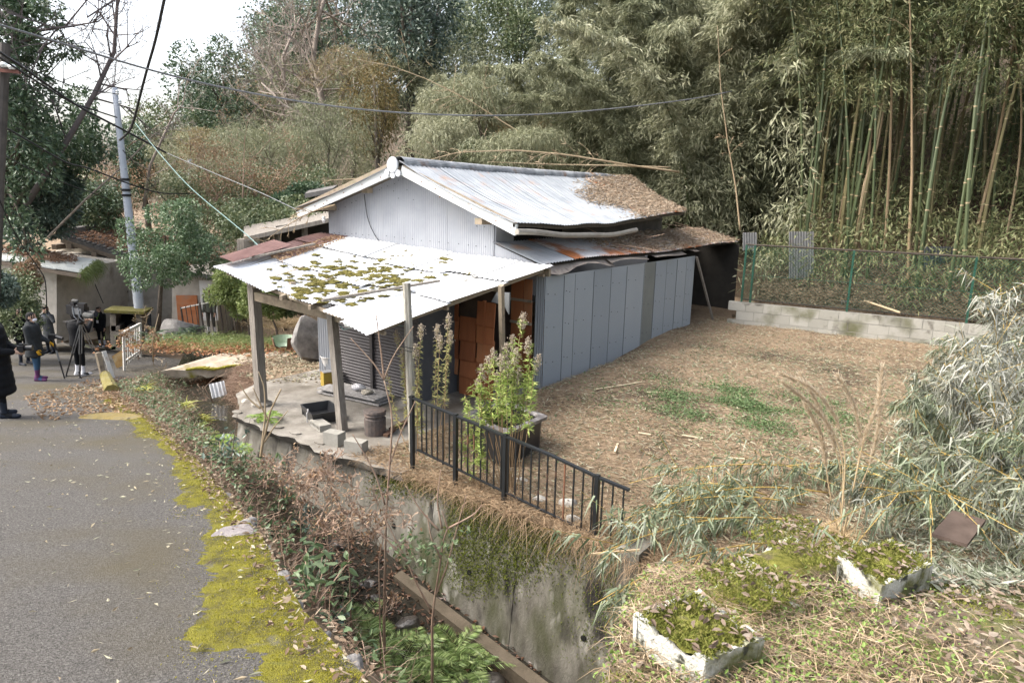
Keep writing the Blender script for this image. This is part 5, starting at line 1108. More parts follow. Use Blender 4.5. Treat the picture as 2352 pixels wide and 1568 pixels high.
tag(fast_mesh('green_leaf_litter', V, F, leafmat('green_litter', [(.07, .09, .045), (.13, .155, .085), (.21, .23, .15), (.28, .27, .19)], .6, .15, .3), kind='stuff'), 'grey-green cut bamboo leaves scattered over the straw', 'leaves')
c = PZ(1710, 945, -1.8); n = 42000; P = c + np.stack([r.normal(0, .85, n), r.normal(0, .7, n), np.zeros(n)], 1) + np.outer(r.normal(0, .7, n), fu); P = P[np.sin(P[:, 0] * 5) + np.sin(P[:, 1] * 6.3 + P[:, 0] * 3) + r.normal(0, 1.1, n) > .75]; n = len(P); P[:, 2] = gz_arr(P) + r.random(n) ** 2 * .1; V, F = leaf_quads(P, flat_dir(n, .6), r.uniform(.025, .055, n), r.uniform(.012, .03, n), r)
tag(fast_mesh('weed_patch', V, F, lm_weed, kind='stuff'), 'patch of low green weeds in the middle of the straw yard', 'weeds')
n = 3500; P = yard_pts(n, -6, 4.0, .3, 12); P[:, 2] += r.random(n) * .03; V, F = leaf_quads(P, flat_dir(n, .6), r.uniform(.03, .06, n), r.uniform(.015, .03, n), r)
tag(fast_mesh('scattered_weeds', V, F, lm_weed, kind='stuff'), 'scattered small green weeds poking through the straw', 'weeds')
# dry grass hanging over the wall head
n = 8500; s = r.uniform(-1.2, 4.2, n); t = r.uniform(-.12, .45, n); P = np.stack([W0[0] + LL[0] * s + DD[0] * t, W0[1] + LL[1] * s + DD[1] * t, np.full(n, -2.0) + r.random(n) * .05], 1)
Dv = np.outer(r.uniform(-1.2, .5, n), D3) + np.outer(r.normal(0, .8, n), L3) + np.outer(r.uniform(-.1, 1.0, n), UP)
V, F = ribbons(P, Dv, r.uniform(.12, .5, n) * (1.1 - .15 * s), r.uniform(.003, .006, n), r.uniform(.4, 1.1, n), r, 3)
tag(fast_mesh('dry_grass', V, F, leafmat('dead_grass', [(.19, .125, .075), (.28, .2, .125), (.37, .28, .18)], .85, .1, .1), kind='stuff'), 'tangled dead grass hanging over the retaining wall under the railing', 'grass')
# moss hanging on the wall face and its head
n = 60000; s = r.uniform(-1.3, 4.2, n); k = 1 - r.random(n) ** 1.5 * .75; keep = np.sin(s * 3.1 + 4 * k) * .7 + np.sin(s * 1.3 - .2) * .8 + 2.6 * (k - .62) + r.normal(0, .35, n) > .4; s, k = s[keep], k[keep]; n = len(s)
P = np.array([wall_face(a, b_) for a, b_ in zip(s, k)]) - D3 * .004; V, F = leaf_quads(P, -D3 * .6 + r.normal(size=(n, 3)) * .5 - UP * .4, r.uniform(.015, .035, n), r.uniform(.008, .016, n), r)
tag(fast_mesh('wall_moss', V, F, leafmat('wall_moss', [(.045, .06, .012), (.09, .11, .02), (.15, .16, .04)], .95, .05, .05), kind='stuff'), 'dark green moss hanging down the concrete retaining wall', 'moss')
# bank cover
def bank_pts(n, s0=-1.6, s1=13, u0=0.0, u1=1.0):
    s = r.uniform(s0, s1, n); u = r.uniform(u0, u1, n); tr = t_road(s); tl = t_left(s); t = tr + (tl - tr) * u; x = W0[0] + LL[0] * s + DD[0] * t; y = W0[1] + LL[1] * s + DD[1] * t
    xe, ye = W0[0] + LL[0] * s + DD[0] * tr, W0[1] + LL[1] * s + DD[1] * tr; ze = z_road(ye); return np.stack([x, y, ze + (z_bed(s) - ze) * bank_prof(u, s)], 1)
lm_bank = leafmat('bank_leaf', [(.035, .06, .025), (.07, .11, .045), (.12, .17, .075), (.2, .25, .14)], .4, .2, .45)
P = bank_pts(9000, u0=.06); n = len(P); P += r.normal(size=(n, 3)) * .05; P[:, 2] += .05 + .09 * r.random(n); V, F = oval_leaves(P, flat_dir(n, .6), r.uniform(.03, .075, n), r.uniform(.014, .032, n), r)
tag(fast_mesh('bank_ground_cover', V, F, lm_bank, kind='stuff'), 'low green creepers covering the stream bank below the road', 'ground cover')
P = bank_pts(16000, s0=-1.6, s1=14, u0=-.06, u1=1.0); n = len(P); P[:, 2] += .02 + .06 * r.random(n); V, F = oval_leaves(P, flat_dir(n, .25), r.uniform(.02, .065, n), r.uniform(.008, .026, n), r, .4)
tag(fast_mesh('bank_dead_leaves', V, F, leafmat('bank_dead_leaf', [(.07, .045, .028), (.15, .1, .065), (.25, .19, .13), (.36, .3, .23)], .75, .15, .2), kind='stuff'), 'brown dead leaves lying on the stream bank', 'leaves')
P = bank_pts(11000, u0=.05); n = len(P); V, F = ribbons(P, flat_dir(n, .3) + [0, 0, .8], r.uniform(.12, .45, n), r.uniform(.003, .006, n), r.uniform(.1, .6, n), r, 2)
tag(fast_mesh('bank_dry_stems', V, F, leafmat('dry_stems', [(.15, .095, .065), (.24, .165, .12), (.33, .25, .19)], .85, .05, .1), kind='stuff'), 'thin brown dry stems tangled on the stream bank', 'stems')
# right bank beyond the porch, stream debris
n = 6000; s = r.uniform(7.3, 11.2, n); t = t_wall(s) + r.uniform(-.25, .4, n); P = np.stack([W0[0] + LL[0] * s + DD[0] * t, W0[1] + LL[1] * s + DD[1] * t, np.interp(t - t_wall(s), [-.35, .05, .5], [-2.85, -2.35, -2.15])], 1)
V, F = ribbons(P, flat_dir(n, .4) + [0, 0, .4], r.uniform(.1, .4, n), .005, r.uniform(.2, .8, n), r, 3); tag(fast_mesh('bank_brush', V, F, MATS['dry_stems'], kind='stuff'), 'brown brush on the stream bank beside the porch corner post', 'brush')
n = 1600; s = r.uniform(-1, 4, n); t = r.uniform(-1.2, -.1, n); P = np.stack([W0[0] + LL[0] * s + DD[0] * t, W0[1] + LL[1] * s + DD[1] * t, z_bed(s) + .05 + .04 * r.random(n)], 1); V, F = leaf_quads(P, flat_dir(n, .3), r.uniform(.05, .1, n), r.uniform(.02, .045, n), r, .3)
tag(fast_mesh('stream_leaves', V, F, leafmat('wet_leaf', [(.05, .025, .015), (.12, .06, .035), (.2, .12, .07)], .4, .1, .5), kind='stuff'), 'wet brown leaves lodged in the stream bed', 'leaves')
for i in range(26):
    s = random.uniform(-.8, 6.5); t = random.uniform(-1.15, -.3); sz = random.uniform(.07, .2); rock('stream_stone', 'dark wet stone lying in the shallow stream below the wall', ST(s, t, float(z_bed(s)) + .03), (sz, sz * .8, sz * .6), m_rock_w, 600 + i, group='stones in the stream')
# road edge: moss sheet with ragged edge, tufts, edging stones, gutter grit
def moss_h(s, w_):      # w_: metres inwards from the edge
    x, y = s, w_; nz = .55 * math.sin(x * 2.1 + 1.7 * math.sin(y * 2.3)) + .45 * math.sin(x * 5.3 + y * 4.1) + .3 * math.sin(x * 11.7 - y * 9.0) + .25 * math.sin(y * 15 + x * 3.7) + .16 * math.sin(x * 31 + y * 23) + .12 * math.sin(x * 57 - y * 49)
    wd = .31 + .08 * math.sin(s * .9 + 1) + .08 * math.sin(s * .35 + 2); return nz * .42 + 1.15 * (1 - w_ / wd) - .12
sg = np.arange(-3.4, 10.5, .03); wg = np.concatenate([np.arange(-.06, .6, .03), np.arange(.6, 1.5, .05)]); V = []
for s in sg:
    tr = float(t_road(s))
    for w_ in wg:
        p = ST(s, tr - w_); h_ = moss_h(s, w_); V.append([p[0], p[1], float(z_road(p[1])) + .012 * wob(p[0], p[1], .6) + min(max(h_ * .028, -.02), .022) + .004 * math.sin(s * 90) * math.cos(w_ * 80)])
nw = len(wg); a = (np.arange(len(sg) - 1)[:, None] * nw + np.arange(nw - 1)[None]).ravel()
m_rmoss = mat('road_moss', [(.055, .05, .03), (.10, .09, .02), (.155, .142, .015), (.11, .11, .025)], 1, 7, 1.0, 130, detail=8, spots=[((.13, .12, .1), 5, .62, .74)])
tag(fast_mesh('road_moss', np.array(V), np.stack([a, a + 1, a + nw + 1, a + nw], 1), m_rmoss, smooth=True, kind='stuff'), 'yellow-green moss carpet along the road edge', 'moss')
n = 150000; s = -3.4 + 13.5 * r.random(n) ** 1.7; w_ = r.uniform(-.05, 1.1, n); hm = np.array([moss_h(a, b_) for a, b_ in zip(s, w_)]); keep = hm + r.normal(0, .4, n) > .3; s, w_, hm = s[keep], w_[keep], hm[keep]; n = len(s)
t = t_road(s) - w_; P = np.stack([W0[0] + LL[0] * s + DD[0] * t, W0[1] + LL[1] * s + DD[1] * t, np.zeros(n)], 1); P[:, 2] = z_road(P[:, 1]) + .012 * wob(P[:, 0], P[:, 1], .6) + np.clip(hm * .028, 0, .022)
V, F = leaf_quads(P, flat_dir(n, .3) + [0, 0, .9], r.uniform(.006, .014, n), r.uniform(.003, .006, n), r)
tag(fast_mesh('road_moss_tufts', V, F, leafmat('moss_tuft', [(.11, .10, .01), (.21, .19, .015), (.31, .28, .025), (.25, .25, .035)], .9, .2, .1), kind='stuff'), 'fine moss tufts on the road edge', 'moss')
n = 1300; s = r.uniform(-3, 13, n); w_ = r.random(n) ** 3 * 3.0 - .05; t = t_road(s) - w_; P = np.stack([W0[0] + LL[0] * s + DD[0] * t, W0[1] + LL[1] * s + DD[1] * t, np.zeros(n)], 1); P[:, 2] = z_road(P[:, 1]) + .02 + .02 * r.random(n) * (w_ < .7); V, F = leaf_quads(P, flat_dir(n, .15), r.uniform(.02, .07, n), r.uniform(.006, .024, n), r, .3)
tag(fast_mesh('road_leaf_litter', V, F, lm_litter, kind='stuff'), 'scattered dead leaves and bits on the asphalt and moss', 'leaves')
n = 1500; s = r.uniform(8.0, 13.5, n); w_ = r.random(n) ** 1.8 * 1.5 - .1; t = t_road(s) - w_; P = np.stack([W0[0] + LL[0] * s + DD[0] * t, W0[1] + LL[1] * s + DD[1] * t, np.zeros(n)], 1); P[:, 2] = z_road(P[:, 1]) + .02 + .04 * r.random(n); V, F = leaf_quads(P, flat_dir(n, .3), r.uniform(.05, .1, n), r.uniform(.02, .045, n), r, .4)
tag(fast_mesh('verge_leaf_litter', V, F, lm_brown, kind='stuff'), 'drift of brown dead leaves on the road verge near the white railing', 'leaves')
for i, s in enumerate((-1.9, -1.55, -1.15, -.85, -.5, -.1, .3, .9, 1.5, 2.4)):
    sz = random.uniform(.06, .11); p = ST(s, float(t_road(s)) + .03); rock('kerb_stone', 'grey lichen-flecked stone set along the mossy road edge', np.array([p[0], p[1], float(z_road(p[1])) - .02]), (sz, sz * 1.3, sz * .5), m_rock, 640 + i, group='stones edging the road')
p = hit(540, 1232); rock('flat_stone', 'flat purplish slab stone set in the roadside moss', p + UP * .0, (.19, .16, .05), mat('slab_stone', [(.13, .115, .115), (.19, .17, .165), (.24, .22, .2)], .85, 5, .5, 40), 655, sub=3)
p = hit(270, 962); rock('flat_stone', 'mossy flat manhole slab on the verge by the road', p, (.62, .3, .05), mat('mossy_slab', [(.12, .1, .04), (.2, .15, .05), (.16, .14, .08)], .95, 6, .8, 50), 656, sub=3)
for x, y, lab in ((488, 925, 'white broken corrugated shard on the stream bank'), ):
    c = hit(x, y) + UP * .1; mb = MB(); corr(mb, c, unit(np.array([.9, .2, .2])), unit(np.array([-.2, .1, 1])), .32, .32, pitch=.08, amp=.015, seg=5); tag(centre(mb.build('sheet_shard', m_white)), lab, 'metal sheet')
# ------------------------------------------------------------------ leaf litter and moss on the house roofs
n = 16000; u = r.random(n); v = .52 + .5 * r.random(n) ** .8; keep = v > .6 + .1 * np.sin(u * 9) + .05 * r.normal(size=n) + (u < .12) * .1; u, v = u[keep], np.minimum(v[keep], 1.0); P = np.array([roofR(a, b_) for a, b_ in zip(u, v)]) + UP * .03; n = len(P); P[:, 2] += r.random(n) * .07
V1, F1 = leaf_quads(P, flat_dir(n, .3), r.uniform(.06, .13, n), r.uniform(.015, .03, n), r, .4)
n = 9000; u = r.random(n); v = .28 + .72 * r.random(n); keep = v > .34 + .25 * (u - .5) + .1 * r.normal(size=n); u, v = u[keep], np.minimum(v[keep], 1); P = np.array([aisle(a, b_) for a, b_ in zip(u, v)]) + UP * .03; n = len(P); P[:, 2] += r.random(n) * .06
V2, F2 = leaf_quads(P, flat_dir(n, .3), r.uniform(.06, .13, n), r.uniform(.015, .03, n), r, .4); V, F = join([(V1, F1), (V2, F2)])
tag(fast_mesh('roof_leaf_litter', V, F, leafmat('roof_litter', [(.2, .14, .09), (.3, .23, .16), (.4, .33, .25), (.33, .29, .22)], .8, .1, .15), kind='stuff'), 'drift of dead leaves covering the back of the house roofs', 'leaves')
A, B = [], []
for _ in range(40):
    p = aisle(random.random() * .9, random.uniform(.3, .95)) + UP * .1; d = flat_dir(1, .2)[0]; A.append(p); B.append(p + d * random.uniform(.4, 1.3))
V, F = sticks(A, B, .01, .005, 4); tag(fast_mesh('roof_twigs', V, F, m_twig_br, kind='stuff'), 'fallen twigs lying across the lower roof', 'twigs')
# moss cushions on the porch roof
lm_rmoss = leafmat('roof_moss', [(.06, .055, .02), (.13, .115, .03), (.2, .175, .045), (.14, .12, .06)], .95, .1, .05)
Vs, Fs, k0 = [], [], 0; cnt = 0; sph = bmesh.new(); bmesh.ops.create_icosphere(sph, subdivisions=2, radius=1); sv = np.array([v.co[:] for v in sph.verts]); sf = np.array([[v.index for v in f.verts] for f in sph.faces]); sph.free()
while cnt < 230:
    u, v = r.normal(.38, .21), r.normal(.46, .17)
    if not (.05 < u < .93 and .12 < v < .82): continue
    c = porch(u, v) + UP * (.045 if u > .36 else .02); sz = r.uniform(.02, .085); sq = sv * (1 + .3 * np.sin(sv @ r.normal(size=(3, 3)) * 3 + 1).mean(1, keepdims=True) + r.normal(0, .12, (len(sv), 1)))
    Vs.append(c + sq * [sz * 1.3, sz, sz * .33]); Fs.append(sf + k0); k0 += len(sv); cnt += 1
tag(fast_mesh('porch_roof_moss', np.concatenate(Vs), np.concatenate(Fs), mat('moss_cushion', [(.05, .045, .016), (.13, .115, .028), (.22, .19, .05)], 1, 16, 1, 120), kind='stuff'), 'olive moss cushions dotting the white porch roof', 'moss')
n = 12000; cc = np.concatenate(Vs); P = cc[r.integers(0, len(cc), n)]; V, F = leaf_quads(P, r.normal(size=(n, 3)) * .7 + [0, 0, .7], r.uniform(.012, .03, n), r.uniform(.006, .012, n), r); tag(fast_mesh('porch_moss_tufts', V, F, lm_rmoss, kind='stuff'), 'rough tufts on the porch roof moss', 'moss')
n = 500; u = r.uniform(.3, .95, n); v = r.uniform(.84, .92, n); P = np.array([porch(a, b_) for a, b_ in zip(u, v)]) + UP * .07; V, F = leaf_quads(P, flat_dir(n, .3), r.uniform(.05, .1, n), .03, r, .3); tag(fast_mesh('porch_leaf_litter', V, F, lm_brown, kind='stuff'), 'dead leaves caught beside the loose sheet on the porch roof', 'leaves')
# ------------------------------------------------------------------ mound: dead leaves, moss, dry grass
def mound_pts(n, x0, x1, y0, y1):
    P = np.stack([r.uniform(x0, x1, n), r.uniform(y0, y1, n), np.zeros(n)], 1); st = (P[:, :2] - W0); s = st @ LL; t = st @ DD; keep = s < -.7 + .33 * np.minimum(t, 0); P = P[keep]; P[:, 2] = z_yard(s[keep], t[keep]); return P
P = mound_pts(8500, 0, 6, 2.0, 6.5); n = len(P); P[:, 2] += .01 + .05 * r.random(n); V, F = ribbons(P, flat_dir(n, .25), r.uniform(.06, .11, n), r.uniform(.028, .05, n), r.uniform(-.3, .5, n), r, 3)
V2, F2 = oval_leaves(P, flat_dir(n, .16), r.uniform(.03, .09, n), r.uniform(.014, .038, n), r, .3)
tag(fast_mesh('broad_leaf_litter', V2, F2, leafmat('broad_dead_leaf', [(.07, .05, .035), (.14, .10, .07), (.22, .17, .125), (.31, .27, .22)], .7, .1, .25), kind='stuff'), 'large dead leaves lying around the foam planters', 'leaves')
P = mound_pts(64000, 0, 3.2, 2.0, 5.4); st = (P[:, :2] - W0); keep = (np.sin(P[:, 0] * 4 + 1) + np.sin(P[:, 1] * 3.3) + r.normal(0, .5, len(P)) + 1.2 * (P[:, 0] < .9)) > .5; P = P[keep]; n = len(P); P[:, 2] += .01; V, F = leaf_quads(P, flat_dir(n, .3) + [0, 0, .8], r.uniform(.012, .035, n), r.uniform(.006, .014, n), r)
tag(fast_mesh('mound_moss', V, F, leafmat('bright_moss', [(.07, .085, .018), (.13, .145, .03), (.2, .205, .05), (.17, .13, .06)], .9, .25, .1), kind='stuff'), 'bright green moss and tiny weeds on the ground around the planters', 'moss')
for (R_, z), tn, rt_ in zip(PL, (1, .8, .9, 1.2), ROOTS):
    m = 3200; u, v = r.random(m), r.random(m); P = (R_[0] * (1 - u)[:, None] + R_[1] * u[:, None]) * (1 - v)[:, None] + (R_[3] * (1 - u)[:, None] + R_[2] * u[:, None]) * v[:, None]; P[:, 2] = z - .015; V, F = leaf_quads(P, flat_dir(m, .3) + [0, 0, .8], r.uniform(.012, .04, m), r.uniform(.005, .013, m), r)
    P2_ = P[:int(60 * tn)] + UP * .03; V2, F2 = oval_leaves(P2_, flat_dir(len(P2_), .2), .055, .024, r, .3)
    fast_mesh('moss', V, F, MATS['bright_moss'], rt_, kind='stuff'); fast_mesh('dead_leaves', V2, F2, MATS['broad_dead_leaf'], rt_, kind='stuff')
P = np.concatenate([mound_pts(4200, .5, 2.3, 2.6, 5.2), mound_pts(1500, 0, 3, 2, 6)]); n = len(P); V, F = ribbons(P, flat_dir(n, .3) + [0, 0, .25], r.uniform(.08, .26, n), .0035, r.uniform(.4, 1, n), r, 4); tag(fast_mesh('mound_dry_grass', V, F, MATS['dead_grass'], kind='stuff'), 'matted pale dry grass between the foam planters', 'grass')
# plume grass
pg0 = hit(1935, 1240); pg = thing('plume_grass', 'tall tan ornamental grass with feathery arching plumes', 'grass', pg0); n = 900; a = r.uniform(0, 6.28, n); P = pg0 + np.stack([.09 * np.cos(a) * r.random(n), .09 * np.sin(a) * r.random(n), np.zeros(n)], 1)
V, F = ribbons(P, np.stack([np.cos(a), np.sin(a), r.uniform(.5, 2.2, n)], 1), r.uniform(.15, .42, n), .007, r.uniform(.4, .95, n), r, 5); fast_mesh('basal_leaves', V, F, leafmat('tan_blade', [(.34, .245, .13), (.46, .35, .21), (.54, .44, .29)], .8, .15, .15), pg, kind='stuff')
lm_pl = leafmat('grass_plume', [(.55, .44, .3), (.64, .54, .4), (.7, .62, .5)], .85, .5, .1)
for i, path in enumerate([[(1930, 1215), (1945, 1050), (1925, 960), (1870, 890), (1795, 858)], [(1932, 1215), (1940, 1060), (1910, 980), (1860, 925), (1800, 880)], [(1938, 1220), (1965, 1100), (1985, 1000), (2020, 930), (2026, 845)], [(1940, 1220), (1960, 1120), (1980, 1020), (1965, 930), (1925, 865)], [(1928, 1215), (1935, 1090), (1915, 1010), (1880, 930), (1840, 862)], [(1925, 1220), (1905, 1130), (1895, 1050), (1885, 990), (1850, 930)], [(1942, 1220), (1975, 1120), (2005, 1050), (2022, 960), (2020, 880)]]):
    Q = np.array([PY(x, y, pg0[1] + .05 * (i - 3)) for x, y in path]); tt = np.linspace(0, 4, 24); Q = np.stack([np.interp(tt, np.arange(5), Q[:, k]) for k in range(3)], 1)
    for _ in range(5): Q[1:-1] = (Q[:-2] + 2 * Q[1:-1] + Q[2:]) / 4
    mb = MB(); mb.tube(Q, np.linspace(.008, .003, 24), 5); st_ = mb.build('stalk', MATS['tan_blade'], pg)
    m = 900; kk = r.integers(10, 23, m); P = Q[kk] + (Q[np.minimum(kk + 1, 23)] - Q[kk]) * r.random((m, 1)); Dv = unit(Q[np.minimum(kk + 1, 23)] - Q[kk]) * 1.2 + r.normal(size=(m, 3)) * .38; V, F = leaf_quads(P, Dv, r.uniform(.04, .10, m), .009, r); fast_mesh('plume', V, F, lm_pl, pg, kind='stuff')
# ------------------------------------------------------------------ cut bamboo branches at the right
lm_spray = leafmat('spray_leaf', [(.07, .1, .045), (.13, .165, .09), (.22, .25, .17), (.34, .36, .29)], .45, .2, .4)
lm_spray_p = leafmat('spray_leaf_pale', [(.07, .085, .045), (.14, .16, .10), (.24, .25, .19), (.40, .40, .35)], .5, .2, .35)
m_ycane = mat('yellow_cane', [(.36, .24, .06), (.46, .33, .11)], .5, 5)
def spray(label, base, tip, arch, nleaf, ll, lm, seed, group):
    q_ = np.random.default_rng(seed); base, tip = np.asarray(base, float), np.asarray(tip, float); n = 14; u = np.linspace(0, 1, n)[:, None]; Q = base + (tip - base) * u + UP * arch * np.sin(u * math.pi * .75) * 1.1
    root = thing('bamboo_branch', label, 'bamboo branch', base, group); mb = MB(); mb.tube(Q, np.linspace(.010, .003, n), 5); mb.build('cane', m_ycane, root, smooth=True)
    A, B, LP, LD = [], [], [], []; L_ = np.linalg.norm(tip - base)
    for k in range(22):
        i = q_.integers(2, n - 1); d = unit(unit(Q[i + 1 if i < n - 1 else i] - Q[i - 1]) * .9 + q_.normal(size=3) * .6); e = Q[i] + d * L_ * q_.uniform(.1, .26) - UP * .05; A.append(Q[i]); B.append(e); m = nleaf // 22
        LP.append(Q[i] + (e - Q[i]) * q_.random((m, 1)) + q_.normal(size=(m, 3)) * .02); LD.append(d * .5 + q_.normal(size=(m, 3)) * .5 + np.array([0, 0, -.75]))
    LP, LD = np.concatenate(LP), np.concatenate(LD); n = len(LP); L2 = ll * q_.uniform(.6, 1.25, n); V1, F1 = ribbons(LP, LD, L2, L2 * .115, q_.uniform(.1, .5, n), q_, 2)
    V2, F2 = sticks(A, B, .004, .002, 3); V, F = join([(V1, F1), (V2, F2)]); fast_mesh('leaves', V, F, [lm, m_ycane], root, kind='stuff', mi=np.concatenate([np.zeros(len(F1), int), np.ones(len(F2), int)]))
random.seed(77)
g = 'cut bamboo branches lying by the planters'
for i, (bx, by, tx, ty, ar) in enumerate(((1900, 1090, 1440, 1170, .25), (1860, 1210, 1370, 1330, .3), (1800, 1260, 1360, 1440, .25), (1900, 1140, 1500, 1230, .25), (1850, 1170, 1430, 1260, .3), (2150, 1120, 1800, 1120, .2), (1780, 1230, 1410, 1380, .2), (2200, 1230, 1900, 1120, .25), (2250, 1180, 2000, 1190, .2), (1760, 1150, 1520, 1180, .2))):
    b_ = hit(bx, by) + UP * .05; t_ = hit(tx, ty); t_ = b_ + (t_ - b_) * 1.0; t_[2] = max(t_[2], -2.0) + .12 if i not in (2, 8, 1) else -2.1
    if i in (1, 2, 8): t_ = PY(tx, ty, 4.6 if i != 1 else 5.2)
    spray('cut bamboo branch with drooping dark leaves lying between planters and yard', b_, t_, ar, 480, .15, lm_spray, 700 + i, g)
g = 'pale bamboo branches massed at the yard edge'
for i in range(54):
    y = random.uniform(4.6, 12.0); x = 4.1 + max(0, y - 6.3) * .82 + abs(random.gauss(0, 1.7))
    b_ = np.array([x, y, ground_z((x, y))]); hh = random.uniform(.2, .9) + max(0, min(x - 4.4 - max(0, y - 6.3) * .82, 2.2)) * .55; t_ = b_ + np.array([-random.uniform(.5, 1.6), random.uniform(-.7, .5), hh])
    spray('pale grey-green bamboo branch in the leafy mass bordering the yard', b_, t_, .35, 640, .135, lm_spray_p if random.random() < .5 else lm_spray, 740 + i, g)
for i in range(12):
    y = random.uniform(7.2, 9.6); x = .74 * y + random.uniform(.1, .8); b_ = np.array([x, y, ground_z((x, y))]); t_ = b_ + np.array([-random.uniform(.2, .9), random.uniform(-.4, .3), random.uniform(1.3, 2.3)])
    spray('tall bamboo branch with whitish leaves rising at the yard edge beyond the fence end', b_, t_, .3, 520, .15, leafmat('spray_leaf_white', [(.11, .12, .08), (.2, .21, .16), (.32, .32, .27), (.46, .46, .42)], .5, .2, .35), 960 + i, 'tall whitish bamboo branches')
P = np.stack([r.uniform(2.6, 9, 30000), r.uniform(4.2, 10.5, 30000), np.zeros(30000)], 1); keep = P[:, 0] > 2.5 + .72 * np.maximum(P[:, 1] - 5.5, 0) + .9 * r.random(len(P)); P = P[keep]; n = len(P); P[:, 2] = gz_arr(P) + r.random(n) ** 1.5 * (.1 + .10 * np.maximum(P[:, 0] - 4, 0)); V, F = leaf_quads(P, flat_dir(n, .5), r.uniform(.08, .18, n), r.uniform(.012, .026, n), r, .2)
tag(fast_mesh('cut_bamboo_leaves', V, F, lm_spray_p, kind='stuff'), 'pale cut bamboo leaves heaped on the ground at the yard edge', 'leaves')
for i, (x, y, w_, hh) in enumerate(((1415, 1035, 60, 0), (1425, 890, 150, 0), (1505, 905, 40, 0), (1590, 1010, 50, 0), (1690, 1060, 40, 0), (1540, 1080, 40, 0), (1480, 1000, 30, 0))):
    p = hit(x, y) + UP * .03; a = random.uniform(-.6, .6) if i != 0 else 1.3; d = np.array([math.cos(a), math.sin(a), 0]) * w_ / 2 * p[1] / FPX; mb = MB(); mb.beam(p - d, p + d, .03, .012); tag(centre(mb.build('split_stick', mat('pale_wood', [(.45, .37, .24), (.55, .47, .33)], .8, 6))), 'pale split bamboo stick lying on the straw yard', 'stick', 'split sticks on the yard')
# ------------------------------------------------------------------ ferns, tufts, saplings on the bank
def frond(mb_l, base, d, L_, q_, pin=26, wd=.11):
    n = pin; u = np.linspace(.08, 1, n); Q = base + np.outer(u, d) * L_ - np.outer(u ** 2, UP) * L_ * .45; side = unit(np.cross(d, UP)); P, Dv, Ls = [], [], []
    for k in range(n):
        w_ = wd * math.sin(math.pi * min(u[k] * .95 + .05, 1)) ** .7 + .015
        for sg_ in (1, -1): P.append(Q[k]); Dv.append(side * sg_ + d * .45 - UP * .15); Ls.append(w_)
    Ls = np.array(Ls); V, F = leaf_quads(np.array(P), np.array(Dv), Ls, np.minimum(Ls * .2, .014), q_, 0)
    A = np.concatenate([[base], Q[:-1]]); V2, F2 = sticks(A, Q, .004, .003, 3); return join([(V, F), (V2, F2)])
def fern(label, p, L_, nf, lm, seed, group=None, wd=.11, up=.7):
    q_ = np.random.default_rng(seed); root = thing('fern', label, 'fern', p, group)
    for k in range(nf):
        a = 2 * math.pi * k / nf + q_.normal() * .3; d = unit(np.array([math.cos(a), math.sin(a), up + q_.normal() * .2])); V, F = frond(None, np.asarray(p, float), d, L_ * q_.uniform(.7, 1.15), q_, wd=wd); fast_mesh('frond', V, F, lm, root)
lm_fern = leafmat('fern_leaf', [(.10, .17, .05), (.18, .26, .08), (.28, .36, .13), (.36, .41, .18)], .45, .25, .4)
for i, (x, y, L_) in enumerate(((860, 1510, .62), (960, 1540, .7), (1050, 1510, .65), (915, 1565, .6), (1080, 1565, .62), (830, 1450, .5), (1000, 1570, .6))):
    fern('large green fern growing at the stream edge below the mossy road', hit(x, y) + UP * .08, L_, 9, lm_fern, 800 + i, 'ferns at the stream edge', .13)
for i, (x, y, L_) in enumerate(((475, 1010, .4), (505, 1035, .45), (620, 1085, .4), (540, 1050, .35), (450, 990, .35))):
    fern('fresh green fern on the upper bank opposite the porch', hit(x, y) + UP * .05, L_, 8, leafmat('fern_fresh', [(.12, .2, .04), (.2, .3, .06), (.3, .38, .1)], .5, .3), 810 + i, 'ferns on the upper bank', .09)
for i, (x, y) in enumerate(((395, 775), (420, 770), (365, 790), (440, 760), (350, 770))):
    fern('dark fern under the young tree beside the pole', PZ(x, y, -2.5), .6, 9, lm_ever, 820 + i, 'ferns under the young tree', .12)
def leafy(label, p, h_, n, ll, lm, seed, group=None, spread=.2, wd=.4, name='leafy_plant'):
    q_ = np.random.default_rng(seed); root = thing(name, label, 'plant', p, group); A, B, LP, LD = [], [], [], []
    for k in range(7):
        e = np.asarray(p) + np.array([q_.normal() * spread, q_.normal() * spread, h_ * q_.uniform(.6, 1.1)]); A.append(p); B.append(e); m = n // 7; LP.append(np.asarray(p) + (e - p) * q_.uniform(.25, 1.05, (m, 1)) + q_.normal(size=(m, 3)) * .02); LD.append(q_.normal(size=(m, 3)) + [0, 0, .1])
    V, F = oval_leaves(np.concatenate(LP), np.concatenate(LD), ll * q_.uniform(.6, 1.2, 7 * (n // 7)), ll * wd, q_, .2); fast_mesh('leaves', V, F, lm, root, kind='stuff'); V, F = sticks(A, B, .006, .003, 4); fast_mesh('stems', V, F, m_twig_br, root)
for i, (x, y, h_) in enumerate(((510, 1075, .35), (555, 1100, .4), (600, 1120, .3), (690, 1215, .3), (720, 1260, .3), (660, 1180, .3), (745, 1330, .35), (790, 1380, .35), (720, 1400, .3), (770, 1450, .3), (640, 1240, .25), (455, 985, .3))):
    leafy('glossy broad-leaved seedling on the stream bank below the moss', hit(x, y), h_, 90, .085, lm_bank if i % 3 else lm_bluegreen, 830 + i, 'seedlings on the stream bank')
lm_tuft = leafmat('yellow_tuft', [(.3, .34, .06), (.42, .43, .1), (.48, .46, .16)], .5, .3)
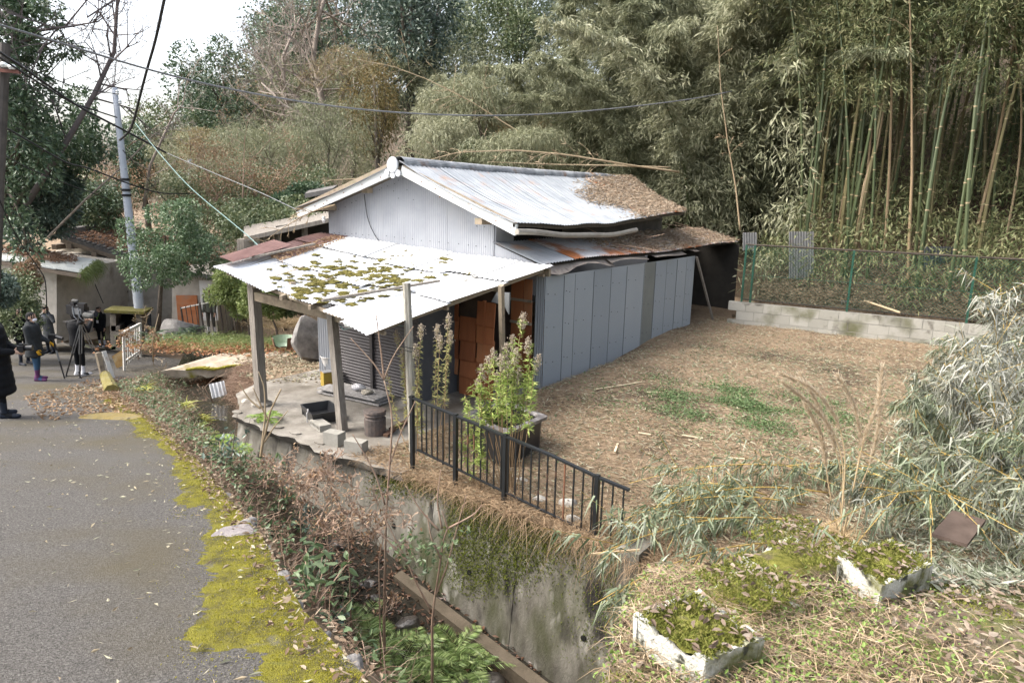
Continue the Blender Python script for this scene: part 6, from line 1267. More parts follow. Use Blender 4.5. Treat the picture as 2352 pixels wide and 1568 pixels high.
for i, (x, y, lab) in enumerate(((332, 905, 'yellow-green grass tuft on the verge beside the mossy log'), (420, 945, 'bright yellow-green grass tuft beside the white shard'), (465, 975, 'yellow-green grass tuft hanging over the stream'))):
    p = hit(x, y) + UP * .05; root = thing('grass_tuft', lab, 'grass', p); n = 160; V, F = ribbons(np.repeat(p[None], n, 0) + r.normal(size=(n, 3)) * .04, flat_dir(n, .1) + [0, 0, .7], r.uniform(.15, .4, n), .018, r.uniform(.3, .8, n), r, 4); fast_mesh('blades', V, F, lm_tuft, root, kind='stuff')
def sapling(label, paths, dist, m_, rad=.012, leaves=None, seed=0, name='sapling'):
    q_ = np.random.default_rng(seed); root = None
    for k, path in enumerate(paths):
        Q = np.array([PY(x, y, dist) for x, y in path]); n = len(path)
        if k == 0 and ground_z(Q[0]) < Q[0][2]: Q = np.concatenate([[np.array([Q[0][0], Q[0][1], ground_z(Q[0]) - .03])], Q]); n += 1
        tt = np.linspace(0, n - 1, 5 * n); Q = np.stack([np.interp(tt, np.arange(n), Q[:, j]) for j in range(3)], 1)
        for _ in range(3): Q[1:-1] = (Q[:-2] + 2 * Q[1:-1] + Q[2:]) / 4
        if root is None: root = thing(name, label, 'sapling', Q[0])
        f_ = 1 if k == 0 else .6; mb = MB(); mb.tube(Q, np.linspace(rad * f_, rad * f_ * .4, len(Q)), 6); mb.build('stem' if k == 0 else 'branch', m_, root, smooth=True)
    if leaves:
        lp, lm = leaves; P = np.concatenate([PY(x, y, dist) + q_.normal(size=(14, 3)) * .06 for x, y in lp]); n = len(P); V, F = leaf_quads(P, q_.normal(size=(n, 3)) + [0, 0, .2], .055, .026, q_, .2); fast_mesh('leaves', V, F, lm, root, kind='stuff')
zz = lambda L_: [(549 + .45 * x, 862 + .45 * y) for x, y in L_]
sapling('slender brown sapling forking over the stream in front of the wall', [zz([(985, 1600), (987, 1400), (985, 1250), (1000, 1130), (1030, 930), (1040, 850), (1065, 780)]), zz([(980, 1200), (900, 1050), (860, 950), (800, 840), (740, 715)]), zz([(1065, 780), (1035, 690)]), zz([(1065, 780), (1200, 710), (1240, 660)]), zz([(1000, 1130), (1060, 980), (1120, 750), (1160, 610)]), zz([(1030, 930), (980, 830), (960, 710)]), zz([(860, 950), (710, 790)]), zz([(1035, 780), (1010, 640), (1030, 480)]), zz([(1020, 790), (920, 680), (850, 560)])], 5.2, m_twig_br, .016, (zz([(900, 830), (960, 850), (1010, 830), (860, 870), (930, 900), (980, 880), (1050, 860), (1130, 810), (900, 960), (800, 870), (940, 990)]), lm_bank), 1)
sapling('tall brown sapling rising in front of the porch roof and forking at the top', [zz([(740, 1260), (745, 1000), (750, 700), (770, 450), (785, 200), (740, 20)]), zz([(745, 660), (700, 510), (640, 400), (580, 300)]), zz([(740, 20), (690, -60), (570, -190)]), zz([(740, 20), (770, -60), (800, -120), (890, -250)]), zz([(740, 20), (728, -100), (715, -190), (700, -310)]), zz([(770, 450), (830, 280), (900, 130)])], 6.6, m_twig_br, .018, None, 2)
sapling('pale bare cut shrub on the stream side of the porch post', [zz([(110, 430), (115, 370), (150, 230), (160, 180), (215, 70)]), zz([(150, 230), (110, 150), (70, 60)]), zz([(115, 370), (135, 200), (130, 60), (100, -20)]), zz([(130, 340), (180, 260), (250, 180)]), zz([(110, 170), (50, 120), (0, 40)])], 8.2, m_culm_t, .022, None, 3, 'cut_shrub')
sapling('thin dark bamboo shoots standing on the upper bank', [[(520, 1120), (535, 1030), (545, 950)], [(505, 1115), (500, 1040), (490, 970)], [(540, 1120), (560, 1040), (575, 960)]], 7.2, m_bark, .008, None, 4)
for i, (x, y, lab) in enumerate(((690, 1190, 'rusty brown twiggy shrub on the bank below the hollow block'), (750, 1170, 'brown twiggy shrub on the bank below the tray'), (640, 1160, 'brown twiggy shrub beside the pale cut shrub'), (800, 1230, 'brown twiggy shrub at the foot of the retaining wall'), (720, 1270, 'low brown twigs over the bank seedlings'), (870, 1290, 'thin brown twigs over the stream below the wall joint'))):
    bare_tree('dry_shrub', lab, [(x, y), (x + 8, y - 45), (x + 20, y - 95)], 6.2 + .2 * i if i < 3 else 5.6, 120, 700, m_twig_br, 860 + i, .008, cat='shrub', leaf=lm_brown, nleaf=120, spread=.75)
bare_tree('dry_shrub', 'reddish bare twigs by the mouth of the footbridge', [(490, 925), (470, 890), (500, 860)], 13, 70, 160, m_twig_br, 853, .012, cat='shrub')
bare_tree('dry_shrub', 'pale upright bare shrub between the white railing and the footbridge', [(352, 830), (350, 780), (365, 720)], 16.6, 90, 260, m_culm_t, 854, .02, cat='shrub')
bare_tree('dry_shrub', 'brown dry weeds along the white railing', [(318, 825), (325, 790), (318, 760)], 16.9, 60, 260, m_twig_br, 855, .012, cat='shrub', leaf=lm_brown, nleaf=160)

for i, (s_, t_, sz) in enumerate(((7.1, .15, .13), (7.35, .35, .16), (7.6, .5, .13), (7.9, .65, .17), (8.3, .95, .14), (8.8, 1.25, .16), (7.2, .1, .1))):
    rock('bank_stone', 'pale rubble stone under the porch corner post at the stream', ST(s_, t_ - .1, -2.12 - .12 * (i % 3)), (sz, sz * .8, sz * .7), m_rock_l, 670 + i, group='rubble stones under the corner post')

# overgrown heap between and around the planters
n = 9000; c0 = PZ(1650, 1400, -.5); P = np.stack([r.normal(1.35, .5, n), r.normal(3.5, .55, n), np.zeros(n)], 1); P = P[(P[:, 0] > .25) & (P[:, 1] > 2.3) & (P[:, 1] < 5)]; n = len(P); st = P[:, :2] - W0; ok = (st @ LL) < -.72 + .33 * np.minimum(st @ DD, 0); P = P[ok]; n = len(P); P[:, 2] = gz_arr(P) + .02 + .1 * r.random(n)
V, F = ribbons(P, flat_dir(n, .4) + [0, 0, .3], r.uniform(.08, .25, n), .004, r.uniform(.3, 1, n), r, 2); tag(fast_mesh('planter_dry_grass', V, F, lm_straw, kind='stuff'), 'pale dry grass matted over the half-buried planters', 'grass')
P2_ = P[:5200] + r.normal(size=(min(5200, n), 3)) * [.3, .3, .02]; m = len(P2_); P2_[:, 2] = gz_arr(P2_) + .03 + .08 * r.random(m); V, F = oval_leaves(P2_, flat_dir(m, .5) + [0, 0, .3], r.uniform(.012, .035, m), r.uniform(.01, .022, m), r); tag(fast_mesh('planter_weeds', V, F, leafmat('chickweed', [(.10, .16, .03), (.18, .26, .06), (.26, .34, .1)], .5, .3), kind='stuff'), 'tiny bright green weeds around the planters', 'weeds')
# ------------------------------------------------------------------ things beyond the footbridge
m_plast = mat('old_plaster', [(.38, .345, .29), (.47, .43, .365), (.53, .49, .425)], .9, 2.5, .15, 30, spots=[((.22, .18, .14), 1.2, .58, .78)])
m_tile = mat('roof_tile', [(.1, .095, .09), (.17, .16, .15)], .8, 5, .3, 30)
m_eavew = mat('eave_wood', [(.14, .11, .085), (.22, .18, .14)], .9, 6)
m_pale_sheet = mat('pale_sheet', [(.42, .44, .42), (.52, .54, .51)], .6, 3, spots=[((.3, .3, .24), 3, .6, .75)])
lm_roofleaf = leafmat('rooftop_leaf', [(.16, .085, .05), (.26, .16, .105), (.34, .25, .19)], .8, .1, .1)
def solid(mb, cs, dist, depth):          # front outline in pixels at a distance, extruded away from the camera
    mb.prism([PY(x, y, dist) for x, y in cs], np.array([-.25, depth, 0]))
# gabled house
Yh = 29.0
h2 = thing('plaster_house', 'old beige plaster house with a gable and leaf-covered tiled roof beyond the people', 'house', PY(250, 800, Yh))
mb = MB(); solid(mb, [(128, 560), (150, 556), (268, 590), (420, 636), (420, 800), (128, 800)], Yh, 6); mb.build('wall', m_plast, h2)
mb = MB(); a, b_ = PY(140, 541, Yh - .5), PY(430, 632, Yh - .5); c, d = PY(275, 511, Yh + 7), PY(560, 600, Yh + 7)
nR = unit(np.cross(b_ - a, c - a)); nR = nR if nR[2] > 0 else -nR
mb.prism([a, b_, d, c], -nR * .12); mb.build('roof', m_tile, h2)
for k in range(26):
    u = k / 25; p, q_ = a + (b_ - a) * u + nR * .03, c + (d - c) * u + nR * .03; mb = MB(); mb.tube([p, q_], .06, 6); mb.build('tile_row', m_tile, h2)
mb = MB(); mb.beam(a + nR * .12, c + nR * .12, .3, .2); mb.build('ridge', m_tile, h2)
mb = MB(); mb.beam(a - UP * .2, b_ - UP * .2, .1, .16); mb.build('barge_board', m_eavew, h2)
for px, py in ((168, 565), (225, 584), (135, 566)):
    mb = MB(); mb.box(PY(px, py, Yh - .35), (.1, 0, 0), (0, .3, 0), (0, 0, .1)); mb.build('rafter_end', m_eavew, h2)
n = 4200; u, v = r.uniform(.02, .9, n), r.uniform(.04, .95, n); P = (a + np.outer(u, b_ - a)) * (1 - v)[:, None] + (c + np.outer(u, d - c)) * v[:, None] + nR * .1; V, F = leaf_quads(P, flat_dir(n, .4), r.uniform(.1, .2, n), r.uniform(.05, .1, n), r, .3); tag(fast_mesh('rooftop_leaves', V, F, lm_roofleaf, kind='stuff'), 'brown dead leaves thick on the old tiled roof', 'leaves')
wn = MB(); wn.box(PY(246, 652, Yh - .06), (.86, 0, 0), (0, .03, 0), (0, 0, .36)); w_o = wn.build('window', mat('window_dark', [(.03, .035, .04), (.06, .065, .07)], .2, 3, spec=.6), h2)
for k in range(10):
    mb = MB(); x = 205 + 9.3 * k; mb.beam(PY(x, 633, Yh - .12), PY(x, 672, Yh - .12), .03, .03, up=D3); mb.build('bar', mat('bar_beige', [(.4, .37, .3)], .7), w_o)
for y in (633, 672):
    mb = MB(); mb.beam(PY(202, y, Yh - .13), PY(292, y, Yh - .13), .06, .06); mb.build('frame', MATS['bar_beige'], w_o)
mb = MB(); mb.tube([PY(x, y, Yh - .15) for x, y in ((208, 684), (262, 684), (272, 690), (274, 705))], .06, 8); mb.build('pipe', m_plast, h2)
mb = MB(); mb.box(PY(246, 693, Yh - .12), (.14, 0, 0), (0, .08, 0), (0, 0, .2)); mb.build('meter_box', mat('meter', [(.45, .45, .43)], .5), h2)
# lower wing with metal roof
Yl = 24.0
h1 = thing('plaster_annex', 'low beige plaster annex with a pale metal roof strewn with leaves', 'house', PY(80, 780, Yl))
mb = MB(); mb.prism([PY(-60, 600, Yl), PY(130, 625, Yl), PY(130, 790, Yl), PY(-60, 790, Yl)], (-.2, 5, 0)); mb.build('wall', m_plast, h1)
mb = MB(); mb.prism([PY(130, 628, Yl), PY(160, 622, Yl + 2.5), PY(160, 760, Yl + 2.5), PY(130, 790, Yl)], (-.3, .1, 0)); mb.build('side_wall', m_plast, h1)
A_, B_, C_, D_ = PY(-40, 588, Yl - .5), PY(186, 625, Yl - .5), PY(228, 598, Yl + 2.2), PY(-40, 560, Yl + 4.5)
nA = unit(np.cross(B_ - A_, D_ - A_)); nA = nA if nA[2] > 0 else -nA
for k in range(4):
    u0, u1 = k / 4, (k + 1) / 4 - .006; p = [A_ + (B_ - A_) * u0, A_ + (B_ - A_) * u1, D_ + (C_ - D_) * u1, D_ + (C_ - D_) * u0]; mb = MB(); mb.prism([x + nA * .02 * (k % 2) for x in p], -nA * .05); mb.build('roof_sheet', m_pale_sheet, h1)
mb = MB(); mb.beam(A_ - UP * .14, B_ - UP * .14, .06, .12); mb.build('eave_board', m_eavew, h1)
n = 2600; u, v = r.normal(.52, .17, n), r.normal(.62, .2, n); keep = (v < .97) & (v > .25) & (u > 0) & (u < .86); u, v = u[keep], v[keep]; n = len(u); P = (A_ + np.outer(u, B_ - A_)) * (1 - v)[:, None] + (D_ + np.outer(u, C_ - D_)) * v[:, None] + nA * .06 + np.outer(r.random(n) * .1, UP); V, F = leaf_quads(P, flat_dir(n, .4), r.uniform(.08, .16, n), r.uniform(.04, .08, n), r, .3); tag(fast_mesh('annex_roof_leaves', V, F, lm_roofleaf, kind='stuff'), 'heap of brown leaves on the annex metal roof', 'leaves')
w_o = MB().box(PY(181, 662, Yl + 2.9), (.3, .35, 0), (-.04, .04, 0), (0, 0, .38)).build('window', mat('blue_pane', [(.05, .13, .19), (.08, .18, .24)], .25, 3, spec=.6), h1)
for x in (169, 181, 193):
    mb = MB(); mb.beam(PY(x, 640 + (193 - x) * .3, Yl + 2.75), PY(x, 685 + (193 - x) * .2, Yl + 2.75), .04, .04, up=D3); mb.build('mullion', MATS['bar_beige'], w_o)
mb = MB(); mb.tube([PY(150, 635, Yl + 1.2), PY(153, 705, Yl + 1.2)], .07, 8); mb.build('downpipe', m_eavew, h1)
n = 1200; P = B_ + np.outer(r.random(n), C_ - B_) - UP * .05 + r.normal(size=(n, 3)) * .05; V, F = ribbons(P, r.normal(size=(n, 3)) * .5 + [.2, 0, .1], r.uniform(.15, .4, n), .02, .9, r, 3); tag(fast_mesh('eave_grass', V, F, lm_fresh, kind='stuff'), 'green grass growing along the annex roof edge', 'grass')
# white wall and orange panel house behind the young tree
h3 = thing('cream_house', 'cream house front with a rusty orange panel behind the young tree', 'house', PY(460, 770, 25))
mb = MB(); solid(mb, [(395, 620), (500, 632), (500, 775), (395, 775)], 25.2, 4); mb.build('wall', m_plast, h3)
mb = MB(); mb.box(PY(432, 722, 25.1), (.36, .05, 0), (0, .03, 0), (0, 0, .72)); mb.build('orange_panel', mat('orange_rust', [(.42, .14, .05), (.5, .2, .09), (.38, .22, .14)], .8, 3), h3)
mb = MB(); mb.box(PY(480, 690, 24.9), (.28, .05, 0), (0, .03, 0), (0, 0, .75)); mb.build('white_panel', mat('white_panel', [(.6, .58, .53), (.68, .66, .62)], .7, 3), h3)
mb = MB(); mb.prism([PY(380, 622, 24.4), PY(512, 636, 24.4), PY(512, 628, 29), PY(380, 600, 29)], (0, 0, -.1)); mb.build('roof', m_tile, h3)
# ruined shed behind the porch
ru = thing('ruined_shed', 'collapsed grey shed smothered in creepers between the gable and the young tree', 'shed', PY(690, 600, 20))
for k, (x, y0, y1) in enumerate(((590, 545, 600), (606, 545, 600), (640, 530, 590), (700, 520, 570))):
    mb = MB(); mb.beam(PY(x, y0, 20), PY(x, y1, 20), .12, .12, up=D3); mb.build('post', m_timber if k else m_pale_sheet, ru)
mb = MB(); solid(mb, [(560, 550), (650, 535), (650, 610), (560, 610)], 20.6, .1); mb.build('board_wall', m_timber, ru)
mb = MB(); solid(mb, [(650, 520), (760, 505), (760, 600), (650, 610)], 20.5, .1); mb.build('dark_wall', MATS['bay_shade_wall'], ru)
mb = MB(); mb.prism([PY(560, 545, 19.6), PY(760, 500, 19.6), PY(770, 480, 23), PY(560, 520, 23)], (0, 0, -.12)); mb.build('roof', m_timber, ru)
mb = MB(); mb.prism([PY(700, 445, 24), PY(765, 432, 24), PY(775, 425, 26), PY(710, 436, 26)], (0, 0, -.15)); mb.build('tiled_ridge', m_tile, ru)
# stone shelter
m_stone = mat('dark_stone', [(.1, .09, .075), (.19, .17, .145), (.26, .24, .2)], .95, 4, .6, 30)
Yst = 22.8
ss_ = thing('stone_shelter', 'mossy stone box shelter with open shelves beside the grey pole', 'shelter', PY(285, 800, Yst))
mb = MB(); mb.prism([PY(238, 712, Yst - .3), PY(330, 716, Yst - .3), PY(352, 706, Yst + 1.0), PY(258, 702, Yst + 1.0)], (0, 0, -.09)); mb.build('roof_slab', mat('mossy_stone', [(.08, .075, .022), (.14, .125, .03), (.13, .115, .07)], .95, 6, .7, 40), ss_)
for cs, nm in ((((252, 722), (266, 722), (266, 803), (254, 803)), 'side_slab'), (((312, 722), (326, 722), (326, 803), (312, 803)), 'side_slab'), (((266, 762), (312, 764), (312, 772), (266, 770)), 'shelf'), (((254, 795), (326, 797), (326, 806), (254, 804)), 'base'), (((255, 748), (275, 748), (275, 760), (255, 760)), 'bracket'), (((292, 750), (312, 750), (312, 762), (292, 762)), 'bracket')):
    mb = MB(); solid(mb, cs, Yst, .8); mb.build(nm, m_stone, ss_)
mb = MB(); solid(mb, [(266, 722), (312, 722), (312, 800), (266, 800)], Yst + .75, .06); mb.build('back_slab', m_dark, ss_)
rock('boulder', 'large dark mossy boulder beside the young tree trunk', PY(410, 775, 20.5), (.8, .6, .85), m_rock, 875, sub=4, cut=(.5, .75))
# white railing, mossy kerb, post and broken board
m_wrail = mat('white_rail', [(.5, .49, .45), (.6, .59, .55)], .6, 6, spots=[((.3, .2, .13), 5, .58, .7)])
g0, g1 = PY(285, 842, 17.6), PY(322, 812, 19.6); gt0, gt1 = PY(283, 764, 17.6), PY(322, 744, 19.6)
gr = thing('white_railing', 'leaning white metal railing with thin bars at the road end of the footbridge', 'railing', g0)
mb = MB(); mb.beam(gt0, gt1, .07, .07); mb.build('top_rail', m_wrail, gr); mb = MB(); mb.beam(g0 + UP * .12, g1 + UP * .1, .05, .04); mb.build('bottom_rail', m_wrail, gr)
for k in range(10):
    u = k / 9; mb = MB(); mb.beam(g0 + (g1 - g0) * u - (UP * .1 if k in (0, 9) else 0), gt0 + (gt1 - gt0) * u, .06 if k in (0, 9) else .022, .05 if k in (0, 9) else .022, up=D3); mb.build('post' if k in (0, 9) else 'bar', m_wrail, gr)
p = hit(258, 905); q_ = hit(243, 872); mb = MB(); mb.tube([p + UP * .05, (p + q_) / 2 + UP * .07, q_ + UP * .1], [.14, .13, .12], 9); tag(centre(mb.build('mossy_kerb', mat('mossy_log', [(.1, .085, .025), (.16, .135, .035), (.17, .16, .12)], .95, 8, .8, 50))), 'mossy yellow concrete kerb log on the road verge', 'kerb')
p = hit(240, 868); mb = MB(); mb.beam(p - UP * .1, p + UP * .62 + np.array([-.1, 0, 0]), .12, .1, up=D3); mb.beam(p + np.array([.2, 0, 0]), p + np.array([.05, 0, .66]), .05, .09, up=D3); o = thing('broken_post', 'broken whitish wooden post standing at the end of the mossy kerb', 'post', p); 
mb2 = MB(); mb2.beam(p - UP * .1, p + UP * .62 + np.array([-.1, 0, 0]), .12, .1, up=D3); mb2.build('stump', m_oldwood, o); mb2 = MB(); mb2.beam(p + np.array([.2, 0, 0]), p + np.array([.05, 0, .66]), .05, .09, up=D3); mb2.build('white_slat', m_wrail, o)
p = hit(272, 845); mb = MB(); mb.prism([PY(x, y, p[1]) for x, y in ((257, 818), (286, 800), (290, 836), (268, 846))], (0, .08, 0)); tag(centre(mb.build('mossy_board', mat('mossy_board', [(.2, .12, .05), (.28, .18, .07), (.33, .28, .18)], .95, 6))), 'broken mossy brown board propped against the white railing', 'board')
# dark leaning iron fence past the footbridge
m_iron = mat('dark_iron', [(.06, .05, .045), (.11, .09, .075)], .8, 6)
fz = thing('iron_fence', 'old leaning iron fence on the path past the footbridge', 'fence', PY(470, 775, 21.5))
mb = MB(); mb.tube([PY(415, 708, 21.5), PY(560, 678, 21.8)], .025, 6); mb.build('rail', m_wrail, fz)
for k in range(13):
    x = 418 + k * 11; mb = MB(); mb.tube([PY(x + 8, 775 - k * .8, 21.6), PY(x - 3, 705 - k * 2.4, 21.5)], .014 if k % 4 else .03, 5); mb.build('bar', m_iron, fz)
# green shrubs and grass beyond the porch
for i, (x, y, rx, ry, d, lm, lab) in enumerate(((545, 665, 55, 50, 19, lm_fresh, 'bright green shrub behind the porch corner post'), (610, 690, 50, 40, 17.5, lm_fresh, 'light green shrub seen through the porch posts'), (680, 690, 60, 35, 17.8, lm_bank, 'green shrub behind the big boulder'), (520, 620, 40, 35, 20, lm_ever2, 'olive shrub at the left end of the porch roof'), (25, 720, 50, 40, 19.5, lm_ever2, 'brown-green shrub on the roadside bank behind the people'), (0, 660, 40, 50, 17.5, lm_bluegreen, 'glossy shrub at the road edge beside the annex'), (60, 630, 30, 30, 20.5, lm_brown, 'withered shrub against the annex wall'))):
    tree('roadside_shrub', lab, x, y, rx, ry, d, 6500, .10, lm, 880 + i, lobes=14, lw=.4, trunk=.03)
def blades(name, label, cx, cy, z, n, lm, L_, spread, cat='grass'):
    c = PZ(cx, cy, z); P = c + np.stack([r.normal(0, spread[0], n), r.normal(0, spread[1], n), np.zeros(n)], 1); V, F = ribbons(P, flat_dir(n, .2) + [0, 0, 1.0], r.uniform(.5, 1, n) * L_, .012, r.uniform(.3, .8, n), r, 3); return tag(fast_mesh(name, V, F, lm, kind='stuff'), label, cat)
blades('green_grass', 'short green grass on the bank beyond the footbridge', 520, 785, -2.35, 5000, lm_fresh, .3, (1.0, .5))
blades('tan_grass', 'dry tan grass clump seen behind the porch corner post', 640, 745, -2.1, 1600, MATS['tan_blade'], .7, (.35, .3))
n = 3500; P = PZ(500, 800, -2.4) + np.stack([r.normal(0, 1.1, n), r.normal(0, .35, n), np.full(n, .06)], 1); V, F = leaf_quads(P, flat_dir(n, .3), r.uniform(.06, .12, n), .05, r, .4); tag(fast_mesh('path_leaves', V, F, leafmat('orange_leaf', [(.26, .12, .06), (.38, .2, .11), (.42, .28, .18)], .8, .1, .1), kind='stuff'), 'orange dead leaves on the bank beyond the footbridge', 'leaves')
n = 5000; P = np.stack([r.uniform(-9, -3.6, n), r.uniform(13, 21, n), np.zeros(n)], 1); P[:, 2] = gz_arr(P) + .02; V, F = leaf_quads(P, flat_dir(n, .3), r.uniform(.05, .11, n), .04, r, .4); tag(fast_mesh('backyard_litter', V, F, lm_litter, kind='stuff'), 'dead leaves on the ground behind the porch', 'leaves')
# thickets seen between the pole and the gable, and left of the pole
def px_thicket(name, label, boxes, n, lm, lsz, lw, seed):
    q_ = np.random.default_rng(seed); Ps = []
    for (x0, x1, y0, y1, d0, d1) in boxes:
        m = 110; C = np.array([PY(q_.uniform(x0, x1), q_.uniform(y0, y1), q_.uniform(d0, d1)) for _ in range(m)]); k = q_.integers(0, m, n // len(boxes)); Ps.append(C[k] + unit(q_.normal(size=(len(k), 3))) * q_.random((len(k), 1)) ** .5 * [.6, .6, .45])
    P = np.concatenate(Ps); n = len(P); V, F = leaf_quads(P, q_.normal(size=(n, 3)) + [0, 0, -.6], lsz * q_.uniform(.6, 1.3, n), lw * q_.uniform(.7, 1.2, n), q_); return tag(fast_mesh(name, V, F, lm, kind='stuff'), label, 'foliage')
px_thicket('thicket', 'tangled green thicket between the young tree and the gable', [(420, 760, 470, 560, 22, 27), (380, 620, 400, 480, 27, 32), (560, 760, 390, 460, 27, 32)], 24000, lm_ever2, .13, .056, 891)
px_thicket('hillside_brush', 'pale brush filling the slope behind the grey pole', [(340, 560, 300, 430, 34, 42), (560, 860, 300, 420, 32, 40)], 24000, lm_bamboo, .22, .045, 892)
px_thicket('brown_brush', 'brown dead brush among the thickets left of the gable', [(430, 700, 400, 520, 26, 31), (200, 400, 380, 500, 33, 38)], 7000, lm_brown, .12, .05, 893)
px_thicket('roadside_foliage', 'dark evergreen foliage massed above the annex roof', [(-20, 180, 400, 530, 33, 37), (-20, 110, 300, 430, 24, 28), (130, 270, 420, 520, 31, 36)], 26000, lm_ever, .17, .068, 894)
px_thicket('roadside_brush', 'brown and green plants on the roadside bank behind the people', [(-20, 60, 640, 760, 18.5, 21)], 12000, lm_ever2, .1, .045, 895)
# ------------------------------------------------------------------ people
from mathutils import kdtree
def fabric(name, c, rough=.85, v=.25): return mat(name, [tuple(x * (1 - v) for x in c), c, tuple(min(1, x * (1 + v)) for x in c)], rough, 7, .25, 40, spec=.2)
SKIN = mat('skin', [(.46, .29, .21), (.52, .34, .25)], .6, 6); HAIR = fabric('hair_black', (.012, .011, .011), .6)
def capsule(a, b_, ra, rb, n=12, m=4):
    a, b_ = np.asarray(a, float), np.asarray(b_, float); d = b_ - a; L_ = np.linalg.norm(d); d = d / (L_ + 1e-9) if L_ > 1e-6 else np.array([0, 0, 1.0])
    ref = np.array([0, 0, 1.0]) if abs(d[2]) < .9 else np.array([1.0, 0, 0]); u = np.cross(d, ref); u /= np.linalg.norm(u); w_ = np.cross(d, u); an = np.arange(n) * 2 * math.pi / n; rings_ = []
    for k in range(m + 1): th = -math.pi / 2 + math.pi / 2 * k / m; rings_.append((a + d * ra * math.sin(th), max(ra * math.cos(th), 1e-4)))
    for k in range(m + 1): th = math.pi / 2 * k / m; rings_.append((b_ + d * rb * math.sin(th), max(rb * math.cos(th), 1e-4)))
    V = np.concatenate([c + r_ * (np.cos(an)[:, None] * u + np.sin(an)[:, None] * w_) for c, r_ in rings_]); k = len(rings_)
    F = [(i * n + j, i * n + (j + 1) % n, (i + 1) * n + (j + 1) % n, (i + 1) * n + j) for i in range(k - 1) for j in range(n)] + [tuple(range(n - 1, -1, -1)), tuple((k - 1) * n + j for j in range(n))]
    return V, F
def stack(rs, n=20):      # rings: (x, y, z, rx, ry)
    an = np.arange(n) * 2 * math.pi / n; V = np.concatenate([np.stack([x + rx * np.cos(an), y + ry * np.sin(an), np.full(n, z)], 1) for x, y, z, rx, ry in rs]); k = len(rs)
    return V, [(i * n + j, i * n + (j + 1) % n, (i + 1) * n + (j + 1) % n, (i + 1) * n + j) for i in range(k - 1) for j in range(n)] + [tuple(range(n - 1, -1, -1)), tuple((k - 1) * n + j for j in range(n))]
def remesh(parts, mats, name, root, vox=.019, rot=0.0):
    mb = MB()
    for (V, F), mi in parts: mb.add(V, F, mi)
    me = bpy.data.meshes.new('tmp'); me.from_pydata(np.concatenate(mb.v).tolist(), [], mb.f); me.update(); ob = bpy.data.objects.new('tmp', me); COL.objects.link(ob)
    md = ob.modifiers.new('r', 'REMESH'); md.mode = 'VOXEL'; md.voxel_size = vox; sm_ = ob.modifiers.new('s', 'SMOOTH'); sm_.iterations = 3; sm_.factor = .5
    dg = bpy.context.evaluated_depsgraph_get(); res = bpy.data.meshes.new_from_object(ob.evaluated_get(dg)); bpy.data.objects.remove(ob); bpy.data.meshes.remove(me)
    Vall = np.concatenate(mb.v); vm = np.empty(len(Vall), int); i = 0
    for (V, F), mi in parts: vm[i:i + len(V)] = mi; i += len(V)
    kd = kdtree.KDTree(len(Vall))
    for i, v in enumerate(Vall): kd.insert(v, i)
    kd.balance()
    for m in mats: res.materials.append(m)
    for p in res.polygons: p.material_index = int(vm[kd.find(p.center)[1]]); p.use_smooth = True
    res.name = name; o = bpy.data.objects.new(name, res); COL.objects.link(o); o.parent = root; return o
def hand(root, name, wrist, d, up, m_, s=1.0, curl=.6):
    """palm and five jointed fingers; d: pointing direction, up: back of the hand"""
    d = unit(np.asarray(d, float)); up = np.asarray(up, float); up = unit(up - d * (up @ d)); side = np.cross(d, up); mb = MB()
    V, F = capsule(wrist, wrist + d * .07 * s, .028 * s, .034 * s); V = wrist + (V - wrist) - np.outer((V - wrist) @ up, up) * .45; mb.add(V, F)
    for k, (o_, L_) in enumerate(((-.027, .062), (-.009, .072), (.009, .068), (.026, .054))):
        p = wrist + d * .085 * s + side * o_ * s; q1 = p + unit(d - up * curl * .5) * L_ * .5 * s; q2 = q1 + unit(d - up * curl * 1.6) * L_ * .5 * s
        for a, b_ in ((p - d * .02 * s, q1), (q1, q2)): mb.add(*capsule(a, b_, .0088 * s, .0078 * s, 7, 2))
    p = wrist + d * .02 * s - side * .028 * s; q1 = p + unit(d * .6 - side * .8 - up * .3) * .04 * s; q2 = q1 + unit(d - side * .1 - up * .5) * .032 * s
    for a, b_ in ((p, q1), (q1, q2)): mb.add(*capsule(a, b_, .0105 * s, .009 * s, 7, 2))
    return mb
